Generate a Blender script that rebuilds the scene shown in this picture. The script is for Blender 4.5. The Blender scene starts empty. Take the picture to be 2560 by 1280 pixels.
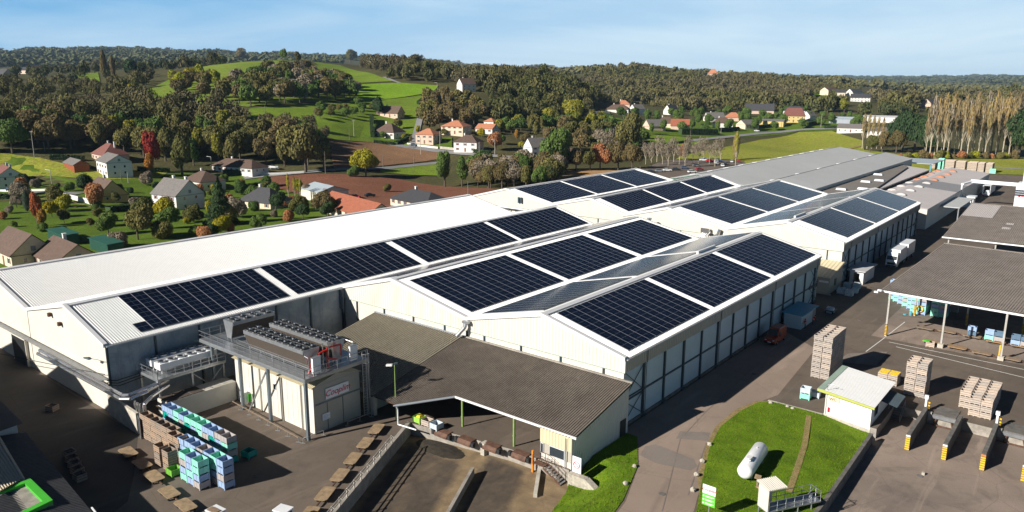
import bpy, bmesh, math, random
import numpy as np
from mathutils import Vector, Matrix
R = math.radians
random.seed(7); rng = np.random.default_rng(7)
S = bpy.context.scene
COL = S.collection

# ------------------------------------------------------------------ camera
CAM = np.array([0., 0., 40.]); FPX = 1895.9
ROT = np.array([[0.77926355, 0.62667961, 0.00458166], [-0.14014155, 0.16712822, 0.97592443], [-0.61082622, 0.76114442, -0.21806079]])
cd = bpy.data.cameras.new('camera'); cam = bpy.data.objects.new('camera', cd); COL.objects.link(cam)
cd.sensor_width = 36; cd.lens = FPX / 2560 * 36; cd.clip_start = 0.5; cd.clip_end = 40000
mw = Matrix.Identity(4)
for i in range(3):
    mw[i][0] = ROT[0][i]; mw[i][1] = ROT[1][i]; mw[i][2] = -ROT[2][i]; mw[i][3] = CAM[i]
cam.matrix_world = mw; S.camera = cam
# ------------------------------------------------------------------ world, sun, exposure
SUN_EL, SUN_AZ = 28.3, 69.0          # shadows travel towards azimuth 69 deg (from +X, counter-clockwise)
W = bpy.data.worlds.new('World'); S.world = W; W.use_nodes = True
wn = W.node_tree.nodes; wl = W.node_tree.links
bg = wn['Background']; sky = wn.new('ShaderNodeTexSky'); sky.sky_type = 'NISHITA'; sky.sun_disc = False
sky.sun_elevation = R(SUN_EL)
sx, sy = -math.cos(R(SUN_AZ)), -math.sin(R(SUN_AZ))
sky.sun_rotation = math.atan2(sx, sy) % (2 * math.pi)
sky.altitude = 200; sky.air_density = 1.0; sky.dust_density = 0.2; sky.ozone_density = 1.6
tc = wn.new('ShaderNodeTexCoord'); mp = wn.new('ShaderNodeMapping'); mp.inputs['Scale'].default_value = (1.2, 1.0, 9.0); mp.inputs['Rotation'].default_value = (0.05, 0.08, 0.5)
nz = wn.new('ShaderNodeTexNoise'); nz.inputs['Scale'].default_value = 1.7; nz.inputs['Detail'].default_value = 7; nz.inputs['Roughness'].default_value = 0.55; nz.inputs['Distortion'].default_value = 0.5
rp = wn.new('ShaderNodeValToRGB'); rp.color_ramp.elements[0].position = 0.46; rp.color_ramp.elements[1].position = 0.70
rp.color_ramp.elements[1].color = (0.5, 0.5, 0.5, 1)
def wnode(t, **k):
    n = wn.new(t)
    for a, v in k.items(): setattr(n, a, v)
    return n
def wmath(op, a, b, clamp=False):
    n = wnode('ShaderNodeMath', operation=op, use_clamp=clamp)
    for i, v in enumerate((a, b)):
        if isinstance(v, (int, float)): n.inputs[i].default_value = v
        else: wl.new(v, n.inputs[i])
    return n.outputs[0]
def wmap(x, f0, f1, t0, t1):
    n = wnode('ShaderNodeMapRange')
    for k, v in zip(('From Min', 'From Max', 'To Min', 'To Max'), (f0, f1, t0, t1)): n.inputs[k].default_value = v
    wl.new(x, n.inputs[0]); return n.outputs[0]
def wmix(f, A, B, mode='MIX'):
    n = wnode('ShaderNodeMix', data_type='RGBA', blend_type=mode)
    for k, v in (('Factor', f), ('A', A), ('B', B)):
        if isinstance(v, (int, float)): n.inputs[k].default_value = v
        elif isinstance(v, tuple): n.inputs[k].default_value = v + (1,)
        else: wl.new(v, n.inputs[k])
    return n.outputs['Result']
wl.new(tc.outputs['Generated'], mp.inputs[0]); wl.new(mp.outputs[0], nz.inputs[0]); wl.new(nz.outputs[0], rp.inputs[0])
sz = wn.new('ShaderNodeSeparateXYZ'); wl.new(tc.outputs['Generated'], sz.inputs[0])
# thin veil of high haze and cloud near the horizon, paler to the north; deep clear sky above
pale = wmath('ADD', wmath('ADD', wmap(sz.outputs[2], 0, .09, .38, 0), wmap(sz.outputs[1], .25, .95, .0, .62)), wmath('MULTIPLY', rp.outputs[0], .9), True)
veil = wmix(pale, (1.8, 5.7, 10.2), (9.0, 11.3, 12.9))
wl.new(wmix(wmap(sz.outputs[2], .12, .30, 1, 0), wmix(1., sky.outputs[0], (.09, .17, .28), 'MULTIPLY'), veil), bg.inputs[0])
bg.inputs[1].default_value = 0.05
sd = bpy.data.lights.new('sun', 'SUN'); sd.energy = 5.0; sd.angle = R(0.53); sd.color = (1, 0.945, 0.86)
so = bpy.data.objects.new('sun', sd); COL.objects.link(so)
sv = Vector((sx * math.cos(R(SUN_EL)), sy * math.cos(R(SUN_EL)), math.sin(R(SUN_EL))))
so.rotation_euler = sv.to_track_quat('Z', 'Y').to_euler(); so.location = sv * 300
S.render.engine = 'CYCLES'
S.view_settings.view_transform = 'Standard'; S.view_settings.look = 'None'; S.view_settings.gamma = 1; S.view_settings.exposure = 0.65
S.cycles.max_bounces = 6; S.cycles.diffuse_bounces = 2; S.cycles.glossy_bounces = 3; S.cycles.volume_bounces = 0
S.render.resolution_x = 1024; S.render.resolution_y = 512

# ------------------------------------------------------------------ pixel helpers (2560x1280 picture)
def ray(u, v):
    return ROT.T @ np.array([(u - 1280) / FPX, -(v - 640) / FPX, 1.0])
def at(u, v, z=0.):
    d = ray(u, v); t = (z - CAM[2]) / d[2]
    return (CAM[0] + d[0] * t, CAM[1] + d[1] * t, z)
def proj(p):
    c = ROT @ (np.array(p) - CAM)
    return 1280 + FPX * c[0] / c[2], 640 - FPX * c[1] / c[2]

# ------------------------------------------------------------------ materials
MATS = {}
class NT:
    def __init__(s, name):
        s.m = bpy.data.materials.new(name); s.m.use_nodes = True; s.n = s.m.node_tree.nodes; s.l = s.m.node_tree.links
        s.b = s.n['Principled BSDF']; MATS[name] = s.m
    def node(s, t, **k):
        n = s.n.new(t)
        for a, v in k.items():
            if a in n.inputs: n.inputs[a].default_value = v
            else: setattr(n, a, v)
        return n
    def noise(s, scale, detail=4, rough=0.55, vec=None, dist=0.):
        n = s.node('ShaderNodeTexNoise', Scale=scale, Detail=detail, Roughness=rough, Distortion=dist)
        if vec: s.l.new(vec, n.inputs['Vector'])
        return n.outputs[0]
    def pos(s):
        return s.node('ShaderNodeNewGeometry').outputs['Position']
    def obj(s):
        return s.node('ShaderNodeTexCoord').outputs['Object']
    def uv(s):
        return s.node('ShaderNodeTexCoord').outputs['UV']
    def ramp(s, fac, stops):
        r = s.node('ShaderNodeValToRGB'); e = r.color_ramp.elements
        while len(e) < len(stops): e.new(0.5)
        for i, (p, c) in enumerate(stops): e[i].position = p; e[i].color = (c[0], c[1], c[2], 1)
        s.l.new(fac, r.inputs[0]); return r.outputs[0]
    def mix(s, f, a, b, mode='MIX'):
        n = s.node('ShaderNodeMix', data_type='RGBA', blend_type=mode)
        for sock, v in (('Factor', f), ('A', a), ('B', b)):
            i = n.inputs[sock]
            if isinstance(v, (int, float)): i.default_value = v
            elif isinstance(v, tuple): i.default_value = (v[0], v[1], v[2], 1)
            else: s.l.new(v, i)
        return n.outputs['Result']
    def math(s, op, a, b=0., c=0.):
        n = s.node('ShaderNodeMath', operation=op)
        for i, v in enumerate((a, b, c)):
            if isinstance(v, (int, float)): n.inputs[i].default_value = v
            else: s.l.new(v, n.inputs[i])
        return n.outputs[0]
    def scale(s, vec, x, y, z):
        n = s.node('ShaderNodeMapping', Scale=(x, y, z)); s.l.new(vec, n.inputs[0]); return n.outputs[0]
    def done(s, col, rough=0.7, metal=0., bump=None, bs=0.3, bd=0.05, spec=None):
        if isinstance(col, tuple): s.b.inputs['Base Color'].default_value = (col[0], col[1], col[2], 1)
        else: s.l.new(col, s.b.inputs['Base Color'])
        if isinstance(rough, (int, float)): s.b.inputs['Roughness'].default_value = rough
        else: s.l.new(rough, s.b.inputs['Roughness'])
        s.b.inputs['Metallic'].default_value = metal
        if spec is not None: s.b.inputs['Specular IOR Level'].default_value = spec
        if bump is not None:
            b = s.node('ShaderNodeBump', Strength=bs, Distance=bd); s.l.new(bump, b.inputs['Height']); s.l.new(b.outputs[0], s.b.inputs['Normal'])
        return s.m
def paint(name, c, rough=0.5, metal=0., var=0.12, sc=0.6, spec=None):
    t = NT(name); p = t.pos()
    a = t.noise(sc, 5, 0.6, p); b = t.noise(sc * 9, 3, 0.6, p)
    f = t.math('ADD', t.math('MULTIPLY', a, 0.65), t.math('MULTIPLY', b, 0.35))
    k = t.ramp(f, [(0.35, tuple(x * (1 - var * 1.6) for x in c)), (0.62, tuple(min(1, x * (1 + var * .4)) for x in c))])
    return t.done(k, rough, metal, spec=spec)
def M(n): return MATS[n]
paint('roof_white', (.72, .72, .71), .45, var=.03)
paint('roof_white_aged', (.52, .52, .53), .5, var=.06)
paint('trim_white', (.70, .70, .70), .45, var=.03)
paint('trim_grey', (.36, .39, .43), .4, .3, var=.05)
paint('cladding_cream', (.62, .59, .52), .6, var=.04, sc=.25)
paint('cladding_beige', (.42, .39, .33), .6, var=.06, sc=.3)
paint('cladding_yellow', (.62, .54, .36), .6, var=.05)
paint('wall_cream', (.62, .585, .51), .8, var=.07, sc=.18)
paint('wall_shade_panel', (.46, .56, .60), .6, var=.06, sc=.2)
paint('steel_dark', (.035, .06, .075), .5, .2, var=.1)
paint('steel_blue', (.19, .23, .26), .45, .5, var=.1)
paint('steel_galv', (.42, .44, .46), .38, .7, var=.12, sc=2)
paint('alu_pipe', (.72, .72, .74), .25, .9, var=.08)
paint('black_plastic', (.015, .016, .018), .5, var=.1)
paint('rubber', (.02, .02, .02), .8, var=.2)
paint('rust', (.13, .065, .04), .8, var=.35, sc=2)
paint('red_pipe', (.55, .03, .02), .4, var=.1)
paint('green_post', (.20, .30, .08), .6, var=.15, sc=2)
paint('green_trim', (.06, .45, .03), .5, var=.06)
paint('hazard_yellow', (.75, .45, .02), .55, var=.12, sc=3)
paint('hazard_black', (.02, .02, .02), .6, var=.1)
paint('hazard_orange', (.70, .22, .02), .55, var=.12)
paint('concrete', (.33, .30, .26), .9, var=.25, sc=1.2)
paint('concrete_pale', (.50, .46, .39), .9, var=.2, sc=1.0)
paint('concrete_dark', (.15, .14, .125), .9, var=.3, sc=1.2)
paint('stone', (.46, .42, .35), .9, var=.25, sc=3)
paint('soil_dark', (.035, .028, .018), .95, var=.4, sc=2)
paint('sign_white', (.80, .80, .82), .4, var=.02)
paint('sign_red', (.65, .02, .05), .4, var=.02)
paint('sign_green', (.12, .50, .05), .4, var=.03)
paint('sign_blue', (.45, .55, .75), .4, var=.03)
paint('tank_white', (.78, .79, .80), .3, var=.04)
paint('van_orange', (.30, .045, .018), .3, var=.05)
paint('truck_white', (.74, .76, .78), .3, var=.04)
paint('blue_roof', (.05, .33, .45), .5, var=.08)
paint('canvas_blue', (.10, .32, .40), .6, var=.1)
paint('hivis', (.85, .08, .06), .6, var=.05)
paint('reflect', (.8, .8, .75), .5, var=.02)
paint('skin', (.45, .27, .19), .6, var=.05)
paint('cloth_dark', (.02, .022, .03), .8, var=.1)
paint('hair', (.02, .014, .01), .7, var=.1)
paint('apples', (.80, .55, .02), .5, var=.3, sc=8)
paint('wc_green', (.32, .42, .34), .5, var=.1)
paint('wc_lime', (.45, .48, .10), .5, var=.1)
paint('sign_brown', (.16, .12, .02), .6, var=.05)
paint('wc_white', (.80, .79, .75), .6, var=.03)
paint('membrane_grey', (.45, .46, .455), .7, var=.06, sc=.05)
paint('membrane_brown', (.19, .17, .15), .8, var=.06, sc=.06)
paint('membrane_light', (.50, .465, .455), .75, var=.05, sc=.05)
paint('membrane_dark', (.24, .24, .25), .75, var=.05, sc=.05)
paint('blue_grey_sheet', (.38, .44, .48), .5, var=.05, sc=.1)
paint('bag_white', (.55, .60, .64), .7, var=.15, sc=3)
paint('bark', (.11, .085, .06), .9, var=.3, sc=2)
paint('bark_pale', (.50, .43, .32), .9, var=.25, sc=2)
paint('slate', (.055, .055, .06), .6, var=.2, sc=1.5)
paint('tile_brown', (.12, .075, .055), .8, var=.25, sc=1.5)
paint('tile_red', (.33, .105, .055), .8, var=.22, sc=1.5)
paint('tile_orange', (.47, .19, .10), .8, var=.18, sc=1.5)
paint('tile_grey', (.17, .155, .145), .8, var=.2, sc=1.5)
paint('tile_maroon', (.19, .07, .055), .8, var=.2, sc=1.5)
paint('house_white', (.68, .66, .62), .85, var=.06)
paint('house_cream', (.66, .57, .43), .85, var=.08)
paint('house_pink', (.62, .46, .36), .85, var=.08)
paint('house_yellow', (.60, .45, .18), .85, var=.08)
paint('wood_red', (.28, .07, .02), .8, var=.3, sc=2)
paint('shutter', (.20, .09, .06), .7, var=.1)
paint('pole_wood', (.20, .17, .14), .9, var=.2, sc=3)
paint('pole_concrete', (.42, .40, .36), .9, var=.15, sc=3)
paint('hedge_leaf', (.035, .075, .015), .85, var=.45, sc=1.4)
paint('green_sheet', (.018, .095, .065), .6, var=.15)
paint('car_white', (.7, .7, .7), .25, var=.02); paint('car_dark', (.02, .025, .035), .25, var=.05)
paint('car_red', (.45, .02, .03), .25, var=.03); paint('car_silver', (.35, .37, .39), .3, .5, var=.03); paint('car_blue', (.05, .10, .22), .25, var=.03)
for nm, c in (('bin_mint', (.28, .72, .56)), ('bin_teal', (.0, .30, .25)), ('bin_blue', (.30, .42, .62)), ('bin_slate', (.10, .17, .25)), ('bin_grey', (.40, .37, .36)), ('bin_green', (.16, .42, .05)), ('bin_lime', (.30, .62, .08)), ('bin_pale', (.50, .58, .64))):
    paint(nm, c, .5, var=.07, sc=2)
def glass():
    t = NT('glass'); t.done((.03, .04, .05), .08); t.b.inputs['Coat Weight'].default_value = .5
glass()
def wood():
    for nm, c in (('crate_wood', (.50, .42, .355)), ('crate_wood_worn', (.34, .255, .19)), ('board_wood', (.30, .20, .12))):
        t = NT(nm); p = t.obj(); oi = t.node('ShaderNodeObjectInfo').outputs['Random']
        gr = t.noise(1.0, 5, .6, t.scale(p, 3, 3, 26))
        pl = t.node('ShaderNodeTexWave', wave_type='BANDS', bands_direction='Z', Scale=1.05, Distortion=0.); t.l.new(p, pl.inputs[0])
        k = t.ramp(gr, [(.3, tuple(x * .62 for x in c)), (.7, tuple(x * 1.12 for x in c))])
        ln = t.ramp(pl.outputs[0], [(0., (.25, .22, .2)), (.12, (1, 1, 1))])
        k = t.mix(1., k, ln, 'MULTIPLY')
        hv = t.node('ShaderNodeHueSaturation', Hue=.5); t.l.new(k, hv.inputs['Color']); t.l.new(t.math('ADD', t.math('MULTIPLY', oi, .35), .82), hv.inputs['Value']); t.l.new(t.math('ADD', t.math('MULTIPLY', oi, .5), .7), hv.inputs['Saturation'])
        t.done(hv.outputs[0], .85)
wood()
def asphalt(nm, base, warm, stain=.5):
    t = NT(nm); p = t.pos()
    big = t.noise(.045, 5, .6, p, .6); mid = t.noise(.35, 5, .65, p, .3); fine = t.noise(14, 3, .7, p)
    streak = t.noise(.25, 4, .6, t.scale(p, 2.2, .35, 1), .8)
    k = t.ramp(big, [(.35, base), (.65, warm)])
    k = t.mix(t.ramp(mid, [(.5, (0, 0, 0)), (.75, (stain, stain, stain))]), k, tuple(x * .5 for x in base))
    k = t.mix(t.ramp(streak, [(.55, (0, 0, 0)), (.8, (.55, .55, .55))]), k, tuple(x * 1.5 for x in warm))
    k = t.mix(1., k, t.ramp(fine, [(.3, (.8, .8, .8)), (.7, (1.15, 1.15, 1.15))]), 'MULTIPLY')
    v = t.node('ShaderNodeTexVoronoi', feature='DISTANCE_TO_EDGE', Scale=.11, Randomness=1.); t.l.new(t.mix(.07, p, t.node('ShaderNodeTexNoise', Scale=.7).outputs[1]), v.inputs[0])
    k = t.mix(t.ramp(v.outputs[0], [(0., (.28, .28, .28)), (.007, (0, 0, 0))]), k, tuple(x * .35 for x in base))
    return t.done(k, .88, bump=fine, bs=.25, bd=.02)
asphalt('asphalt_yard', (.108, .084, .065), (.152, .118, .090))
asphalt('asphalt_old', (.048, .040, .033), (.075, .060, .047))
asphalt('asphalt_road', (.235, .18, .142), (.295, .225, .178), .3)
asphalt('asphalt_low', (.11, .088, .074), (.30, .225, .13), .6)
def lowyard():
    # ochre silt over the sunken yard with dark worn tarmac left in the two lorry bays
    t = NT('silted_yard'); p = t.pos(); w = t.node('ShaderNodeTexNoise', Scale=.5, Detail=4.); t.l.new(p, w.inputs[0]); q = t.mix(1., p, t.mix(.0, w.outputs[1], (0, 0, 0)), 'ADD'); sp = t.node('ShaderNodeSeparateXYZ'); t.l.new(q, sp.inputs[0])
    x = t.math('SUBTRACT', sp.outputs[0], .5); y = t.math('SUBTRACT', sp.outputs[1], .5)
    def bay(cx, cy, hw, y1):
        s = t.math('ADD', t.math('MULTIPLY', t.math('SUBTRACT', x, cx), .893), t.math('MULTIPLY', t.math('SUBTRACT', y, cy), .45))
        a = t.ramp(t.math('ABSOLUTE', s), [(0, (1, 1, 1)), (1, (1, 1, 1))]); m = t.node('ShaderNodeMapRange'); m.inputs[1].default_value = hw; m.inputs[2].default_value = hw + .9; m.inputs[3].default_value = 1; m.inputs[4].default_value = 0; t.l.new(t.math('ABSOLUTE', s), m.inputs[0])
        m2 = t.node('ShaderNodeMapRange'); m2.inputs[1].default_value = y1; m2.inputs[2].default_value = y1 + 1.; m2.inputs[3].default_value = 1; m2.inputs[4].default_value = 0; t.l.new(y, m2.inputs[0]); return t.math('MULTIPLY', m.outputs[0], m2.outputs[0])
    b = t.math('MAXIMUM', bay(-54.9, 52.5, 3.3, 56.9), bay(-47.3, 56.5, 1.9, 60.4))
    n = t.noise(.45, 5, .65, p, .4); fine = t.noise(12, 3, .7, p); st = t.noise(.3, 5, .6, t.scale(p, 1.6, .5, 1), 1.)
    silt = t.ramp(n, [(.32, (.15, .105, .06)), (.68, (.30, .215, .12))]); tar = t.ramp(n, [(.35, (.036, .029, .025)), (.7, (.075, .058, .046))])
    k = t.mix(t.math('MULTIPLY', b, t.ramp(st, [(.3, (1, 1, 1)), (.75, (.6, .6, .6))])), silt, tar)
    k = t.mix(1., k, t.ramp(fine, [(.3, (.8, .8, .8)), (.7, (1.15, 1.15, 1.15))]), 'MULTIPLY'); t.done(k, .9, bump=fine, bs=.25, bd=.02)
lowyard()
asphalt('asphalt_dock', (.17, .135, .112), (.30, .235, .19), .6)
asphalt('asphalt_patch', (.18, .15, .13), (.22, .185, .16), .3)
asphalt('road_grey', (.20, .20, .205), (.25, .25, .25), .2)
def fibre(nm, c1, c2):
    t = NT(nm); p = t.pos(); a = t.noise(.35, 6, .7, p, .4); b = t.noise(5., 4, .8, p); v = t.noise(2.2, 5, .75, t.scale(p, 1.6, .5, 1))
    k = t.ramp(a, [(.3, c1), (.7, c2)])
    k = t.mix(t.ramp(b, [(.56, (0, 0, 0)), (.70, (.75, .75, .75))]), k, tuple(min(1, x * 2.4) for x in c2))
    k = t.mix(t.ramp(v, [(.50, (0, 0, 0)), (.72, (.6, .6, .6))]), k, tuple(x * .45 for x in c1))
    t.done(k, .9)
fibre('fibre_dark', (.10, .082, .066), (.175, .145, .118))
fibre('fibre_mid', (.18, .155, .135), (.29, .25, .22))
fibre('fibre_brown', (.19, .165, .12), (.235, .21, .16))
def grassm(nm, a, b, sc=.5, bscale=9, dry=(.12, .11, .03)):
    t = NT(nm); p = t.pos(); n1 = t.noise(sc * .12, 5, .6, p, .5); n2 = t.noise(sc * 1.6, 6, .7, p); n3 = t.noise(bscale, 3, .7, p)
    k = t.ramp(n1, [(.36, a), (.64, b)])
    k = t.mix(t.ramp(n2, [(.45, (0, 0, 0)), (.70, (.75, .75, .75))]), k, dry)
    k = t.mix(1., k, t.ramp(n3, [(.3, (.6, .6, .6)), (.7, (1.4, 1.4, 1.4))]), 'MULTIPLY')
    t.done(k, .95, bump=n3, bs=.5, bd=.15, spec=.1)
grassm('grass_lawn', (0.067, 0.147, 0.004), (0.129, 0.230, 0.008), 2.6, 8, (.17, .155, .035))
grassm('grass_village', (0.062, 0.122, 0.008), (0.101, 0.173, 0.013), .6, 2)
grassm('grass_meadow', (0.112, 0.192, 0.013), (0.168, 0.256, 0.020), .25, 1.2, (.14, .12, .04))
grassm('grass_bright', (0.143, 0.276, 0.010), (0.187, 0.322, 0.016), .2, .9, (.16, .20, .03))
grassm('grass_slope', (0.129, 0.205, 0.019), (0.190, 0.256, 0.028), .2, .8, (.13, .105, .045))
grassm('grass_plain', (0.192, 0.234, 0.024), (0.264, 0.286, 0.036), .15, .7, (.26, .19, .06))
grassm('ploughed_brown', (.20, .115, .062), (.25, .145, .08), .3, 1.5, (.17, .10, .06))
grassm('ploughed_red', (.17, .07, .042), (.205, .09, .055), .3, 1.5, (.15, .07, .045))
grassm('maize_stubble', (.36, .21, .09), (.42, .26, .12), .3, 1.3, (.26, .16, .08))
grassm('dirt_path', (.26, .19, .09), (.31, .23, .11), 1., 6, (.18, .17, .05))
grassm('scrub', (.055, .06, .022), (.085, .08, .032), .3, .8, (.09, .065, .035))

# ------------------------------------------------------------------ mesh helpers
class MB:
    def __init__(s): s.v = []; s.f = []; s.m = []; s.k = 0
    def add(s, vs, fs):
        o = len(s.v); s.v += [tuple(map(float, p)) for p in vs]
        for f in fs: s.f.append(tuple(o + i for i in f)); s.m.append(s.k)
        return s
    def slot(s, k): s.k = k; return s
    def box(s, x0, y0, z0, x1, y1, z1):
        return s.hexa([(x0, y0, z0), (x1, y0, z0), (x1, y1, z0), (x0, y1, z0)], [(x0, y0, z1), (x1, y0, z1), (x1, y1, z1), (x0, y1, z1)])
    def hexa(s, lo, hi):
        n = len(lo)
        return s.add(list(lo) + list(hi), [tuple(range(n))[::-1], tuple(range(n, 2 * n))] + [(i, (i + 1) % n, n + (i + 1) % n, n + i) for i in range(n)])
    def prism(s, poly, z0, z1): return s.hexa([(p[0], p[1], z0) for p in poly], [(p[0], p[1], z1) for p in poly])
    def extr(s, poly, d): return s.hexa(poly, [(p[0] + d[0], p[1] + d[1], p[2] + d[2]) for p in poly])
    def frame(s, a, b):
        a = Vector(a); b = Vector(b); d = (b - a)
        if d.length < 1e-6: d = Vector((0, 0, 1))
        d.normalize(); up = Vector((0, 0, 1)) if abs(d.z) < .95 else Vector((0, 1, 0))
        x = d.cross(up).normalized(); return a, b, x, x.cross(d).normalized()
    def bar(s, a, b, w, h=None):
        h = h or w; a, b, x, y = s.frame(a, b); c = [(-1, -1), (1, -1), (1, 1), (-1, 1)]
        return s.hexa([a + x * i * w / 2 + y * j * h / 2 for i, j in c], [b + x * i * w / 2 + y * j * h / 2 for i, j in c])
    def cyl(s, a, b, r, r2=None, n=8):
        r2 = r if r2 is None else r2; a, b, x, y = s.frame(a, b)
        g = [(math.cos(2 * math.pi * i / n), math.sin(2 * math.pi * i / n)) for i in range(n)]
        return s.hexa([a + (x * c + y * d) * r for c, d in g], [b + (x * c + y * d) * r2 for c, d in g])
    def tube(s, pts, r, n=6):
        for i in range(len(pts) - 1): s.cyl(pts[i], pts[i + 1], r, r, n)
        return s
    def lathe(s, prof, a, b, n=16):     # prof: list of (t, r) along a->b
        A, B, x, y = s.frame(a, b); o = len(s.v); vs = []; d = (B - A)
        for t, r in prof:
            for i in range(n):
                an = 2 * math.pi * i / n; vs.append(A + d * t + (x * math.cos(an) + y * math.sin(an)) * r)
        m = len(prof); fs = [(j * n + i, j * n + (i + 1) % n, (j + 1) * n + (i + 1) % n, (j + 1) * n + i) for j in range(m - 1) for i in range(n)]
        fs += [tuple(range(n))[::-1], tuple((m - 1) * n + i for i in range(n))]
        return s.add(vs, fs)
    def poly(s, pts): return s.add(pts, [tuple(range(len(pts)))])
    def ribbed(s, fa, fb, L, pitch, amp, n, thick=0, duty=(.28, .12)):
        # sheet whose ribs run from fa(t) to fb(t), t metres along 0..L, raised by amp along n
        n = Vector(n); vs = []; k = max(1, int(round(L / pitch))); pt = L / k; top, sl = duty
        for i in range(k):
            for u, h in ((0, 0), (1 - top - 2 * sl, 0), (1 - top - sl, 1), (1 - sl, 1)):
                t = (i + u) * pt
                for f in (fa, fb): vs.append(Vector(f(t)) + n * amp * h)
        for f in (fa, fb): vs.append(Vector(f(L)))
        m = len(vs) // 2
        return s.add(vs, [(2 * i, 2 * i + 2, 2 * i + 3, 2 * i + 1) for i in range(m - 1)])
    def build(s, name, mats, parent=None, label=None, off=None, smooth=False):
        me = bpy.data.meshes.new(name)
        vs = s.v if off is None else [(p[0] - off[0], p[1] - off[1], p[2] - off[2]) for p in s.v]
        me.from_pydata(vs, [], s.f)
        for mm in (mats if isinstance(mats, (list, tuple)) else [mats]): me.materials.append(M(mm))
        if any(s.m): me.polygons.foreach_set('material_index', s.m)
        if smooth: me.polygons.foreach_set('use_smooth', [True] * len(s.f))
        me.validate(); me.update()
        o = bpy.data.objects.new(name, me); COL.objects.link(o)
        if parent: o.parent = parent
        if label: o['label'] = label
        return o
class Thing:
    """an Empty at the thing's base; parts are authored in world coordinates unless local=True"""
    def __init__(s, name, label, cat, loc=(0, 0, 0), rot=0, group=None, local=False):
        o = bpy.data.objects.new(name, None); COL.objects.link(o); o.location = loc; o.rotation_euler = (0, 0, rot); o.empty_display_size = .2
        o['label'] = label; o['category'] = cat
        if group: o['group'] = group
        s.o = o; s.off = None if local else loc
    def part(s, name, mb, mat, parent=None, label=None, smooth=False):
        return mb.build(name, mat, parent or s.o, label, s.off, smooth)
def tag(o, label, cat, group=None):
    o['label'] = label; o['category'] = cat
    if group: o['group'] = group
    return o
def struct(name, mb, mat, kind='structure'):
    o = mb.build(name, mat); o['kind'] = kind; return o
def one(name, mb, mat, label, cat, loc=(0, 0, 0), group=None, smooth=False):
    o = mb.build(name, mat, None, None, loc, smooth); o.location = loc; return tag(o, label, cat, group)
def copytree(src, loc, rot=0, label=None, group=None, scale=None, mats=None):
    r = src.copy(); COL.objects.link(r); r.location = loc; r.rotation_euler = (0, 0, rot)
    if scale: r.scale = scale if isinstance(scale, tuple) else (scale,) * 3
    if label: r['label'] = label
    if group: r['group'] = group
    for ch in list(src.children):
        c = ch.copy(); COL.objects.link(c); c.parent = r
        for g in list(ch.children):
            d = g.copy(); COL.objects.link(d); d.parent = c
    return r

# ------------------------------------------------------------------ terrain
ZC = [(0,600),(-300,560),(0,500),(0,440),(250,470),(560,430),(700,430),(880,430),(1100,405),(1300,420),(1600,385),(1900,400),(2100,380),(2300,400),(2560,420),(2800,430),(2900,600),(-600,520),(1280,600),(1900,600),(2500,600),(600,600),(2000,350),(2560,380)]
DC = [(0,370,430),(150,375,430),(0,330,520),(0,255,700),(0,215,900),(0,188,1300),(0,165,2500),(0,134,5200),(-300,330,520),(-300,250,800),(-300,160,2600),(-300,132,5200),(-700,250,800),(-700,150,4000),
(250,330,500),(250,215,800),(250,180,1300),(250,165,2200),(300,129,5200),(450,330,470),(430,250,580),(450,205,720),(500,168,950),(560,158,1000),(620,155,950),(720,152,950),(620,250,560),(650,300,480),(600,142,5200),(620,172,1700),
(850,310,490),(900,345,470),(880,250,600),(860,185,850),(800,158,950),(850,168,1500),(800,146,4800),(1000,215,700),(1090,222,690),(1090,250,620),(1000,270,580),(1050,300,540),(1040,345,475),(920,172,980),(1000,160,880),(1050,165,860),(1000,178,1300),
(1100,180,860),(1170,232,640),(1200,202,850),(1300,205,850),(1400,222,850),(1470,240,800),(1200,225,1200),(1100,300,520),(1100,345,470),(1250,345,470),(1250,300,560),(1400,330,520),(1500,305,600),(1560,290,640),(1500,262,900),(1450,250,1000),
(1600,305,680),(1700,320,640),(1700,285,780),(1800,270,900),(1800,240,1150),(1700,192,1600),(1600,180,1600),(1500,180,1700),(1420,192,2200),(1350,176,4500),(1480,176,4800),(2000,305,720),(2000,275,880),(2000,245,1100),(2050,222,1500),(1900,205,1600),(1800,195,1600),(2150,245,1100),(2150,218,1700),(2000,207,1900),
(2300,300,760),(2300,270,1000),(2400,245,1500),(2560,270,1000),(2560,246,1600),(2400,226,3000),(2600,226,3000),(2150,240,2600),(1800,215,2800),(1600,205,2600),(2200,203,6500),(2400,203,6500),(2600,200,6500),(2100,194,9500),(2250,196,9500),(2400,193,9500),(2560,193,9500),(2800,193,9500),(2900,240,1500),(2900,300,760),(1900,196,7000)]
def azd(x, y): return np.degrees(np.arctan2(x, y)), np.hypot(x, y)
_pc = []
for u, v in ZC:
    p = at(u, v, 0); a, d = azd(p[0], p[1]); _pc.append((a, d, 0.))
for u, v, D in DC:
    r = ray(u, v); h = math.hypot(r[0], r[1]); _pc.append((math.degrees(math.atan2(r[0], r[1])), D, 40 + D * r[2] / h))
for a in range(-100, 41, 20):
    for d in (60, 150): _pc.append((a, d, 0.))
_pc = np.array(_pc)
def _ab(a, d): return np.stack([a / 7., np.log(d) * 3.0], -1)
def _phi(r): return np.where(r > 1e-9, r * r * np.log(np.maximum(r, 1e-9)), 0.)
_X = _ab(_pc[:, 0], _pc[:, 1]); _n = len(_X)
_K = _phi(np.linalg.norm(_X[:, None] - _X[None], axis=2)) + np.eye(_n) * .02
_P = np.hstack([np.ones((_n, 1)), _X]); _A = np.zeros((_n + 3, _n + 3)); _A[:_n, :_n] = _K; _A[:_n, _n:] = _P; _A[_n:, :_n] = _P.T
_w = np.linalg.solve(_A, np.concatenate([_pc[:, 2], np.zeros(3)]))
def sst(x, a, b):
    t = np.clip((x - a) / (b - a), 0, 1); return t * t * (3 - 2 * t)
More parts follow.
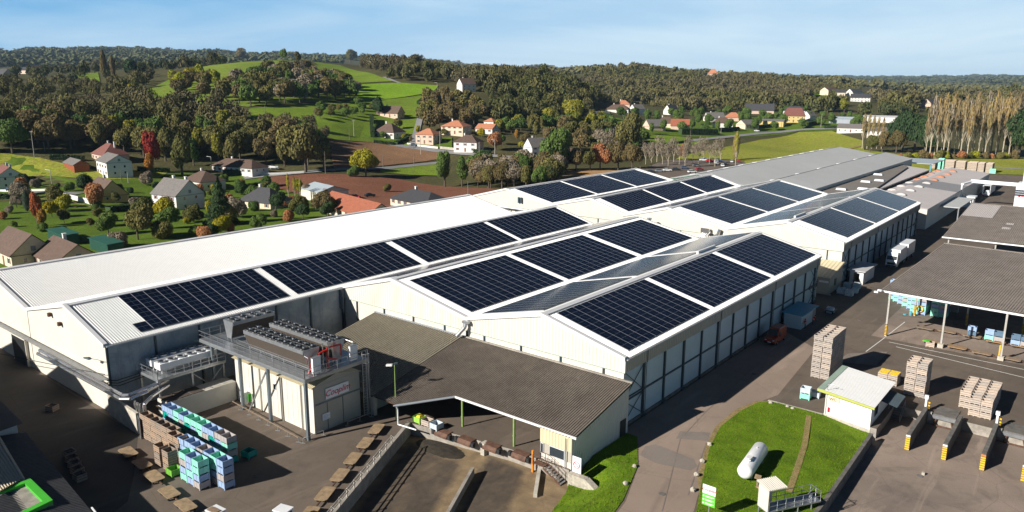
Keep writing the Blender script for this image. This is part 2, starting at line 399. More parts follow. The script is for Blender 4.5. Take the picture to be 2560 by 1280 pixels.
def hz(x, y, dip=False):
    x = np.atleast_1d(np.asarray(x, float)); y = np.atleast_1d(np.asarray(y, float)); out = np.zeros(len(x))
    for i in range(0, len(x), 20000):
        xs, ys = x[i:i + 20000], y[i:i + 20000]; a, d = azd(xs, ys); ac = np.clip(a, -95, 25); dd = np.clip(d, 40, 11000)
        Q = _ab(ac, dd); r = np.linalg.norm(Q[:, None] - _X[None], axis=2)
        z = _phi(r) @ _w[:_n] + _w[_n] + Q @ _w[_n + 1:]
        z = z * sst(d, 220, 360)
        m = np.maximum(np.maximum(-175 - xs, xs - 70), np.maximum(-ys, ys - 475)); z = z * sst(m, 0, 50) if True else z
        far = sst(np.abs(a + 35), 75, 120); z = z * (1 - far)
        z = z * (1 - .7 * sst(d, 9500, 14000))
        rough = np.sin(xs * .011 + 1.3 * np.sin(ys * .007)) * np.cos(ys * .013 + xs * .004)
        z = z + rough * (1.6 * sst(d, 450, 700) + 14 * sst(d, 2200, 4500))
        z = np.maximum(z, -6)
        if dip:
            m2 = np.maximum(np.maximum(-141 - xs, xs - 60), np.maximum(8 - ys, ys - 436)); z = z - 3.2 * (1 - sst(m2, -5, 0))
        out[i:i + 20000] = z
    return out
def H1(x, y): return float(hz([x], [y])[0])
_ray_cache = {}
_TS = np.concatenate([np.arange(60, 700, 4.), np.geomspace(700, 12000, 260)])
def G(u, v, dz=0.):
    """the terrain point seen at picture position u, v"""
    d = ray(u, v); h = math.hypot(d[0], d[1]); x = d[0] / h * _TS; y = d[1] / h * _TS; z = 40 + d[2] / h * _TS
    g = hz(x, y); k = np.nonzero(z < g)[0]
    if len(k) == 0 or k[0] == 0: i = len(_TS) - 1; return (x[i], y[i], g[i] + dz)
    i = k[0]; a = z[i - 1] - g[i - 1]; b = g[i] - z[i]; t = a / (a + b)
    X = x[i - 1] + (x[i] - x[i - 1]) * t; Y = y[i - 1] + (y[i] - y[i - 1]) * t
    return (X, Y, H1(X, Y) + dz)
def GM(uv, dz=0.): return [G(u, v, dz) for u, v in uv]
def terrain():
    az = np.concatenate([np.arange(-180, -80, 5.), np.arange(-80, 4.01, .2), np.arange(5, 180, 5.)])
    ds = np.concatenate([[3.], np.geomspace(8, 14500, 400)]); A_, D_ = np.meshgrid(np.radians(az), ds, indexing='ij')
    x = (D_ * np.sin(A_)).ravel(); y = (D_ * np.cos(A_)).ravel(); z = hz(x, y, True)
    na, nd = len(az), len(ds); i, j = np.meshgrid(np.arange(na), np.arange(nd - 1), indexing='ij'); i2 = (i + 1) % na
    q = np.stack([i * nd + j, i * nd + j + 1, i2 * nd + j + 1, i2 * nd + j], -1).reshape(-1, 4)
    me = bpy.data.meshes.new('ground'); me.vertices.add(len(x)); me.vertices.foreach_set('co', np.stack([x, y, z], -1).astype(np.float32).ravel())
    me.loops.add(q.size); me.loops.foreach_set('vertex_index', q.astype(np.int32).ravel())
    me.polygons.add(len(q)); me.polygons.foreach_set('loop_start', np.arange(0, q.size, 4, dtype=np.int32)); me.polygons.foreach_set('use_smooth', [True] * len(q))
    me.update(calc_edges=True); me.materials.append(M('scrub')); o = bpy.data.objects.new('ground', me); COL.objects.link(o); o['kind'] = 'structure'
terrain()
def inpoly(px, py, poly):
    c = np.zeros(len(px), bool); n = len(poly)
    for i in range(n):
        x1, y1 = poly[i][:2]; x2, y2 = poly[(i + 1) % n][:2]
        m = ((y1 > py) != (y2 > py)) & (px < (x2 - x1) * (py - y1) / (y2 - y1 + 1e-12) + x1); c ^= m
    return c
def patch(name, uv, mat, dz=.25, L=14, world=None):
    P = world or [p[:2] for p in GM(uv)]
    bm = bmesh.new(); vs = [bm.verts.new((p[0], p[1], 0)) for p in P]; bm.faces.new(vs)
    x0, x1 = min(p[0] for p in P), max(p[0] for p in P); y0, y1 = min(p[1] for p in P), max(p[1] for p in P)
    for ax, a, b in ((0, x0, x1), (1, y0, y1)):
        k = a + L
        while k < b - .5:
            co = (k, 0, 0) if ax == 0 else (0, k, 0); no = (1, 0, 0) if ax == 0 else (0, 1, 0)
            bmesh.ops.bisect_plane(bm, geom=bm.verts[:] + bm.edges[:] + bm.faces[:], plane_co=co, plane_no=no); k += L
    z = hz([v.co.x for v in bm.verts], [v.co.y for v in bm.verts])
    for v, zz in zip(bm.verts, z): v.co.z = zz + dz
    bmesh.ops.triangulate(bm, faces=bm.faces[:]); bmesh.ops.recalc_face_normals(bm, faces=bm.faces[:])
    if sum(f.normal.z for f in bm.faces) < 0: bmesh.ops.reverse_faces(bm, faces=bm.faces[:])
    me = bpy.data.meshes.new(name); bm.to_mesh(me); bm.free(); me.materials.append(M(mat)); o = bpy.data.objects.new(name, me); COL.objects.link(o); o['kind'] = 'structure'; return o
def ribbon(name, pts, w, mat, dz=.35, step=5.):
    P = [np.array(p[:2]) for p in pts]; Q = [P[0]]
    for a, b in zip(P, P[1:]):
        n = max(1, int(np.linalg.norm(b - a) / step)); Q += [a + (b - a) * k / n for k in range(1, n + 1)]
    for _ in range(6): Q = [Q[0]] + [(Q[i - 1] + 2 * Q[i] + Q[i + 1]) / 4 for i in range(1, len(Q) - 1)] + [Q[-1]]
    mb = MB(); vs = []
    for i, q in enumerate(Q):
        t = Q[min(i + 1, len(Q) - 1)] - Q[max(i - 1, 0)]; t = t / (np.linalg.norm(t) + 1e-9); nn = np.array([-t[1], t[0]])
        for k in (-1, 0, 1): p = q + nn * w / 2 * k; vs.append((p[0], p[1], H1(p[0], p[1]) + dz))
    mb.add(vs, [(3 * i + k, 3 * i + 3 + k, 3 * i + 4 + k, 3 * i + 1 + k)[::-1] for i in range(len(Q) - 1) for k in (0, 1)])
    return struct(name, mb, mat)

# ------------------------------------------------------------------ yard slabs (factory ground)
YARD = [(-140, 9), (-38, 9), (-41.5, 15), (-54.6, 41), (-63.3, 58.9), (-56.7, 60.2), (-49.5, 61.4), (-41.5, 61.6), (-41.4, 73), (-39.9, 73), (-36.5, 67.2), (-34.2, 60), (-30.4, 40), (-27.4, 9), (-25.4, 9), (-25.2, 93.3), (-18.6, 93.3), (-18.6, 102.4), (58, 102.4), (58, 438), (-139, 438)]
def slab(name, poly, z1, z0, mat, side='concrete'):
    mb = MB(); mb.poly([(p[0], p[1], z1) for p in poly]); mb.slot(1); n = len(poly)
    for i in range(n):
        a, b = poly[i], poly[(i + 1) % n]; mb.poly([(a[0], a[1], z0), (b[0], b[1], z0), (b[0], b[1], z1), (a[0], a[1], z1)])
    o = mb.build(name, [mat, side]); bm = bmesh.new(); bm.from_mesh(o.data); bmesh.ops.triangulate(bm, faces=[f for f in bm.faces if len(f.verts) > 4]); bm.to_mesh(o.data); bm.free()
    o['kind'] = 'structure'; return o
slab('yard', YARD, .06, -3, 'asphalt_yard')
slab('sunken_yard', [(-75, 5), (-24, 5), (-24, 66), (-75, 66)], -1.4, -2.4, 'silted_yard')
slab('dock_yard', [(-20, 5), (57, 5), (57, 104), (-20, 104)], -1.2, -2.3, 'asphalt_dock')
def flat(name, pts, z, mat):
    mb = MB(); mb.poly([(p[0], p[1], z) for p in pts]); o = struct(name, mb, mat)
    bm = bmesh.new(); bm.from_mesh(o.data); bmesh.ops.triangulate(bm, faces=bm.faces[:]); bm.to_mesh(o.data); bm.free()
    if o.data.polygons[0].normal.z < 0: o.data.flip_normals()
    return o
flat('access_road', [(-42, 74), (-36.2, 67.2), (-33.6, 60), (-30, 40), (-27, 12), (-20, 12), (-26, 45), (-27.6, 62.7), (-29.6, 68.8), (-32.1, 76.1), (-33.4, 81.7), (-33.3, 87.7), (-32.5, 92.4), (-31.5, 96), (-33.5, 118), (-42, 125)], .075, 'asphalt_road')
flat('road_repair', [at(1612, 1118)[:2], at(1640, 1112)[:2], at(1735, 1150)[:2], at(1742, 1168)[:2], at(1725, 1178)[:2], at(1640, 1160)[:2], at(1600, 1140)[:2]], .09, 'asphalt_patch')
flat('road_repair', [at(1700, 1080)[:2], at(1775, 1083)[:2], at(1770, 1104)[:2], at(1690, 1098)[:2]], .088, 'asphalt_patch')
flat('road_repair', [at(2120, 885)[:2], at(2220, 880)[:2], at(2190, 915)[:2], at(2090, 905)[:2]], .083, 'asphalt_patch')
flat('concrete_apron', [(-28.5, 130.5), (2, 130), (2, 168), (-28.5, 168)], .078, 'asphalt_dock')
flat('concrete_apron', [(-95, 38), (-66, 38), (-66, 60), (-95, 60)], .07, 'asphalt_yard')
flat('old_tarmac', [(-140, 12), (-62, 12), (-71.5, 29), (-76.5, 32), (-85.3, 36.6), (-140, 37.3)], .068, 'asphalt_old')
flat('road_edge_dirt', [(-27.0, 62.7), (-30.1, 68.8), (-32.6, 76.1), (-33.9, 81.7), (-34.0, 88), (-33.0, 92.2), (-31.4, 93.5), (-30, 93), (-31, 80), (-28.5, 68)], .085, 'dirt_path')
for a, b in (((1700, 1100), (1655, 1280)), ((1760, 1035), (1700, 1100)), ((1765, 1110), (1720, 1240)), ((1900, 905), (1760, 1035))):
    p, q = at(*a), at(*b); mb = MB(); mb.bar((p[0], p[1], .095), (q[0], q[1], .095), .10, .004); struct('road_seam', mb, 'asphalt_patch')
for k, (a, b) in enumerate((((2212, 845), (2165, 880)), ((2262, 806), (2214, 843)), ((2222, 856), (2560, 925)), ((2240, 868), (2560, 945)))):
    p, q = at(*a), at(*b); mb = MB(); mb.bar((p[0], p[1], .085), (q[0], q[1], .085), .12, .006); struct('floor_marking', mb, 'reflect')

# ------------------------------------------------------------------ factory halls
def solar_mat():
    t = NT('solar_cells'); uv = t.uv(); sp = t.node('ShaderNodeSeparateXYZ'); t.l.new(uv, sp.inputs[0])
    def line(c, w, off=0.):
        f = t.math('FRACT', t.math('ADD', c, off)); a = t.math('ABSOLUTE', t.math('SUBTRACT', f, .5)); return t.math('GREATER_THAN', a, .5 - w)
    U, V = sp.outputs[0], sp.outputs[1]
    cell = t.math('MAXIMUM', line(t.math('MULTIPLY', U, 12.), .05), line(t.math('MULTIPLY', V, 6.), .035))
    half = line(U, .010, .5); row = line(V, .022); colm = line(U, .019)
    n = t.noise(.08, 3, .5, t.pos()); b = t.ramp(n, [(.3, (.003, .005, .012)), (.7, (.004, .009, .022))])
    k = t.mix(t.math('MULTIPLY', cell, .18), b, (.016, .02, .03)); k = t.mix(t.math('MULTIPLY', half, .7), k, (.09, .095, .12))
    k = t.mix(row, k, (.07, .08, .10)); k = t.mix(colm, k, (.40, .40, .43))
    ro = t.math('ADD', t.math('MULTIPLY', t.math('MAXIMUM', row, colm), .4), .13)
    t.done(k, ro); t.b.inputs['Specular IOR Level'].default_value = .5
solar_mat()
def roofz(h, x):
    if x <= h['xr']: return 9 + (h['zr'] - 9) * (x - h['x0']) / (h['xr'] - h['x0'])
    return 9 + (h['zr'] - 9) * (h['x1'] - x) / (h['x1'] - h['xr'])
def array(t, h, side, ya, yb, nc, xa=None, xb=None, nr=10, lift=.16):
    # xa: ridge-side x, xb: eave-side x
    mb = MB(); w = (yb - ya) / nc
    P = lambda x, y, d: (x, y, roofz(h, x) + d)
    q = [P(xa, ya, lift), P(xb, ya, lift), P(xb, yb, lift), P(xa, yb, lift)]; lo = [P(xa, ya, lift - .06), P(xb, ya, lift - .06), P(xb, yb, lift - .06), P(xa, yb, lift - .06)]
    mb.hexa(lo, q)
    o = t.part('solar_array', mb, 'solar_cells'); me = o.data; ul = me.uv_layers.new(name='UVMap')
    for p in me.polygons:
        for li in p.loop_indices:
            co = me.vertices[me.loops[li].vertex_index].co; x = co.x + t.o.location.x; y = co.y + t.o.location.y
            ul.data[li].uv = ((y - ya) / w, (x - xa) / (xb - xa) * nr)
    return o
def hall(name, label, x0, x1, xr, y0, y1, zr=12.05, roof='roof_white', clad_z=7.2, lower='wall_cream', east=False, posts=True, arrays=(), east_concrete=False, west=False, back=False, gut_w=.45):
    t = Thing(name, label, 'factory hall', (x0, y0, 0)); h = dict(x0=x0, x1=x1, xr=xr, zr=zr)
    for k, (xa, xb) in enumerate(((xr, x0), (xr, x1))):
        e = .12 if xb > xr else -.12; n = Vector((zr - 9, 0, abs(xb - xr))).normalized() if xb > xr else Vector((-(zr - 9), 0, abs(xb - xr))).normalized()
        mb = MB(); mb.ribbed(lambda s: (xa, y0 + s, zr), lambda s: (xb + e, y0 + s, 9 - .03), y1 - y0, .333, .06, n); t.part('roof_slope', mb, roof)
    # ridge cap, verge trims
    mb = MB()
    for xa in (-.55, .55): mb.extr([(xr, y0 - .1, zr + .10), (xr + xa, y0 - .1, roofz(h, xr + xa) + .08), (xr + xa, y0 - .1, roofz(h, xr + xa) + .12), (xr, y0 - .1, zr + .15)], (0, y1 - y0 + .2, 0))
    t.part('ridge_cap', mb, 'trim_white' if roof == 'roof_white' else 'membrane_dark')
    if roof == 'roof_white':
        mb = MB(); mb.bar((xr + .62, y0 + .1, roofz(h, xr + .62) + .12), (xr + .62, y1 - .1, roofz(h, xr + .62) + .12), .10, .09); t.part('cable_duct', mb, 'trim_grey')
    for yy, s in ((y0, -1), (y1, 1)):
        mb = MB()
        for xb in (x0, x1):
            d = .28 if xb > xr else -.28
            q = [(xr, zr + .16), (xb, 9.14), (xb, 8.74), (xr, zr - .26)]
            mb.extr([(a, yy + s * .22, b) for a, b in q], (0, -s * .16, 0))
            mb.extr([(xr, yy + s * .22, zr + .165), (xb, yy + s * .22, 9.145), (xb, yy - s * .30, 9.145), (xr, yy - s * .30, zr + .165)], (0, 0, .05))
        t.part('verge_trim', mb, 'trim_white')
    top = lambda x: roofz(h, x) - .08
    for yy, s in ((y0, -1),) + (((y1, 1),) if back else ()):
        mb = MB(); mb.ribbed(lambda q: (x0 + q, yy, clad_z), lambda q: (x0 + q, yy, max(clad_z + .05, top(min(max(x0 + q, x0), x1)))), x1 - x0, .5, .035, (0, s, 0), duty=(.08, .03))
        if clad_z > 1: t.part('gable_cladding', mb, 'cladding_cream')
        else:
            mb = MB(); mb.extr([(x0 + .1, yy, 0), (x1 - .1, yy, 0), (x1 - .1, yy, 8.85), (xr, yy, zr - .1), (x0 + .1, yy, 8.85)], (0, .2 * -s, 0)); t.part('gable_wall', mb, lower)
            continue
        mb = MB(); mb.box(x0 + .15, yy + .12 if s < 0 else yy - .4, 0, x1 - .25, yy + .4 if s < 0 else yy - .12, clad_z + .3); t.part('wall', mb, lower)
        mb = MB(); mb.box(x0 + .1, yy - .07, clad_z - .05, x1 - .05, yy + .02, clad_z); t.part('drip_trim', mb, 'wc_green')
        if posts and s < 0:
            k = x0 + 3.2
            while k < x1 - 1:
                mb = MB(); mb.box(k - .1, yy - .06, 4, k + .1, yy + .13, clad_z - .03); t.part('post', mb, 'steel_dark'); k += 6.3
    # east side
    if east:
        xe = x1
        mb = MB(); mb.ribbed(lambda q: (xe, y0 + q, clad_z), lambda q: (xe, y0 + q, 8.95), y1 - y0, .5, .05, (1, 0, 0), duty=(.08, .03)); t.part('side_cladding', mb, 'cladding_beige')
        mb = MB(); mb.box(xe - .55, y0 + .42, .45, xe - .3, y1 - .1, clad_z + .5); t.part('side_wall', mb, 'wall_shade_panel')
        mb = MB(); mb.box(xe - .5, y0 + .42, 0, xe - .15, y1 - .1, .44); t.part('plinth', mb, 'concrete_dark')
        mb = MB(); mb.bar((xe - .22, y0 + 4.7, 3.6), (xe - .22, y1 - .4, 3.6), .14, .2); t.part('side_rail', mb, 'steel_dark')
        k = y0 + 4.9; i = 0
        while k < y1 - .3:
            wd = .34 if i % 2 == 0 else .26
            mb = MB(); mb.box(xe - .3, k - wd / 2, .1, xe - .06, k + wd / 2, clad_z); mb.box(xe - .4, k - .4, .0, xe + .12, k + .4, .35); t.part('column', mb, 'steel_dark'); k += 5.42; i += 1
        for ya, yb in ((y0 + .3, y0 + 4.8), (y1 - 4.8, y1 - .3)):
            mb = MB()
            for za, zb in ((.6, 3.5), (3.7, 7.1)):
                mb.bar((xe - .16, ya, za), (xe - .16, yb, zb), .07); mb.bar((xe - .12, ya, zb), (xe - .12, yb, za), .07)
            mb.bar((xe - .2, ya, 3.4), (xe - .2, yb, 3.4), .16); mb.bar((xe - .2, ya, 3.75), (xe - .2, yb, 3.75), .12)
            t.part('cross_brace', mb, 'steel_dark')
        k = y0 + 4.9 + .3; 
        while k < y1:
            mb = MB(); mb.tube([(xe + .1, k, 8.7), (xe + .1, k, 7.3), (xe - .0, k, 7.0), (xe - .0, k, .3)], .06, 6); t.part('downpipe', mb, 'steel_blue'); k += 21.7
    if east_concrete:
        mb = MB(); mb.box(x1 - .5, y0 + .4, 0, x1 - .2, y1, 8.8); t.part('side_wall', mb, 'wall_blue')
        k = y0 + .2
        while k < y1:
            mb = MB(); mb.box(x1 - .24, k - .13, 0, x1 - .06, k + .13, 8.6); t.part('pilaster', mb, 'steel_dark'); k += 6.0
    mb = MB(); mb.box(x1 + (.12 if east else .0), y0 + .05, 8.78, x1 + .3 + (.0 if east else gut_w - .35), y1 - .05, 8.93); t.part('gutter', mb, 'trim_grey' if east or east_concrete else 'black_plastic')
    if west:
        mb = MB(); mb.box(x0 + .2, y0 + .3, 0, x0 + .5, y1, 8.9); t.part('side_wall', mb, 'wall_cream')
    for a in arrays: array(t, h, 1, *a)
    return t, h
def wallblue():
    t = NT('wall_blue'); p = t.pos(); a = t.noise(.12, 6, .7, t.scale(p, 1, 1, 1.6), .5); b = t.noise(.9, 5, .75, t.scale(p, 1, 1.2, .35)); g = t.math('MULTIPLY', t.node('ShaderNodeSeparateXYZ').outputs[1], 1.)
    k = t.ramp(a, [(.35, (.17, .23, .28)), (.6, (.36, .40, .43))]); k = t.mix(t.ramp(b, [(.5, (0, 0, 0)), (.75, (.7, .7, .7))]), k, (.14, .15, .16)); t.done(k, .85)
wallblue()
BL4 = [(75.7, 98.2, 13), (99.5, 121.9, 13), (123.6, 145.0, 12)]
BLK = [(166.2, 188.0, 13), (189.2, 211.0, 13), (212.2, 233.0, 12)]
def blocks(bl, xe, xw, nr=10): return [(a, b, n, xe[0], xe[1], nr) for a, b, n in bl] + [(a, b, n, xw[0], xw[1], nr) for a, b, n in bl] if xw else [(a, b, n, xe[0], xe[1], nr) for a, b, n in bl]
hall('factory_hall', 'long hall with bare white ribbed roof and no panels, nearest the houses', -147.5, -118, -132.6, 37.4, 147.0, zr=12.2, clad_z=1, lower='wall_cream', posts=False, back=True, west=True)
tP, hP = hall('factory_hall', 'long hall with grimy concrete side wall and four solar arrays behind the roof chillers', -118, -93.5, -104.6, 37.4, 146.6, clad_z=1, posts=False, east_concrete=True, back=True,
     arrays=[(43.9, 64.4, 12, -103.9, -94.3, 9), (65.8, 91.8, 15, -103.9, -94.3, 9), (93.4, 119.4, 15, -103.9, -94.3, 9), (120.6, 145.6, 14, -103.9, -94.3, 9), (42.15, 43.86, 1, -96.45, -94.3, 2)])
hall('factory_hall', 'middle front hall with white gable above the brown ribbed lean-to roof', -93.5, -67.2, -82.2, 73.8, 146.2, arrays=blocks(BL4, (-80.3, -68.1), (-83.0, -92.4)), east_concrete=False)
hall('factory_hall', 'nearest front hall with white gable and a long shaded side wall along the access road', -67.2, -42.1, -54.4, 73.8, 145.9, east=True, arrays=blocks(BL4, (-53.4, -42.9), (-55.5, -66.2)), back=True)
hall('factory_hall', 'leftmost solar hall of the back row, its gable showing two small vents', -145.8, -118.6, -133.6, 163.6, 236.0, arrays=blocks(BLK, (-132.4, -119.6), None))
hall('factory_hall', 'second solar hall from the left in the back row', -118.6, -94.8, -105.2, 163.2, 236.0, arrays=blocks(BLK, (-104.2, -95.8), (-106.2, -117.4)))
hall('factory_hall', 'third solar hall of the back row with pipework at its gable corner', -94.8, -67.5, -82.6, 161.8, 235.2, arrays=blocks(BLK, (-81.6, -68.6), (-83.4, -93.6)))
hall('factory_hall', 'rightmost solar hall of the back row behind the white truck', -67.5, -42.2, -54.2, 161.4, 233.5, east=True, arrays=blocks(BLK, (-53.2, -43.1), (-55.2, -66.4)), back=True)
# raised ventilation strips on two ridges, vents on gables, masts, downpipe at the valley
def vent_strip(x, y, lab):
    t = Thing('roof_vent', lab, 'roof vent', (x, y, 12.2)); mb = MB(); mb.box(x - .5, y, 12.14, x - .15, y + 7, 12.62); t.part('casing', mb, 'trim_white')
    mb = MB()
    for k in range(14):
        if k not in (6, 7): mb.box(x - .56, y + .25 + k * .48, 12.25, x - .51, y + .55 + k * .48, 12.52)
    t.part('louvre', mb, 'black_plastic')
vent_strip(-54.4, 119, 'low white louvred vent on the ridge of the nearest hall'); vent_strip(-54.2, 167, 'low white louvred vent on the ridge of the rightmost back hall')
def mast(u, x, y, z0, hh, lab):
    mb = MB(); mb.cyl((x, y, z0), (x, y, z0 + hh), .06, .03, 6); mb.box(x - .12, y - .12, z0, x + .12, y + .12, z0 + .1); one('lightning_rod', mb, 'steel_galv', lab, 'lightning rod', (x, y, z0))
mast(0, -132.4, 146.4, 12.2, 3.6, 'thin lightning rod at the far end of the bare white roof')
mb = MB(); mb.tube([(-66.9, 73.3, 8.6), (-66.9, 73.1, 7.9), (-67.9, 72.6, 6.6)], .28, 8); mb.box(-67.3, 73.0, 8.45, -66.3, 73.6, 8.8); one('rainwater_pipe', mb, 'steel_galv', 'fat grey rainwater pipe at the valley between the two front gables', 'rain pipe', (-67, 73.2, 6.5))
mb = MB(); mb.box(-93.9, 73.1, 5.5, -93.3, 73.7, 8.9); mb.tube([(-93.0, 73.3, 8.6), (-93.0, 73.3, 5.0)], .12, 6); one('rainwater_pipe', mb, 'steel_blue', 'dark rainwater pipe in the corner of the middle gable and concrete wall', 'rain pipe', (-93.5, 73.3, 5))
# pipework between front and back halls
mb = MB()
for k in range(4): mb.tube([(-72.5 + k * .45, 160.9, 7.8), (-73.6 + k * .5, 160.2, 6.5), (-75.6 + k * .5, 157.5, 4)], .12, 6)
mb.box(-73.4, 160.6, 7.5, -71.4, 161.2, 8.6); mb.tube([(-69.0, 161, 8.7), (-69.4, 160.9, 7.4), (-70.8, 160, 6.4)], .35, 8)
one('pipe_bundle', mb, 'alu_pipe', 'bundle of silver pipes bending down at the corner of the third back gable', 'pipes', (-72, 160, 4))
mb = MB(); mb.cyl((-141.5, 163, 7.0), (-119, 162.8, 6.9), .35, .35, 8)
for k in range(4): mb.box(-136 + k * 4 - .1, 162.7, 3, -136 + k * 4 + .1, 163.2, 6.8)
one('overhead_pipe', mb, 'steel_galv', 'fat grey pipe running along the leftmost back gable', 'pipe', (-130, 163, 3))
mb = MB(); mb.cyl((-85.8, 159, 0), (-85.8, 159, 9.4), .45, .45, 10); mb.cyl((-85.8, 159, 9.4), (-85.8, 159, 9.7), .6, .6, 10); one('exhaust_stack', mb, 'steel_galv', 'grey exhaust stack standing before the third back gable', 'chimney', (-85.8, 159, 0))
# hall A extras: cable on wall, AC cabinets below docks
for (x, y, z, lb) in ((-129, 163.4, 9.6, 'left'), (-128.1, 163.4, 9.6, 'right')):
    mb = MB(); mb.box(x, y - .3, z - 1, x + .5, y - .02, z + .6); one('wall_vent', mb, 'steel_dark', 'small dark vent on the leftmost back gable, the %s of a pair' % lb, 'vent', (x, y, z))
for (x, z, lb) in ((-109.3, 9.7, 'left'), (-106.3, 9.0, 'right')):
    mb = MB(); mb.box(x, 36.9, z, x + .45, 37.3, z + .5); one('wall_box', mb, 'rust', 'small brown box high on the sunlit front wall, the %s of two' % lb, 'junction box', (x, 37, z))

# ------------------------------------------------------------------ grey halls beyond, with skylights
def low_hall(name, label, x0, x1, xr, y0, y1, ze, zr, mat, wall='cladding_cream', ends=True):
    t = Thing(name, label, 'factory hall', (x0, y0, 0))
    for xa, xb, e in ((x0, xr, 0), (xr, x1, 0)):
        za, zb = (ze, zr) if xa == x0 else (zr, ze)
        mb = MB(); mb.extr([(xa, y0, za), (xb, y0, zb), (xb, y0, zb + .12), (xa, y0, za + .12)], (0, y1 - y0, 0)); t.part('roof_slope', mb, mat)
    mb = MB(); mb.extr([(x0 + .3, y0 + .3, 0), (x1 - .3, y0 + .3, 0), (x1 - .3, y0 + .3, ze - .02), (xr, y0 + .3, zr - .05), (x0 + .3, y0 + .3, ze - .02)], (0, y1 - y0 - .6, 0)); t.part('wall', mb, wall)
    mb = MB(); mb.bar((xr, y0, zr + .14), (xr, y1, zr + .14), .3, .1); t.part('ridge_cap', mb, 'membrane_dark'); return t
tg1 = low_hall('factory_hall', 'grey roofed hall with two rows of white skylights, farthest left of the far sheds', -122.5, -93.2, -110.4, 236.4, 396, 9, 11.6, 'membrane_grey')
mb = MB(); mb.extr([(-122.5, 236.2, 9.0), (-110.4, 236.2, 11.6), (-93.2, 236.2, 9.0), (-93.2, 236.2, 8.7), (-110.4, 236.2, 11.3), (-122.5, 236.2, 8.7)][:6], (0, -.08, 0)); tg1.part('green_verge', mb, 'green_sheet')
tg2 = low_hall('factory_hall', 'grey roofed hall with a single row of skylights beside the brown flat roof', -93.2, -74, -86.0, 236.0, 381, 9, 11.2, 'membrane_grey')
for t, x, dz, n, y0, y1, lab in ((tg1, -116.6, 1.4, 11, 246, 388, 0), (tg1, -104.6, 1.45, 10, 243, 385, 0), (tg2, -89.6, 1.2, 6, 250, 372, 0), (tg2, -82.2, 1.3, 6, 246, 375, 0)):
    for k in range(n):
        y = y0 + (y1 - y0) * k / (n - 1); z = 9 + dz
        mb = MB(); q_ = .5 if dz > 0 else 0; sl_ = -(.2 if x > (-110.4 if t is tg1 else -86) else -.2); mb.hexa([(x - 1.1, y - .45, z - .5), (x + 1.1, y - .45, z - .5), (x + 1.1, y + .45, z - .5), (x - 1.1, y + .45, z - .5)], [(x - 1.0, y - .35, z + .14 - 1. * sl_), (x + 1.0, y - .35, z + .14 + 1. * sl_), (x + 1.0, y + .35, z + .14 + 1. * sl_), (x - 1.0, y + .35, z + .14 - 1. * sl_)])
        sk = t.part('skylight', mb, 'roof_white_aged')
        mb = MB(); mb.box(x + 1.31, y - .5, z - .5, x + 1.45, y + .5, z + .05); t.part('vent_flap', mb, 'steel_dark', parent=sk)
t = Thing('factory_hall', 'flat brown-grey roofed section between the grey halls and the pale roof', 'factory hall', (-74, 236, 0))
mb = MB(); mb.prism([(-73.9, 236), (-62.0, 236), (-62.0, 268), (-70, 352), (-76, 366), (-73.9, 340)], 7.6, 8.0); t.part('roof', mb, 'membrane_brown'); mb = MB(); mb.prism([(-73.8, 236.3), (-62.2, 236.3), (-62.2, 268), (-70.2, 352), (-75.8, 365), (-73.8, 340)], 0, 7.6); t.part('wall', mb, 'cladding_cream')
for x, y in ((-69.5, 256), (-69, 283), (-71.5, 310), (-64.5, 262), (-66.3, 290)):
    mb = MB(); mb.hexa([(x - 1.6, y - .9, 8.01), (x + 1.6, y - .9, 8.01), (x + 1.6, y + .9, 8.01), (x - 1.6, y + .9, 8.01)], [(x - 1.4, y - .7, 8.6), (x + 1.4, y - .7, 8.6), (x + 1.4, y + .7, 8.6), (x - 1.4, y + .7, 8.6)]); t.part('skylight', mb, 'roof_white_aged')
mb = MB(); mb.box(-94, 382, 6.9, -66, 409, 7.15)
t = Thing('open_shed', 'blue-grey flat roofed shed open at its far corner beyond the grey halls', 'shed', (-80, 382, 0)); t.part('roof', mb, 'blue_grey_sheet')
for x, y in ((-67, 383), (-67, 395), (-67, 408), (-80, 408), (-93, 408)): mb = MB(); mb.box(x - .3, y - .3, 0, x + .3, y + .3, 6.9); t.part('post', mb, 'canvas_blue')
# pale grey hall with brown skylights
t = Thing('factory_hall', 'pale grey roofed hall with domed brown skylights, at the right of the far sheds', 'factory hall', (-62, 243, 0))
X0, X1, XR, Y0, Y1 = -61.8, -41.9, -56, 243.5, 366
Z = lambda x: 6.0 + (1.3 * (x - X0) / (XR - X0) if x < XR else 1.3 * (X1 - x) / (X1 - XR))
for (a, b), mt in (((243.5, 290), 'membrane_light'), ((290, 312), 'membrane_dark'), ((312, 366), 'membrane_light')):
    for xa, xb in ((X0, XR), (XR, X1)):
        mb = MB(); mb.extr([(xa, a, Z(xa)), (xb, a, Z(xb)), (xb, a, Z(xb) + .15), (xa, a, Z(xa) + .15)], (0, b - a, 0)); t.part('roof_section', mb, mt)
mb = MB(); mb.extr([(X0 + .2, Y0 + .2, 0), (X1 - .2, Y0 + .2, 0), (X1 - .2, Y0 + .2, 6), (XR, Y0 + .2, 7.25), (X0 + .2, Y0 + .2, 6)], (0, Y1 - Y0 - .4, 0)); t.part('wall', mb, 'cladding_cream')
mb = MB(); mb.prism([(-76, 366), (-61.8, 352), (-61.8, 268), (-70, 352)], 7.0, 7.4); t.part('roof_section', mb, 'membrane_light')
for i in range(8):
    y = 262 + i * 12.6
    for x in (-53.2, -58.6):
        if x < -55 and i in (0,): continue
        mb = MB(); pr = [(-1.3, 0), (-1.3, .3), (-.8, .55), (0, .68), (.8, .55), (1.3, .3), (1.3, 0)]; mb.extr([(x + a, y, Z(x) + .1 + b) for a, b in pr], (0, 1.6, 0)); t.part('skylight', mb, 'tile_orange' if i > 3 else 'membrane_light')
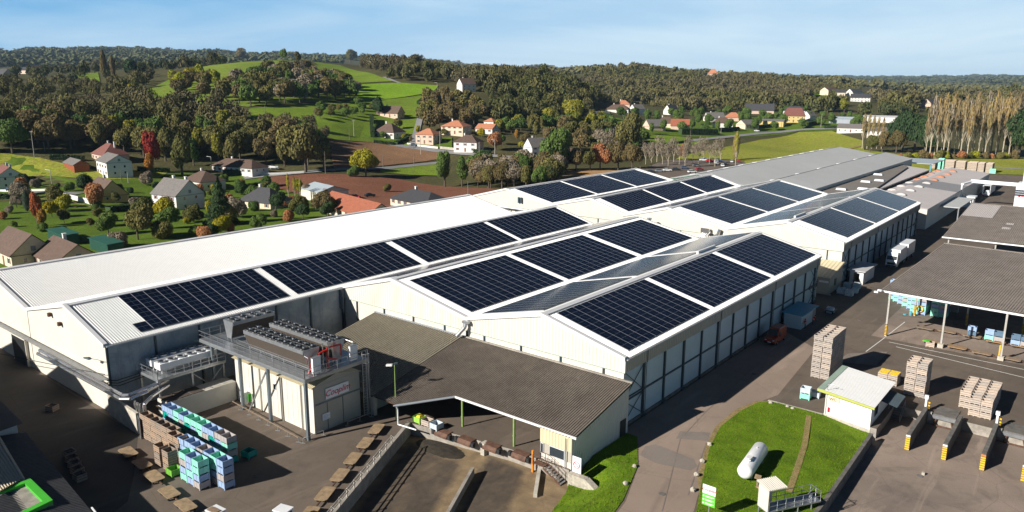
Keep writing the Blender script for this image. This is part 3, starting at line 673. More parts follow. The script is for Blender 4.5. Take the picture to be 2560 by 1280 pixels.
mb = MB(); mb.tube([(-52, 244, 7.0), (-51, 258, 6.9), (-53.5, 262, 7.0), (-51.5, 273, 6.9), (-53, 276, 6.95), (-52, 286, 6.9), (-50.5, 290, 6.8)], .14, 5); t.part('cable', mb, 'steel_dark')
mb = MB(); mb.box(-41.9, 262, 4.6, -36.6, 288, 4.85); t.part('side_canopy', mb, 'membrane_grey')
for y in (262.5, 287): mb = MB(); mb.box(-37.1, y - .15, 0, -36.8, y + .15, 4.6); t.part('post', mb, 'steel_galv')

# ------------------------------------------------------------------ lean-to roofs, dock canopy and cabin
LZ = lambda y: 3.85 + (6.25 - 3.85) * (y - 62.1) / (73.7 - 62.1)
t = Thing('leanto_roof', 'brown ribbed lean-to roof behind the roof chillers, against the middle gable', 'lean-to', (-77, 65, 0))
def rsheet(t, name, x0, x1, yl, yh, zf, mat, pitch=.3, amp=.05):
    mb = MB(); L = x1 - x0
    mb.ribbed(lambda s: (x0 + s, yl(x0 + s), zf(yl(x0 + s))), lambda s: (x0 + s, yh(x0 + s), zf(yh(x0 + s))), L, pitch, amp, (0, -.2, .98))
    o = t.part(name, mb, mat)
    mb = MB(); mb.ribbed(lambda s: (x0 + s, yl(x0 + s), zf(yl(x0 + s)) - .12), lambda s: (x0 + s, yh(x0 + s), zf(yh(x0 + s)) - .12), L, 2., 0, (0, 0, 1)); t.part(name + '_lining', mb, 'rust'); return o
Z1 = lambda y: LZ(y) * 1.0
rsheet(t, 'roof_sheet', -86, -67.8, lambda x: 57.2 if x > -72 else 57.2 + (-72 - x) * .42, lambda x: 73.7, Z1, 'fibre_brown', .42, .10)
mb = MB(); mb.box(-86, 73.55, 6.2, -67.8, 73.75, 6.42); t.part('flashing', mb, 'trim_grey')
for x in (-85, -79, -73): mb = MB(); mb.box(x - .12, 63, 0, x + .12, 63.3, 4); t.part('post', mb, 'steel_blue')
mb = MB(); mb.box(-69.6, 57.6, 0, -67.9, 58.0, 2.8); mb.box(-69.6, 57.8, 0, -69.3, 72, 2.8); t.part('side_screen', mb, 'cladding_beige')
t = Thing('dock_canopy', 'old speckled corrugated canopy over the loading platform with green posts', 'canopy', (-54, 68, 0))
def ylow(x):
    if x < -63.5: return 57.3
    if x < -58.4: return 57.3 + (x + 63.5) / 5.1 * 4.8
    return 62.1
rsheet(t, 'roof_sheet', -67.7, -41.0, ylow, lambda x: 73.7, LZ, 'fibre_dark', .30, .085)
mb = MB(); mb.box(-67.7, 73.5, 6.27, -41.0, 73.76, 6.44); t.part('flashing', mb, 'concrete')
mb = MB(); mb.box(-58.4, 61.9, 3.62, -40.9, 62.04, 3.86); t.part('fascia', mb, 'trim_white')
mb = MB(); mb.extr([(-63.6, 57.2, 2.72), (-58.5, 62.0, 3.65), (-58.5, 62.0, 3.85), (-63.6, 57.2, 2.92)], (.15, -.15, 0)); mb.cyl((-63.7, 56.9, 2.8), (-58.5, 61.8, 3.7), .1, .1, 6); t.part('gutter', mb, 'trim_grey')
for x, y in ((-57.5, 62.3), (-49.5, 62.2), (-57.5, 68), (-49.5, 68)):
    mb = MB(); mb.box(x - .1, y - .1, .06, x + .1, y + .1, LZ(y) - .1); mb.box(x - .14, y - .14, 1.3, x + .14, y + .14, 1.42); t.part('post', mb, 'green_post')
mb = MB(); mb.tube([(-63.6, 57.3, 2.7), (-63.6, 57.5, 2.2), (-63.6, 57.5, .25), (-60.9, 57.9, .2)], .09, 6); t.part('downpipe', mb, 'trim_white')
# cabin at the canopy end
t = Thing('dock_cabin', 'cream panelled cabin with a wide window under the canopy end, steel stair beside it', 'cabin', (-43.5, 62, -1.4))
mb = MB(); mb.ribbed(lambda s: (-41.35, 61.9 + s, -.25), lambda s: (-41.35, 61.9 + s, LZ(61.9 + s) - .16), 11.6, .4, .05, (1, 0, 0)); t.part('side_cladding', mb, 'cladding_cream')
mb = MB(); mb.box(-45.55, 61.95, -1.4, -41.45, 62.15, 3.6); mb.box(-45.6, 62.15, 0, -45.4, 73, 3.6); mb.box(-41.75, 62.15, -1.4, -41.42, 73.3, 3.6); t.part('wall', mb, 'cladding_beige')
mb = MB(); mb.ribbed(lambda s: (-45.6 + s, 61.9, 2.0), lambda s: (-45.6 + s, 61.9, 3.7), 4.2, .4, .04, (0, -1, 0)); t.part('front_cladding', mb, 'cladding_yellow')
mb = MB(); mb.ribbed(lambda s: (-45.6 + s, 61.9, -.35), lambda s: (-45.6 + s, 61.9, .75), 4.2, .4, .04, (0, -1, 0)); t.part('front_cladding', mb, 'cladding_cream')
mb = MB(); mb.box(-45.6, 61.78, -1.4, -41.4, 62, -.35); t.part('plinth', mb, 'concrete_pale')
for xa, xb in ((-44.3, -42.3), (-45.5, -45.1)):
    mb = MB(); mb.box(xa, 61.84, .8, xb, 61.9, 1.95); w = t.part('window', mb, 'trim_white'); mb = MB(); mb.box(xa + .06, 61.8, .86, xb - .06, 61.83, 1.89); t.part('pane', mb, 'glass', parent=w)
mb = MB(); mb.tube([(-42.1, 61.7, 3.5), (-42.1, 61.7, -.6)], .07, 6); t.part('downpipe', mb, 'trim_grey')
mb = MB(); mb.box(-41.3, 73.0 - 1.3, 0, -41.22, 73.2 - .3, 2.1); t.part('door', mb, 'black_plastic')
t = Thing('no_entry_sign', 'white notice with red circle fixed at the corner of the cream cabin', 'sign', (-41.2, 61.9, .3)); mb = MB(); mb.box(-41.25, 61.85, -.2, -40.15, 61.9, 1.75); t.part('board', mb, 'sign_white')
mb = MB()
for k in range(20):
    a, b = 2 * math.pi * k / 20, 2 * math.pi * (k + 1) / 20; mb.bar((-40.7 + .38 * math.cos(a), 61.83, .85 + .38 * math.sin(a)), (-40.7 + .38 * math.cos(b), 61.83, .85 + .38 * math.sin(b)), .09, .03)
mb.bar((-40.95, 61.83, 1.1), (-40.45, 61.83, .6), .08, .03); t.part('symbol', mb, 'sign_red')
mb = MB()
for k in (1.52, 1.40, .18, .05): mb.box(-41.1, 61.83, k, -40.3, 61.845, k + .05)
t.part('lettering', mb, 'steel_blue')
# stair
t = Thing('steel_stair', 'steel stair with handrails going down from the cream cabin', 'stair', (-44.5, 60, -1.4))
mb = MB(); mb.box(-45.6, 60.6, -.1, -44.1, 61.7, .0); t.part('landing', mb, 'rust')
mb = MB()
for k in range(7): mb.box(-44.0 + k * .33, 60.5, -.25 - k * .17, -43.75 + k * .33, 61.5, -.2 - k * .17)
t.part('treads', mb, 'steel_galv')
mb = MB()
for y in (60.45, 61.55): mb.bar((-44.1, y, -.1), (-41.8, y, -1.4), .06, .2)
t.part('stringers', mb, 'rust')
mb = MB()
for y in (60.45, 61.55):
    mb.tube([(-45.6, y, 1.0), (-44.1, y, 1.0), (-41.8, y, -.35)], .03, 5); mb.tube([(-45.6, y, .5), (-44.1, y, .5), (-41.8, y, -.85)], .025, 5)
    for k in range(5): x = -45.5 + k * .9; zz = 0 if x < -44.1 else -.1 - (x + 44.1) * .57; mb.cyl((x, y, zz - .1), (x, y, zz + 1.0), .03, .03, 5)
t.part('handrail', mb, 'rust')
mb = MB(); mb.box(-46.0, 60.9, -1.4, -45.8, 61.1, 1.2); one('marker_post', mb, 'hazard_orange', 'tall orange post at the foot of the cream cabin wall', 'post', (-45.9, 61, -1.4))
# dock platform levellers and bumpers
for i, (x, y) in enumerate(((-57.7 - .6, 60.0), (-54.9, 60.3), (-51.6, 61.0), (-47.8, 61.5))):
    t = Thing('dock_leveller', ('rusty dock leveller, leftmost of four, by the crates', 'rusty dock leveller between the two green posts, left one', 'dark dock leveller right of the pale concrete pier', 'dark dock leveller nearest the cream cabin')[i], 'dock leveller', (x, y, 0), group='dock levellers under the canopy')
    mb = MB(); mb.extr([(x - 1.0, y - .75, -.22), (x - 1.0, y - .55, .1), (x - 1.0, y + .35, .16), (x - 1.0, y + .35, -.1), (x - 1.0, y - .75, -.5)], (2.0, 0, 0)); t.part('lip', mb, 'rust')
    for s in (-1, 1): mb = MB(); mb.box(x + s * 1.28 - .2, y - .72, -.45, x + s * 1.28 + .2, y - .3, .1); t.part('bumper', mb, 'rubber')
mb = MB(); mb.box(-52.95, 60.35, -1.38, -52.4, 61.2, .12); one('concrete_pier', mb, 'concrete_pale', 'pale concrete pier between two dock levellers', 'pier', (-52.7, 60.8, -1.4))
# ramp walls
def wall_line(name, label, pts, w, z0, z1, mat, group=None):
    mb = MB()
    for a, b in zip(pts, pts[1:]):
        za = a[2] if len(a) > 2 else z1; zb = b[2] if len(b) > 2 else z1; d = Vector((b[0] - a[0], b[1] - a[1], 0)).normalized(); nn = Vector((-d.y, d.x, 0)) * w / 2
        A, B = Vector((a[0], a[1], 0)), Vector((b[0], b[1], 0))
        c = [A - nn, B - nn, B + nn, A + nn]; zz = [za, zb, zb, za]
        mb.hexa([(p.x, p.y, z0) for p in c], [(p.x, p.y, z) for p, z in zip(c, zz)])
    return one(name, mb, mat, label, 'wall', (pts[0][0], pts[0][1], z0), group)
wall_line('retaining_wall', 'long concrete retaining wall beside the sunken ramp under the trailing railing', [(-63.2, 58.9), (-54.5, 41), (-41.5, 15)], .45, -1.4, .22, 'concrete')
wall_line('ramp_divider_wall', 'low concrete wall dividing the sunken loading yard', [at(1182, 1168, -.5), at(1118, 1282, -.5), (-40, 33.3, -.4)], .35, -1.4, -.5, 'concrete')
wall_line('rubble_wall', 'short rough rubble wall below the cream cabin at the grass', [(-41.3, 61.4, .0), (-39.2, 61.6, -.1), (-37.5, 61.2, -.7)], .7, -1.4, .0, 'stone')
wall_line('broken_wall', 'short leaning concrete stub wall left of the steel stair', [at(1349, 1165, -1), at(1338, 1235, -1)], .4, -1.4, -.6, 'concrete_pale')
t = Thing('railing', 'weathered timber and steel railing along the sunken ramp', 'railing', (-60, 50, .2)); a = Vector((-60.6, 53.7, .22)); b = Vector((-42.5, 17, .22)); n = 24
for k in range(n + 1): p = a.lerp(b, k / n); mb = MB(); mb.bar(p, p + Vector((0, 0, .95)), .09); mb.bar(p + Vector((0, 0, .9)), p + Vector((.3, .12, .75)), .07); t.part('post', mb, 'concrete_pale')
for z in (.45, .85): mb = MB(); mb.bar(a + Vector((.0, 0, z)), b + Vector((0, 0, z)), .05, .12); t.part('rail', mb, 'pole_concrete')
mb = MB(); c = at(1085, 1130, -1.4); rng2 = random.Random(3)
vs = []; n1, n2 = 22, 14
for i in range(n1):
    for j in range(n2):
        u, v = i / (n1 - 1) * 2 - 1, j / (n2 - 1) * 2 - 1; r = max(0, 1 - (u * u + v * v)); vs.append((c[0] + u * 3.6 - v * .3, c[1] + v * 1.5 + u * .2 + 1, -1.41 + .30 * r * (.6 + .6 * rng2.random())))
mb.add(vs, [(i * n2 + j, (i + 1) * n2 + j, (i + 1) * n2 + j + 1, i * n2 + j + 1) for i in range(n1 - 1) for j in range(n2 - 1)]); o = one('silt_heap', mb, 'soil_dark', 'low heap of dark wet silt at the head of the sunken yard', 'silt', c, smooth=True)
flat('silt_stain', [at(*p, -1.39)[:2] for p in ((1020, 1100), (1080, 1090), (1250, 1125), (1330, 1165), (1330, 1180), (1230, 1180), (1190, 1280), (1130, 1280), (1165, 1180), (1110, 1150), (1040, 1150), (1000, 1200), (960, 1280), (930, 1280))], -1.39, 'silt_wet') if False else None

# ------------------------------------------------------------------ chiller plant room, platform and condensers
X0, X1, Y0, Y1 = -85.6, -69.3, 49.7, 56.6
t = Thing('plant_room', 'cream clad plant room under the chiller platform, with a shop sign on its end wall', 'building', (X0, Y0, 0))
mb = MB(); mb.ribbed(lambda s: (X0 + s, Y0, 0.1), lambda s: (X0 + s, Y0, 5.9), X1 - X0, 1.0, .03, (0, -1, 0), duty=(.05, .02)); t.part('side_cladding', mb, 'cladding_cream')
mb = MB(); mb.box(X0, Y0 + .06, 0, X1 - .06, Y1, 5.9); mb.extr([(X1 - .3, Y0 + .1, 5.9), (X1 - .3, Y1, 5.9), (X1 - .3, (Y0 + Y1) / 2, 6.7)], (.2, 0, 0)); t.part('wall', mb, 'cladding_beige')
mb = MB(); mb.box(X1 - .05, Y0 + .3, 3.55, X1 + .06, Y1 + .1, 3.7); mb.box(X1 - .06, Y0 + 1.9, 0, X1 + .02, Y0 + 1.96, 3.5); mb.box(X1 - .06, Y0 + 4.2, 0, X1 + .02, Y0 + 4.26, 3.5); t.part('trim', mb, 'steel_blue')
mb = MB(); mb.ribbed(lambda s: (X0 - .2 + s, Y0 - .35, 5.85), lambda s: (X0 - .2 + s, (Y0 + Y1) / 2, 6.75), X1 - X0 + .3, .3, .05, (0, -.2, 1)); t.part('roof', mb, 'cladding_yellow')
mb = MB(); mb.ribbed(lambda s: (X0 - .2 + s, Y1 + .2, 5.85), lambda s: (X0 - .2 + s, (Y0 + Y1) / 2, 6.75), X1 - X0 + .3, .3, .05, (0, .2, 1)); t.part('roof', mb, 'cladding_yellow')
for x in (-78.5, -77.2): mb = MB(); mb.box(x, Y0 - .06, 3.7, x + .55, Y0 - .035, 4.5); w = t.part('window', mb, 'trim_white'); mb = MB(); mb.box(x + .06, Y0 - .09, 3.76, x + .49, Y0 - .065, 4.44); t.part('pane', mb, 'glass', parent=w)
for x in (-80.0, -75.4, -71.6): mb = MB(); mb.tube([(x, Y0 - .12, 5.8), (x, Y0 - .12, .1)], .07, 6); t.part('downpipe', mb, 'cladding_beige')
def text(name, body, size, loc, rot, mat, parent=None, shear=0., ext=.01, sx=1.):
    c = bpy.data.curves.new(name, 'FONT'); c.body = body; c.size = size; c.extrude = ext; c.align_x = 'CENTER'; c.align_y = 'CENTER'; c.shear = shear; c.resolution_u = 3
    o = bpy.data.objects.new(name + '_tmp', c); COL.objects.link(o); bpy.context.view_layer.update(); me = bpy.data.meshes.new_from_object(o); bpy.data.objects.remove(o)
    o = bpy.data.objects.new(name, me); COL.objects.link(o); me.materials.clear(); me.materials.append(M(mat)); o.location = loc; o.rotation_euler = rot; o.scale = (sx, 1, 1)
    if parent: o.parent = parent
    return o
s = Thing('company_sign', 'white sign reading Cooplim in red script on the end wall of the plant room', 'sign', (X1 + .1, 53.0, 4.6)); mb = MB(); mb.box(X1 + .03, 51.4, 3.95, X1 + .1, 54.8, 5.25); s.part('board', mb, 'sign_white')
text('lettering', 'Cooplim', 1.05, (.03, .1, -.0), (R(90), 0, R(90)), 'sign_red', s.o, .35)
s = Thing('door_notice', 'small pale blue notice on the shaded sliding door of the plant room', 'sign', (X1 + .05, 51.3, 1.9)); mb = MB(); mb.box(X1 + .03, 50.8, 1.45, X1 + .07, 51.9, 2.25); s.part('board', mb, 'sign_white'); mb = MB()
for k in range(4): mb.box(X1 + .08, 50.9, 1.55 + k * .16, X1 + .09, 51.8 - (k % 2) * .3, 1.62 + k * .16)
s.part('lettering', mb, 'sign_blue')
# platform
PZ = 7.55; xa, xb, ya, yb = -91.2, -68.6, 48.2, 57.4
t = Thing('chiller_platform', 'galvanised steel platform on tall legs carrying the three chillers above the cream plant room', 'platform', (xa, ya, 0))
mb = MB(); mb.box(xa, ya, PZ - .08, xb, yb, PZ); t.part('deck', mb, 'steel_galv')
mb = MB(); mb.box(xa, ya - .05, PZ - .45, xb, ya + .1, PZ - .08); mb.box(xb - .1, ya, PZ - .45, xb + .05, yb, PZ - .08)
for k in range(9): mb.box(xa + k * 2.8, ya + .1, PZ - .4, xa + k * 2.8 + .12, yb, PZ - .1)
t.part('edge_beam', mb, 'steel_galv')
for x, y in ((-68.75, 48.35), (-76.2, 48.4), (-82.2, 48.4), (-88.6, 48.4), (-68.75, 57.2), (-88.6, 57.2)): mb = MB(); mb.box(x - .17, y - .17, 0, x + .17, y + .17, PZ - .45); t.part('leg', mb, 'steel_blue')
mb = MB(); mb.bar((-76.3, 48.2, 6.6), (-80.6, 48.2, .3), .16); t.part('brace', mb, 'steel_galv')
mb = MB()
for (p, q) in (((xa, ya), (xb, ya)), ((xb, ya), (xb, yb)), ((xa, ya), (xa, yb))):
    for z in (.55, 1.1): mb.bar((p[0], p[1], PZ + z), (q[0], q[1], PZ + z), .05)
    L = math.hypot(q[0] - p[0], q[1] - p[1]); n = int(L / 1.5)
    for k in range(n + 1): mb.bar((p[0] + (q[0] - p[0]) * k / n, p[1] + (q[1] - p[1]) * k / n, PZ), (p[0] + (q[0] - p[0]) * k / n, p[1] + (q[1] - p[1]) * k / n, PZ + 1.1), .05)
t.part('guard_rail', mb, 'steel_galv')
mb = MB()
for z in (.45, .95): mb.bar((-84.5, 49.6, PZ + z), (-69.6, 49.6, PZ + z), .05)
for k in range(6): mb.bar((-84.5 + k * 2.98, 49.6, PZ), (-84.5 + k * 2.98, 49.6, PZ + .95), .05)
t.part('guard_rail', mb, 'steel_galv')
mb = MB()
for y in (56.2, 56.8): mb.cyl((-68.2, y, .6), (-68.2, y, PZ + 1.2), .04, .04, 5)
for k in range(22): mb.bar((-68.2, 56.2, .8 + k * .36), (-68.2, 56.8, .8 + k * .36), .035)
for k in range(6):
    z = 3 + k * 1.1; pts = [(-68.2 + .75 * math.sin(a), 56.5 + .42 * math.cos(a), z) for a in np.linspace(0, math.pi, 7)]; mb.tube(pts, .025, 4)
for a in np.linspace(.3, math.pi - .3, 5): mb.cyl((-68.2 + .75 * math.sin(a), 56.5 + .42 * math.cos(a), 3), (-68.2 + .75 * math.sin(a), 56.5 + .42 * math.cos(a), 8.6), .02, .02, 4)
t.part('caged_ladder', mb, 'steel_galv')
def chiller(label, a, b, nf, z=PZ + .45, H=2.3, w=2.3, dark='tile_brown', first=None):
    """V-shaped dry cooler from a to b (local length along x) with two rows of fans"""
    L = math.dist(a, b); rot = math.atan2(b[1] - a[1], b[0] - a[0])
    t = Thing('roof_chiller', label, 'chiller', (a[0], a[1], z), rot, local=True, group='fan chillers on the steel platform')
    mb = MB(); mb.hexa([(.1, -.45, 0), (L - .1, -.45, 0), (L - .1, .45, 0), (.1, .45, 0)], [(0.02, -w / 2 + .1, H - .45), (L - .02, -w / 2 + .1, H - .45), (L - .02, w / 2 - .1, H - .45), (.02, w / 2 - .1, H - .45)]); t.part('coil_body', mb, 'coil_brown')
    mb = MB(); mb.box(0, -w / 2, H - .45, L, w / 2, H); t.part('casing', mb, 'steel_galv')
    mb = MB()
    for x in (0, L):
        mb.extr([(x, -w / 2, H), (x, w / 2, H), (x, .5, 0), (x, -.5, 0)], (-.07 if x == 0 else .07, 0, 0))
    k = 0
    while k < L: mb.box(k, -.5, -.45, k + .15, -.4, 0); mb.box(k, .4, -.45, k + .15, .5, 0); k += 2.4
    for j in (-.45, .45): mb.bar((0, j, .02), (L, j, .02), .12)
    t.part('end_plate', mb, 'steel_galv')
    for i in range(nf):
        for j in (-1, 1):
            x, y = (i + .5) * L / nf, j * w / 4; mb = MB(); r = min(.5, L / nf / 2 - .04)
            mb.lathe([(0, r + .06), (.6, r + .02), (1, r), (1, r - .05), (.3, r - .06)], (x, y, H), (x, y, H + .16), 12); mb.cyl((x, y, H + .005), (x, y, H + .06), r, r, 12)
            f = t.part('fan', mb, 'black_plastic')
            mb = MB(); mb.cyl((x, y, H + .1), (x, y, H + .24), .13, .10, 8)
            for q in range(4): an = q * math.pi / 2 + i; mb.bar((x, y, H + .18), (x + r * math.cos(an), y + r * math.sin(an), H + .18), .025)
            t.part('motor_guard', mb, 'steel_galv', parent=f)
    return t
paint('coil_brown', (.085, .065, .05), .7, var=.25, sc=6)
chiller('nearest long two-row fan chiller on the steel platform', (-82.3, 50.4), (-70.2, 50.4), 10)
chiller('second long two-row fan chiller, behind the nearest one on the platform', (-82.3, 54.1), (-70.2, 54.1), 10)
chiller('short four-fan-row chiller at the left end of the steel platform', (-87.2, 50.2), (-87.2, 56.3), 4)
t = Thing('red_pipework', 'red and silver pipework at the end of the two long chillers', 'pipes', (-69.8, 51, PZ)); mb = MB()
for pts in ([(-69.7, 50, PZ + .2), (-69.7, 50, PZ + 1.2), (-69.7, 51.2, PZ + 2.1), (-69.6, 52.2, PZ + 2.3)], [(-69.6, 52.2, PZ + 2.6), (-69.6, 52.2, PZ + .1)], [(-69.6, 52.5, PZ + 2.5), (-69.6, 54.2, PZ + 2.4), (-69.6, 54.2, PZ + 1.0)], [(-69.3, 49.2, PZ + .2), (-69.3, 49.8, PZ + .9), (-69.3, 50.5, PZ + .9)], [(-69.5, 52.3, PZ + 1.2), (-69.5, 53.6, PZ + .7)]): mb.tube(pts, .11, 7)
t.part('red_pipe', mb, 'red_pipe'); mb = MB()
for y in (51.8, 52.6, 53.2): mb.tube([(-69.9, y, PZ), (-69.9, y, PZ + 2.9)], .07, 6); mb.cyl((-69.9, y, PZ + 2.7), (-69.9, y, PZ + 3.05), .13, .13, 6)
mb.tube([(-70, 49.3, PZ + 2.2), (-69.3, 49.3, PZ + 2.1), (-69.2, 49.3, PZ + .2)], .06, 6); mb.tube([(-70, 55.3, PZ + 2.6), (-69.1, 55.6, PZ + 2.4), (-69.0, 55.6, PZ + .2)], .06, 6)
t.part('silver_pipe', mb, 'alu_pipe')
for k, y in enumerate((49.5, 54.9)):
    t = Thing('control_cabinet', 'white control cabinet on the platform edge, %s' % ('nearer the corner' if k == 0 else 'nearer the caged ladder'), 'cabinet', (-68.9, y, PZ), group='cabinets'); mb = MB(); mb.box(-69.05, y, PZ + .25, -68.75, y + 1.1, PZ + 2.1); t.part('box', mb, 'tank_white'); mb = MB(); mb.box(-69.15, y - .06, PZ + 2.1, -68.65, y + 1.16, PZ + 2.17); mb.box(-68.95, y + .1, PZ, -68.85, y + .2, PZ + .25); mb.box(-68.95, y + .9, PZ, -68.85, y + 1.0, PZ + .25); t.part('cover', mb, 'steel_galv')
# guard rails round the plant room foot
def bumprail(label, a, b, mat='concrete_pale', cap='rust'):
    t = Thing('guard_rail', label, 'guard rail', (a[0], a[1], 0)); L = math.dist(a, b); n = max(1, round(L / 2.1)); mb = MB()
    for k in range(n + 1):
        x, y = a[0] + (b[0] - a[0]) * k / n, a[1] + (b[1] - a[1]) * k / n; mb.bar((x, y, 0), (x, y, .6), .07); mb.bar((x - .25, y - .2, .1), (x + .25, y + .1, .1), .06)
    t.part('posts', mb, mat); mb = MB(); mb.bar((a[0], a[1], .65), (b[0], b[1], .65), .12, .05); t.part('rail', mb, cap)
bumprail('low guard rail along the sunlit side of the plant room', (-84.5, 48.2), (-69.2, 47.3), 'steel_galv', 'board_wood')
bumprail('short guard rail along the shaded end of the plant room', (-68.6, 47.5), (-68.5, 50.3), 'steel_galv', 'steel_galv'); bumprail('short guard rail by the caged ladder', (-68.2, 53.6), (-68.0, 57.2), 'steel_galv', 'steel_galv')
t = Thing('heat_pump', 'small outdoor unit and green box at the left of the plant room wall', 'heat pump', (-83, 49.3, 0)); mb = MB(); mb.box(-83.6, 48.9, .5, -82.6, 49.4, 2.0); t.part('casing', mb, 'tank_white'); mb = MB(); mb.cyl((-83.1, 48.88, 1.3), (-83.1, 48.84, 1.3), .38, .38, 12); t.part('grille', mb, 'black_plastic'); mb = MB(); mb.box(-82.2, 49.2, .9, -81.9, 49.5, 1.9); t.part('green_box', mb, 'green_trim')
# second platform with white condensers
t = Thing('condenser_platform', 'lower steel platform on braced legs holding two white fan condensers', 'platform', (-93, 41, 0)); Q = 4.9
mb = MB(); mb.box(-93.2, 40.8, Q - .1, -88.0, 49.8, Q); t.part('deck', mb, 'steel_galv')
mb = MB(); mb.box(-93.2, 40.75, Q - .35, -88.0, 40.9, Q - .1); mb.box(-88.1, 40.8, Q - .35, -87.95, 49.8, Q - .1); t.part('edge_beam', mb, 'steel_galv')
for x, y in ((-88.15, 41), (-88.15, 45.2), (-88.15, 49.5), (-92.9, 41), (-92.9, 49.5)): mb = MB(); mb.box(x - .12, y - .12, 0, x + .12, y + .12, Q - .35); t.part('leg', mb, 'steel_galv')
mb = MB()
for a, b in (((45.2, .3), (49.5, 4.4)), ((45.2, 4.4), (49.5, .3))): mb.bar((-88.0, a[0], a[1]), (-88.0, b[0], b[1]), .06)
t.part('brace', mb, 'steel_galv'); mb = MB()
for (p, q) in (((-93.2, 40.8), (-88.0, 40.8)), ((-88.0, 40.8), (-88.0, 49.8))):
    for z in (.55, 1.05): mb.bar((p[0], p[1], Q + z), (q[0], q[1], Q + z), .05)
    n = int(math.dist(p, q) / 1.1)
    for k in range(n + 1): x, y = p[0] + (q[0] - p[0]) * k / n, p[1] + (q[1] - p[1]) * k / n; mb.bar((x, y, Q), (x, y, Q + 1.05), .05)
t.part('guard_rail', mb, 'steel_galv')
for k, x in enumerate((-90.0, -92.2)):
    t = Thing('fan_condenser', 'white fan condenser on the lower platform, %s' % ('the nearer one' if k == 0 else 'the one against the wall'), 'condenser', (x, 42, Q), group='white condensers'); mb = MB(); mb.box(x - .75, 41.8, Q + .55, x + .75, 49.4, Q + 1.35)
    for y in (42, 45.5, 49): mb.box(x - .7, y, Q, x - .6, y + .1, Q + .55); mb.box(x + .6, y, Q, x + .7, y + .1, Q + .55)
    t.part('casing', mb, 'tank_white')
    for i in range(6):
        y = 42.45 + i * 1.26; mb = MB(); mb.lathe([(0, .52), (1, .5), (1, .44), (.1, .42)], (x, y, Q + 1.35), (x, y, Q + 1.55), 14); f = t.part('fan', mb, 'steel_galv'); mb = MB(); mb.cyl((x, y, Q + 1.36), (x, y, Q + 1.40), .42, .42, 14); mb.cyl((x, y, Q + 1.4), (x, y, Q + 1.52), .12, .12, 8); t.part('blades', mb, 'black_plastic', parent=f)
mb = MB()
for k in range(5): mb.tube([(-92.9, 49.6 - k * .3, Q + 1.5 + .1 * k), (-91 - .3 * k, 50.3, Q + 1.6), (-88.4, 50.5 + .1 * k, Q + 1.7)], .09, 6)
one('green_pipework', mb, 'wc_green', 'greenish pipes joining the white condensers to the tall platform', 'pipes', (-91, 50, Q))
t = Thing('cooling_unit', 'low white cabinet with rusty patched lid under the condenser platform', 'cabinet', (-87, 43, 0)); mb = MB(); mb.box(-88.0, 40.5, 0, -85.6, 49.6, 2.6); t.part('cabinet', mb, 'wall_cream'); mb = MB()
for i in range(3):
    for j in range(2): mb.box(-87.9 + j * 1.15, 40.6 + i * 1.6, 2.62, -86.85 + j * 1.15, 42.1 + i * 1.6, 2.7)
t.part('lid', mb, 'crate_wood_worn')
# pipes along the sunlit front wall + yard wall
wall_line('yard_wall', 'pale concrete wall continuing the long hall front towards the crate rows', [(-93.6, 37.2), (-85.4, 36.8)], .35, 0, 2.7, 'concrete_pale')
t = Thing('steel_gate', 'open dark mesh gate at the end of the pale yard wall', 'gate', (-85.2, 36.8, 0)); mb = MB()
for a, b in (((-85.1, 36.7, .1), (-83.9, 36.3, .1)), ((-85.1, 36.7, 2.5), (-83.9, 36.3, 2.5)), ((-85.1, 36.7, .1), (-85.1, 36.7, 2.5)), ((-83.9, 36.3, .1), (-83.9, 36.3, 2.5)), ((-85.1, 36.7, .1), (-83.9, 36.3, 2.5))): mb.bar(a, b, .07)
t.part('frame', mb, 'steel_galv'); mb = MB(); mb.bar((-85.1, 36.75, 1.3), (-83.9, 36.35, 1.3), .02, 2.3); t.part('mesh_panel', mb, 'steel_dark')
t = Thing('pipe_rack', 'silver pipes and cable tray running along the sunlit hall front and round the corner', 'pipes', (-105, 36.9, 4)); mb = MB()
for dz, dy, xe in ((4.15, 36.7, -113), (3.75, 36.4, -113)): mb.cyl((xe, dy, dz), (-88.5, dy, dz), .22, .22, 8); mb.lathe([(0, .25), (1, .25)], (xe, dy, dz), (xe + .3, dy, dz), 8)
mb.tube([(-88.5, 36.7, 4.15), (-87.9, 37.2, 4.15), (-88.2, 40.8, 4.4)], .22, 8); mb.tube([(-88.5, 36.4, 3.75), (-87.2, 37.0, 3.9), (-87.4, 39, 4.1), (-89, 42.5, 4.1)], .22, 8)
mb.tube([(-85.9, 37.9, .2), (-85.9, 37.9, 3.3), (-86.3, 39.0, 3.7), (-88, 42, 3.8)], .22, 8)
for k in range(3): mb.cyl((-87.6 + .7 * k, 37.6, 0), (-87.6 + .7 * k, 37.6, 3.4), .12, .12, 6)
t.part('insulated_pipe', mb, 'alu_pipe'); mb = MB()
for k in range(4): mb.bar((-147, 36.9 - .22 * k, 4.95 + .02 * k), (-92.6, 36.9 - .22 * k, 4.95 + .02 * k), .09)
for k in range(34): mb.bar((-147 + k * 1.6, 36.3, 4.85), (-147 + k * 1.6, 37.2, 4.85), .06)
t.part('cable_tray', mb, 'steel_galv'); mb = MB(); 
for k in range(3): mb.tube([(-92.9, 36.9, 4.8 - .3 * k), (-92.7 + .2 * k, 38, 4.5 - .3 * k), (-92.9, 42, 4.6 - .3 * k), (-92.9, 50, 4.6 - .3 * k)], .06, 5)
t.part('cable', mb, 'black_plastic')
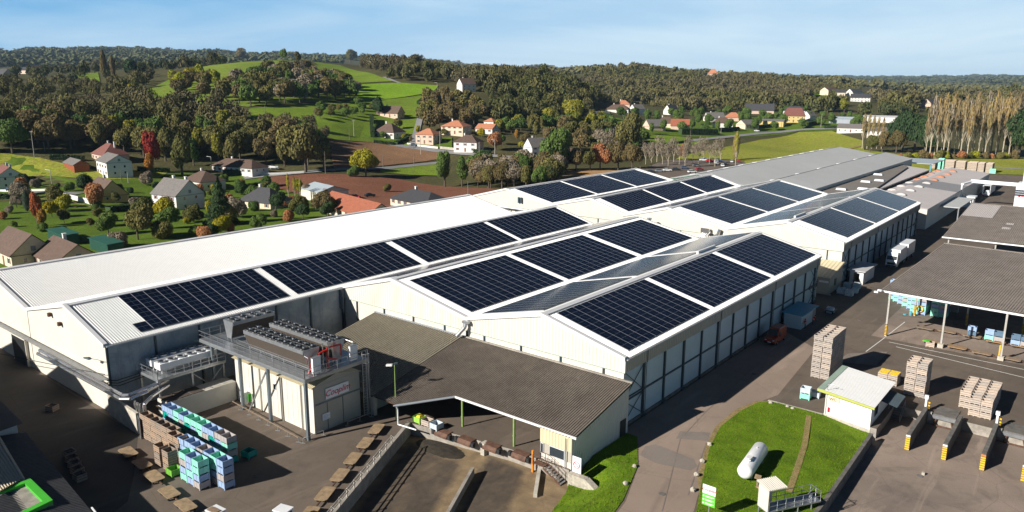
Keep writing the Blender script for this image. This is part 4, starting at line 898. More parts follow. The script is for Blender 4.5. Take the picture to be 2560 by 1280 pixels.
for (xa_, xb_, lab) in ((-124.5, -119.5, 'tall dark doorway in the sunlit hall front'),):
    t = Thing('loading_door', lab, 'door', (xa_, 37.2, 0)); mb = MB(); mb.box(xa_, 37.0, 0.02, xb_, 37.5, 4.0); t.part('opening', mb, 'black_plastic'); mb = MB(); mb.box(xa_ - .15, 36.98, 0, xa_, 37.36, 4.1); mb.box(xb_, 36.98, 0, xb_ + .15, 37.36, 4.1); mb.box(xa_ - .15, 36.98, 4.0, xb_ + .15, 37.36, 4.15); t.part('frame', mb, 'wall_cream')
t = Thing('wall_lamp', 'dark street lantern sticking out near the sunlit hall corner', 'lamp', (-94.5, 37, 7)); mb = MB(); mb.tube([(-93.6, 37.1, 7.0), (-94.2, 36.6, 7.25), (-95.0, 36.2, 7.3)], .04, 5); t.part('bracket', mb, 'steel_galv'); mb = MB(); mb.lathe([(0, .05), (.3, .2), (1, .1)], (-94.9, 36.25, 7.3), (-96.0, 35.8, 7.3), 8); t.part('lantern', mb, 'steel_dark')
mb = MB(); pts = []
for k in range(15):
    q = k / 14; pts.append((-160 + 66.5 * q, 16 + 21 * q, 8.6 - 3.2 * q - 4 * q * (1 - q) * .9))
mb.tube(pts, .05, 4); one('overhead_cable', mb, 'black_plastic', 'black cable swinging across the shaded yard to the hall corner', 'cable', (-110, 30, 5))

# ------------------------------------------------------------------ crates and bins
def wood_crate_mesh(w=1.22, d=1.02, h=.78):
    m = MB(); t = .035
    m.box(-w / 2, -d / 2, .1, w / 2, d / 2, .14)
    for k in range(3):
        z0 = .14 + k * .213; z1 = z0 + .20
        m.box(-w / 2, -d / 2, z0, w / 2, -d / 2 + t, z1); m.box(-w / 2, d / 2 - t, z0, w / 2, d / 2, z1); m.box(-w / 2, -d / 2 + t, z0, -w / 2 + t, d / 2 - t, z1); m.box(w / 2 - t, -d / 2 + t, z0, w / 2, d / 2 - t, z1)
    for sx_ in (-1, 1):
        for sy_ in (-1, 1): m.box(sx_ * (w / 2 - .07) - .035, sy_ * (d / 2 - .07) - .035, .14, sx_ * (w / 2 - .07) + .035, sy_ * (d / 2 - .07) + .035, h - .01)
    for x in (-w / 2 + .08, 0, w / 2 - .08): m.box(x - .05, -d / 2, 0, x + .05, d / 2, .1)
    return m
def bin_mesh(w=1.2, d=1.15, h=.78):
    m = MB(); t = .05; m.box(-w / 2 + t, -d / 2 + t, .14, w / 2 - t, d / 2 - t, .18); z0 = .13
    m.box(-w / 2, -d / 2, z0, w / 2, -d / 2 + t, h); m.box(-w / 2, d / 2 - t, z0, w / 2, d / 2, h); m.box(-w / 2, -d / 2 + t, z0, -w / 2 + t, d / 2 - t, h); m.box(w / 2 - t, -d / 2 + t, z0, w / 2, d / 2 - t, h)
    for x in (-w / 2 - .012, -.06, w / 2 - .11):
        m.box(x, -d / 2 - .02, z0, x + .12, -d / 2 - .002, h - .02); m.box(x, d / 2 + .002, z0, x + .12, d / 2 + .02, h - .02)
    for y in (-d / 2, -.06, d / 2 - .12): m.box(w / 2 + .002, y, z0, w / 2 + .02, y + .12, h - .02); m.box(-w / 2 - .02, y, z0, -w / 2 - .002, y + .12, h - .02)
    for x in (-w / 2, w / 2 - .14):
        for y in (-d / 2, d / 2 - .14): m.box(x, y, 0, x + .14, y + .14, .13)
    return m
_cr = {}
def crate(kind, mat, x, y, z, rot, label, group, name=None, worn=None):
    key = (kind, mat)
    if key not in _cr:
        mb = wood_crate_mesh() if kind == 'w' else bin_mesh(); o = mb.build('wooden_crate' if kind == 'w' else 'plastic_bin', mat); _cr[key] = o.data
    else: o = bpy.data.objects.new('wooden_crate' if kind == 'w' else 'plastic_bin', _cr[key]); COL.objects.link(o)
    o.location = (x, y, z); o.rotation_euler = (0, 0, rot)
    return tag(o, label, 'wooden crate' if kind == 'w' else 'plastic bin', group)
def J(a): return random.uniform(-a, a)
for i in range(2):
    for j in range(6):
        for k in range(8): crate('w', 'crate_wood', -29.68 + i * 1.27 + J(.035), 105.95 + j * 1.06 + J(.035), .07 + k * .78, J(.025), 'pinkish wooden apple crate in the tall eight-high stack behind the toilet building', 'crates in the tall stack')
for i in range(2):
    for j in range(3):
        for k in range(6): crate('w', 'crate_wood', -18.0 + i * 1.27 + J(.035), 107.45 + j * 1.06 + J(.035), .07 + k * .78, J(.025), 'pinkish wooden apple crate in the six-high stack beside the toilet building steps', 'crates in the six-high stack')
for i in range(3):
    for j in range(8):
        if i == 0 and j < 2: continue
        for k in range(3):
            if 0 < i < 2 and 2 < j < 7 and k < 2: continue
            crate('w', 'crate_wood', -11.5 + i * 1.3 + J(.035), 105.3 + j * 1.06 + J(.035), .07 + k * .79, J(.025), 'pinkish wooden apple crate in the wide three-high block above the loading docks', 'crates in the wide block')
for i in range(2):
    for j in range(2):
        for k in range(2):
            o = crate('w', 'crate_wood', -21.8 + i * 1.27, 109.6 + j * 1.06, .07 + k * .78, 0, 'wooden crate %s in the small block topped with yellow apples' % ('of the top layer' if k else 'of the bottom layer'), 'crates of yellow apples')
    for j in range(2):
        mb = MB(); x, y = -21.8 + i * 1.27, 109.6 + j * 1.06; r3 = random.Random(i * 7 + j)
        for a in range(9):
            for b in range(7): mb.lathe([(0, .02), (.3, .07), (.7, .07), (1, .02)], (x - .5 + a * .125, y - .4 + b * .13, 1.48 + r3.random() * .05), (x - .5 + a * .125, y - .4 + b * .13, 1.62 + r3.random() * .06), 5)
        mb.box(x - .55, y - .45, 1.40, x + .55, y + .45, 1.52); o = mb.build('apple_heap', 'apples'); o['kind'] = 'stuff'
# far wooden crates, too many and too small: one object
mb = MB(); cm = wood_crate_mesh()
for x0, y0, ni, nj, nk in ((-75.8, 437, 2, 4, 5), (-69.0, 434.5, 3, 6, 6), (-64.2, 434.5, 3, 6, 6), (-59.0, 433, 3, 7, 6), (-54.5, 432.5, 2, 7, 6), (-51.0, 432, 2, 7, 6), (-77.5, 452, 8, 1, 5)):
    for i in range(ni):
        for j in range(nj):
            for k in range(nk):
                if 0 < i < ni - 1 and 0 < j and k < nk - 1: continue
                o_ = len(mb.v); mb.v += [(p[0] * 1.1 + x0 + i * 1.34, p[1] + y0 + j * 1.06, p[2] + .07 + k * .78) for p in cm.v]; mb.f += [tuple(o_ + q for q in f) for f in cm.f]; mb.m += [0] * len(cm.f)
for k in range(5):
    o_ = len(mb.v); mb.v += [(p[0] + -33.5, p[1] + 425, p[2] + .07 + k * .78) for p in cm.v]; mb.f += [tuple(o_ + q for q in f) for f in cm.f]; mb.m += [0] * len(cm.f)
struct('far_wooden_crates', mb, 'crate_wood', 'stuff')
for j in range(3):
    for k in range(7): crate('p', 'bin_mint', -72.4 + J(.035), 436 + j * 1.3, .07 + k * .78, 0, 'pale mint plastic bin in the tall pale stack at the far end of the yard', 'far mint bins'); crate('p', 'bin_mint', -71.1 + J(.035), 436 + j * 1.3, .07 + k * .78, 0, 'pale mint plastic bin in the tall pale stack at the far end of the yard', 'far mint bins')
for i in range(2):
    for k in range(3): crate('p', 'bin_mint', -49.0 + i * 1.25, 430, .07 + k * .78, 0, 'mint plastic bin at the foot of the rightmost far crate stack', 'mint bins by far stack')
# left yard rows
W1 = 'brown weathered crate in the long four-high row beside the pale yard wall'
for i in range(8):
    for k in range(4): crate('w', 'crate_wood_worn', -83.8 + i * 1.24 + J(.03), 37.1 - (.55 if i > 5 else 0) + J(.04), .07 + k * .74, J(.035), W1 if i < 6 else 'brown weathered crate in the two columns standing forward at the end of the brown row', 'brown crates in the long row' if i < 6 else 'brown crates standing forward')
for i, (x, y, n) in enumerate(((-76.2, 34.9, 3), (-74.4, 34.9, 3))):
    for k in range(n): crate('w', 'crate_wood_worn', x, y, .07 + k * .78, J(.03), 'brown crate in the %s low stack beside the green bin' % ('left' if i == 0 else 'right'), 'brown crates in low stacks')
crate('p', 'bin_green', -73.1, 34.6, .07, 0, 'lime green plastic bin at the foot of the low brown crate stacks', None)
def binrow(x0, y, cols, nk, lab, grp, under):
    for i, c in enumerate(cols):
        for k in range(nk):
            m = c if k == nk - 1 else under[(i * 3 + k * 5) % len(under)]
            crate('p', 'bin_' + m, x0 + i * 1.27 + J(.015), y + J(.035), .07 + k * .79, J(.01), ('%s plastic bin %s' % ({'mint': 'mint green', 'teal': 'teal', 'blue': 'lavender blue', 'slate': 'dark slate', 'grey': 'pale grey'}[m], lab)) + (', on top' if k == nk - 1 else ', below the top'), grp)
binrow(-83.7, 39.8, ['blue', 'blue', 'mint', 'blue', 'mint', 'mint', 'mint', 'blue', 'blue', 'grey', 'grey'], 4, 'in the long back row by the plant room', 'bins in the back row', ['mint', 'blue', 'teal', 'grey'])
binrow(-74.2, 36.7, ['blue', 'blue', 'blue', 'grey', 'blue', 'mint', 'blue'], 4, 'in the middle row ending nearest the open yard', 'bins in the middle row', ['blue', 'mint', 'blue', 'grey'])
binrow(-71.0, 35.1, ['mint', 'blue', 'mint'], 4, 'in the short front row of three columns', 'bins in the front row', ['mint', 'blue', 'grey', 'blue'])
crate('p', 'bin_teal', -70.6, 41.8, .07, .15, 'single teal plastic bin standing alone in the sunlit yard', None)
crate('w', 'crate_wood_worn', -100.5, 33.1, .0, .4, 'lone wooden box in the deep shade beside the left shed roof', None)
for i in range(5): crate('w', 'crate_wood_worn', -85.6 + i * 1.5, 29.3 - i * .35, .07, .0, 'old crate in the dark row beside the low ribbed roof', 'old crates in the shade')
# bins around the canopy
crate('p', 'bin_lime', -62.4, 59.9, .07, 0, 'bright green bin filled with yellow apples under the canopy edge', None)
crate('w', 'crate_wood', -61.0, 59.9, .07, .05, 'pinkish open wooden crate between the green and the grey bins', None)
crate('p', 'bin_pale', -59.5, 59.9, .07, -.03, 'pale grey bin beside the pinkish crate at the platform edge', None)
mb = MB(); mb.hexa([(-62.9, 59.4, .6), (-61.9, 59.4, .6), (-61.9, 60.4, .6), (-62.9, 60.4, .6)], [(-62.6, 59.8, .95), (-62.2, 59.8, .95), (-62.2, 60.3, .95), (-62.6, 60.3, .95)]); o = mb.build('apple_heap', 'apples'); o['kind'] = 'stuff'
crate('p', 'bin_mint', -28.3, 97.2, .07, .1, 'mint green bin, lower one of the pair near the lawn corner', None); crate('p', 'bin_pale', -28.3, 97.2, .86, .1, 'pale grey bin stacked on the mint bin near the lawn corner', None); crate('p', 'bin_pale', -27.5, 98.6, .07, .1, 'pale grey bin half hidden behind the stacked pair near the lawn', None)
# bins under right canopy
cols = ['mint', 'mint', 'blue', 'mint', 'blue', 'grey']
for i in range(5):
    for k in range(5): crate('p', 'bin_' + cols[(i + k * 2) % 6], -31.2 + i * 1.05, 157.0 - i * 1.25, .07 + k * .78, 0, 'pastel plastic bin in the slanting five-high row at the left corner of the near canopy', 'bins at the canopy corner')
for i in range(2):
    for j in range(3):
        for k in range(5): crate('p', 'bin_' + cols[(i * 2 + k) % 6], -25.9 + i * 1.3, 149.4 + j * 1.3, .07 + k * .78, 0, 'pastel plastic bin in the five-high block behind the striped inner post', 'bins behind the striped post')
for i in range(2):
    for j in range(2):
        for k in range(5): crate('p', 'bin_' + cols[(i * 3 + k) % 6], -22.6 + i * 1.3, 149.6 + j * 1.3, .07 + k * .78, 0, 'pastel plastic bin in the second block under the near canopy, right of the yellow hose', 'bins in the second block')
for i in range(3):
    for k in range(3): crate('w', 'crate_wood', -20.3 + i * 1.4, 155 + i, 1.2 + k * .78 if i else .07 + k * .78, 0, 'wooden crate piled in the shade deep under the near canopy', 'crates under the canopy')
# ------------------------------------------------------------------ low trolleys
def trolley(x, y, rot, label, group, L=2.6, w=1.35, z=.5, mat='board_wood', h=0.07):
    t = Thing('trolley', label, 'trolley', (x, y, .06), rot, group=group, local=True)
    mb = MB(); c = .18; pr = [(-L / 2 + c, -w / 2), (L / 2 - c, -w / 2), (L / 2, -w / 2 + c), (L / 2, w / 2 - c), (L / 2 - c, w / 2), (-L / 2 + c, w / 2), (-L / 2, w / 2 - c), (-L / 2, -w / 2 + c)]; mb.prism(pr, z - h, z); t.part('board', mb, mat)
    mb = MB(); mb.bar((-L / 2 + .3, 0, z - .16), (L / 2 + .7, 0, z - .22), .12)
    for s in (-.8, .8): mb.bar((s, -w / 2 + .2, .2), (s, w / 2 - .2, .2), .08); mb.bar((s, 0, .2), (s, 0, z - .1), .1)
    t.part('frame', mb, 'rust')
    for s in (-.8, .8):
        for q in (-1, 1): mb = MB(); mb.cyl((s, q * (w / 2 - .2) - .06, .19), (s, q * (w / 2 - .2) + .06, .19), .18, .18, 10); t.part('wheel', mb, 'rubber')
    return t
paint('board_tan', (.34, .24, .14), .8, var=.3, sc=1.6)
for i, (x, y) in enumerate(((-64.0, 54.7), (-62.2, 51.5), (-60.4, 48.2), (-58.6, 45.0), (-56.8, 41.7), (-55.0, 38.4), (-53.3, 35.2))):
    trolley(x - .3, y, R(-61), ['first flat trolley from the lamp post in the line along the ramp railing', 'second flat trolley from the lamp post beside the railing', 'reddish flat trolley, third from the lamp post', 'fourth flat trolley from the lamp post beside the railing', 'fifth flat trolley from the lamp post, weathered grey boards', 'sixth flat trolley from the lamp post, nearly at the picture edge', 'last flat trolley of the railing line, cut by the picture edge'][i], 'trolleys along the ramp railing', mat='board_tan')
for i, (x, y) in enumerate(((-81.0, 33.5), (-77.2, 33.2), (-73.6, 32.7), (-69.3, 32.1), (-65.8, 31.9), (-62.4, 31.2))):
    trolley(x, y, R(-4), ['flat trolley deepest in the shade left of the green bin', 'second flat trolley in the shade before the brown crates', 'flat trolley in the shade just before the light edge', 'flat trolley half in sunlight in front of the front bin row', 'sunlit tan flat trolley at the front of the yard', 'flat trolley beside the white tractor cab'][i], 'trolleys before the bin rows', mat='board_tan')
for i, (x, y) in enumerate(((-22.2, 139.6), (-18.9, 140.0), (-15.3, 139.8), (-11.9, 139.0), (-8.6, 139.0), (-19.9, 132.3), (-16.2, 131.9), (-12.8, 131.4), (-9.0, 131.2))):
    trolley(x, y, R(-3), ['empty low trolley leftmost in the back line under the near canopy', 'second empty low trolley in the back line under the near canopy', 'low trolley carrying one blue bin stack', 'low trolley carrying a mint and a grey bin', 'low trolley carrying pale blue bins at the picture edge', 'low trolley by the white column foot and the apple crate', 'low trolley between the two white columns, left one', 'low trolley between the two white columns, right one', 'low trolley right of the second white column'][i], 'trolleys under the near canopy', z=.45, mat='board_wood', h=.12)
for x, y, cc, lab in ((-15.4, 139.9, ('slate', 'blue'), 'blue bin on the trolley left of the second column'), (-12.9, 139.3, ('mint', 'blue'), 'mint and blue bin on the trolley behind the second column, left'), (-11.6, 139.2, ('grey', 'slate'), 'grey bin on the trolley behind the second column, right'), (-9.3, 139.1, ('blue', 'slate'), 'blue bin on the trolley at the picture edge'), (-8.0, 139.1, ('grey', 'slate'), 'grey bin on the trolley at the picture edge')):
    for k in range(2): crate('p', 'bin_' + cc[k], x, y, .52 + .79 * k, 0, lab + (', upper' if k else ', lower'), 'bins on the trolleys')
crate('w', 'crate_wood', -19.8, 130.7, .07, .1, 'single wooden crate by the white column foot with a green tray on it', None)
mb = MB(); mb.prism([(-20.9, 130.5), (-19.9, 130.3), (-19.8, 130.9), (-20.8, 131.1)], .87, 1.0); one('plastic_tray', mb, 'green_trim', 'bright green tray lying on the single wooden crate', 'tray', (-20.4, 130.7, .87))
# ------------------------------------------------------------------ right canopies
def canopy(label, x0, x1, ye, yr, y2, ze, zr, mat, posts, patches=()):
    t = Thing('storage_canopy', label, 'canopy', (x0, ye, 0))
    for a, b, za, zb in ((ye, yr, ze, zr), (y2, yr, ze, zr)):
        mb = MB(); n = (0, -(zb - za), abs(b - a)) if b > a else (0, (zb - za), abs(b - a)); n = Vector(n).normalized()
        mb.ribbed(lambda s: (x0 + s, a, za), lambda s: (x0 + s, b, zb), x1 - x0, .36, .10, n); t.part('roof_sheet', mb, mat)
        mb = MB(); mb.poly([(x0, a, za - .1), (x1, a, za - .1), (x1, b, zb - .1), (x0, b, zb - .1)]); t.part('roof_lining', mb, 'rust')
    mb = MB(); mb.bar((x0, yr, zr + .08), (x1, yr, zr + .08), .5, .12); t.part('ridge_cap', mb, mat)
    mb = MB(); mb.box(x0 - .1, ye - .25, ze - .3, x1, ye - .05, ze - .02); t.part('fascia', mb, 'tank_white')
    for x, y, st in posts:
        zt = ze + (zr - ze) * min(1, (y - ye) / (yr - ye)) - .15
        mb = MB(); mb.box(x - .13, y - .13, .05, x + .13, y + .13, zt); p = t.part('post', mb, 'pole_concrete')
        if st:
            for k in range(8): mb = MB(); mb.box(x - .16, y - .16, .2 + k * .24, x + .16, y + .16, .32 + k * .24); t.part('hazard_band', mb, 'hazard_yellow', parent=p); mb = MB(); mb.box(x - .155, y - .155, .32 + k * .24, x + .155, y + .155, .44 + k * .24); t.part('hazard_band', mb, 'hazard_black', parent=p)
    mb = MB()
    x = x0 + 1.8
    while x < x1: mb.bar((x, ye + .3, ze - .35), (x, yr, zr - .4), .12, .3); x += 8.4
    mb.bar((x0, ye + .6, ze - .3), (x1, ye + .6, ze - .3), .2, .3); t.part('truss', mb, 'steel_blue')
    return t
tc1 = canopy('large near canopy with speckled grey-brown corrugated roof, bins stored beneath', -28.1, 9, 132.0, 168.3, 177, 7.7, 10.1, 'fibre_mid', [(-26.6, 131.9, 1), (-18.4, 132.2, 0), (-10.2, 132.0, 0), (-1.8, 132, 0), (-26.6, 147.6, 1), (-18.4, 147.8, 1), (-10.2, 147.8, 1)])
tc1.o.rotation_euler = (0, 0, R(-4.3))
for x in (-18.4, -10.2): mb = MB(); mb.box(x - .4, 131.6, .05, x + .4, 132.4, .7); tc1.part('footing', mb, 'concrete_pale')
mb = MB(); mb.box(-10.55, 131.75, .8, -10.36, 132.2, 2.4); tc1.part('hazard_plate', mb, 'hazard_yellow')
tc2 = canopy('second canopy farther back with a pale translucent roof patch', -29.2, 8, 190.5, 227, 234, 7.7, 11, 'fibre_mid', [(-28, 191, 0), (-19, 191, 0), (-10, 191, 0)])
mb = MB(); Zc = lambda y: 7.7 + 3.3 * (y - 190.5) / 36.5 + .09
mb.poly([(-29.1, 212, Zc(212)), (-22.6, 212, Zc(212)), (-22.6, 226.4, Zc(226.4)), (-29.1, 226.4, Zc(226.4))]); tc2.part('translucent_panel', mb, 'membrane_light')
for x, y in ((-19.3, 207), (-19.5, 202.5)): mb = MB(); mb.poly([(x, y, Zc(y)), (x + 1.6, y, Zc(y)), (x + 1.6, y + 1.9, Zc(y + 1.9)), (x, y + 1.9, Zc(y + 1.9))]); tc2.part('translucent_panel', mb, 'membrane_light')
for i in range(3):
    for k in range(3): crate('p', 'bin_slate', -27.5 + i * 1.3, 193.5 + i * .3, .07 + k * .78, 0, 'dark teal bin in shade under the second canopy', 'bins under the second canopy')
t = Thing('floodlight', 'pair of white floodlights on the left corner of the near canopy', 'floodlight', (-28.3, 131.3, 7.6))
for q in range(2): mb = MB(); mb.box(-28.9 + q * .5, 130.9, 7.3 + q * .35, -28.3 + q * .5, 131.3, 7.55 + q * .35); t.part('lamp_head', mb, 'tank_white')
mb = MB(); mb.bar((-28.6, 131.1, 7.3), (-28.0, 131.4, 7.9), .08); t.part('bracket', mb, 'steel_galv')
mb = MB(); 
for k in range(16): a, b = 2 * math.pi * k / 16, 2 * math.pi * (k + 1) / 16; mb.cyl((-24.9 + .55 * math.cos(a), 148.6, 1.2 + .55 * math.sin(a)), (-24.9 + .55 * math.cos(b), 148.6, 1.2 + .55 * math.sin(b)), .09, .09, 5)
one('hose_reel', mb, 'hazard_yellow', 'coil of yellow hose hanging by the bins under the near canopy', 'hose', (-24.9, 148.6, .6))
mb = MB(); mb.lathe([(0, .24), (.5, .28), (1, .24)], (-26.0, 147.2, .08), (-26.0, 147.2, .85), 12); mb.lathe([(0, .3), (1, .3)], (-26.9, 147.0, .08), (-26.9, 147.0, .25), 12); one('blue_drum', mb, 'van_blue' if False else 'canvas_blue', 'blue drum and basin at the foot of the inner striped post', 'drum', (-26, 147.2, .07))
# ------------------------------------------------------------------ toilet building
X0, X1, Y0, Y1 = -24.8, -19.3, 93.2, 102.6
t = Thing('toilet_building', 'small white building marked WC at the lawn edge, with a single sloping white roof', 'building', (X0, Y0, 0))
mb = MB(); mb.hexa([(X0, Y0, -.2), (X1, Y0, -1.15), (X1, Y1, -1.15), (X0, Y1, -.2)], [(X0, Y0, .35), (X1, Y0, -.25), (X1, Y1, -.25), (X0, Y1, .35)]); t.part('plinth', mb, 'concrete_pale')
mb = MB(); mb.hexa([(X0 + .06, Y0 + .06, .3), (X1 - .06, Y0 + .06, -.3), (X1 - .06, Y1 - .06, -.3), (X0 + .06, Y1 - .06, .3)], [(X0 + .06, Y0 + .06, 3.5), (X1 - .06, Y0 + .06, 2.75), (X1 - .06, Y1 - .06, 2.75), (X0 + .06, Y1 - .06, 3.5)]); t.part('wall', mb, 'wc_white')
mb = MB(); mb.ribbed(lambda s: (X0 - .1, Y0 - .45 + s, 3.55), lambda s: (X1 + .35, Y0 - .45 + s, 2.85), Y1 - Y0 + .9, .4, .03, (.13, 0, 1)); t.part('roof', mb, 'roof_white')
mb = MB(); mb.box(X0 - .85, Y0 - .5, 3.42, X0 - .1, Y1 + .45, 3.62); t.part('roof_edge', mb, 'wc_green')
mb = MB(); mb.extr([(X0 - .85, Y0 - .5, 3.3), (X0 - .85, Y0 - .5, 3.6), (X0 - .1, Y0 - .5, 3.58), (X1 + .35, Y0 - .5, 2.86), (X1 + .35, Y0 - .5, 2.62)], (0, -.06, 0)); t.part('fascia', mb, 'wc_lime')
mb = MB(); mb.box(X0 + .35, Y0 - .02, 2.2, X0 + 1.75, Y0 + .04, 2.7); t.part('wc_plate', mb, 'house_cream'); text('lettering', 'WC', .5, (X0 + .95 - X0, -.035, 2.45), (R(90), 0, 0), 'sign_brown', t.o)
mb = MB(); mb.box(X1 - .03, Y0 + 1.6, .9, X1 + .03, Y0 + 3.0, 2.2); w = t.part('window', mb, 'steel_blue'); mb = MB(); mb.box(X1 + .035, Y0 + 1.7, 1.0, X1 + .05, Y0 + 2.9, 2.1); t.part('pane', mb, 'glass', parent=w)
mb = MB(); mb.ribbed(lambda s: (X1, Y0 + 4 + s, 2.2), lambda s: (X1 + 1.9, Y0 + 4 + s, 1.75), 4.6, .35, .06, (0, 0, 1)); t.part('awning', mb, 'steel_dark')
mb = MB(); mb.tube([(X0 + .3, Y0 - .1, 4.6), (X0 + .2, Y0 - .1, 3.5), (X0 + .2, Y0 - .08, .4)], .03, 5); mb.tube([(X0 + .2, Y0 - .1, 4.2), (X0 + .9, Y0 - .0, 4.4)], .025, 5); t.part('antenna', mb, 'steel_galv')
mb = MB(); mb.lathe([(0, .09), (.8, .09), (.95, .03), (1, .03)], (X0 + .55, Y0 - .12, .75), (X0 + .55, Y0 - .12, 1.4), 8); one('fire_extinguisher', mb, 'sign_red', 'red fire extinguisher on the sunlit wall of the WC building', 'extinguisher', (X0 + .55, Y0 - .1, .7))
t = Thing('steel_stair', 'dark open stair with rails beside the WC building', 'stair', (-17.5, 101.5, -1.2)); mb = MB()
for k in range(7): mb.box(-18.9, 102.2 - k * .32, -.05 - k * .17, -17.5, 102.5 - k * .32, .0 - k * .17)
t.part('treads', mb, 'steel_blue'); mb = MB()
for x in (-18.95, -17.45): mb.bar((x, 102.5, 0), (x, 100.2, -1.2), .06, .2); mb.tube([(x, 102.5, 1.0), (x, 100.1, -.2)], .03, 5); mb.cyl((x, 102.5, 0), (x, 102.5, 1), .03, .03, 5); mb.cyl((x, 100.1, -1.2), (x, 100.1, -.2), .03, .03, 5)
t.part('handrail', mb, 'steel_galv')
# ------------------------------------------------------------------ docks on the right
def striped_end(t, x, y, z0, z1, first):
    n = 7
    for k in range(n): za = z0 + (z1 - z0) * k / n; zb = z0 + (z1 - z0) * (k + .62) / n; mb = MB(); mb.box(x - .23, y - .06, za, x + .23, y, zb); t.part('hazard_band', mb, 'hazard_yellow' if k < n - 1 else 'tank_white' if first == 'hazard_yellow' else 'hazard_orange')
for i, (x, lab, mt) in enumerate(((-15, 'dock dividing wall with striped end, nearest the WC building', 'hazard_yellow'), (-11.2, 'middle dock dividing wall with a white block on its striped end', 'hazard_yellow'), (-7.45, 'dock dividing wall with an orange topped striped end', 'hazard_orange'), (-3.6, 'dock dividing wall cut by the right picture edge', 'hazard_yellow'))):
    t = Thing('dock_wall', lab, 'wall', (x, 92.4, -1.2), group='dock dividing walls'); mb = MB(); mb.box(x - .22, 92.4, -1.2, x + .22, 102.4, .8); t.part('wall', mb, 'concrete_dark'); striped_end(t, x, 92.4, -1.1, .8, mt)
for i, (x, lab) in enumerate(((-12.9, 'grey dock plate between the first and second dividing walls'), (-5.4, 'grey dock plate at the right picture edge'))):
    t = Thing('dock_plate', lab, 'dock plate', (x, 103, 0), group='grey dock plates'); mb = MB(); mb.hexa([(x - 1.25, 102.2, -.15), (x + 1.25, 102.2, -.15), (x + 1.25, 105.6, .07), (x - 1.25, 105.6, .07)], [(x - 1.25, 102.2, .22), (x + 1.25, 102.2, .22), (x + 1.25, 105.6, .14), (x - 1.25, 105.6, .14)]); t.part('plate', mb, 'concrete_dark')
    mb = MB(); mb.box(x - 1.3, 102.0, -.32, x + 1.3, 102.2, .14); t.part('lip', mb, 'steel_galv')
    for s in (-1, 1): mb = MB(); mb.box(x + s * 1.6 - .2, 102.0, -.7, x + s * 1.6 + .2, 102.5, .3); t.part('buffer', mb, 'pole_concrete')
    mb = MB(); mb.bar((x - 1.1, 101.6, -1.0), (x + 1.1, 101.6, -1.0), .14); mb.bar((x - 1.1, 101.8, -1.1), (x - .8, 102.1, -.3), .14); mb.bar((x + 1.1, 101.8, -1.1), (x + .8, 102.1, -.3), .14); t.part('frame', mb, 'rust')
for i, (x, lab) in enumerate(((-15.2, 'white dock signal post with striped guard by the six-high crate stack'), (-7.5, 'white dock signal post with striped guard by the wide crate block'))):
    t = Thing('signal_post', lab, 'post', (x, 103, 0)); mb = MB(); mb.box(x - .12, 102.8, .05, x + .12, 103.05, 1.7); t.part('post', mb, 'trim_white'); mb = MB(); mb.box(x - .22, 102.75, 1.7, x + .22, 103.1, 2.15); t.part('lamp_box', mb, 'tank_white')
    for k in range(3): mb = MB(); mb.box(x + .25, 103.0, .3 + k * .4, x + .45, 103.2, .52 + k * .4); t.part('hazard_band', mb, 'hazard_yellow')
    mb = MB(); mb.box(x + .27, 103.02, .1, x + .43, 103.18, 1.4); t.part('guard', mb, 'hazard_black')
wall_line('lawn_wall', 'long low dark wall dropping from the lawn to the right loading yard', [(-18.75, 91.5, .15), (-18.3, 72, .2), (-18.6, 60, .2), (-18.4, 9, .2)], .4, -1.2, .15, 'concrete_dark')
mb = MB(); mb.box(-18.6, 102.35, -1.2, 10, 102.45, .0); one('retaining_wall', mb, 'concrete', 'stained concrete face of the right loading docks', 'wall', (-10, 102.4, -1.2))
wall_line('kerb', 'pale concrete kerb between the lawn and the yard by the WC building', [(-31.8, 93.3), (-24.9, 93.3)], .35, 0, .17, 'concrete_pale')
mb = MB(); mb.box(-13.5 + 1.1, 87.1, -1.2, -12.1, 87.4, -.9); one('small_block', mb, 'stone', 'small pale block lying in the right loading yard', 'block', (-12.3, 87.2, -1.2))

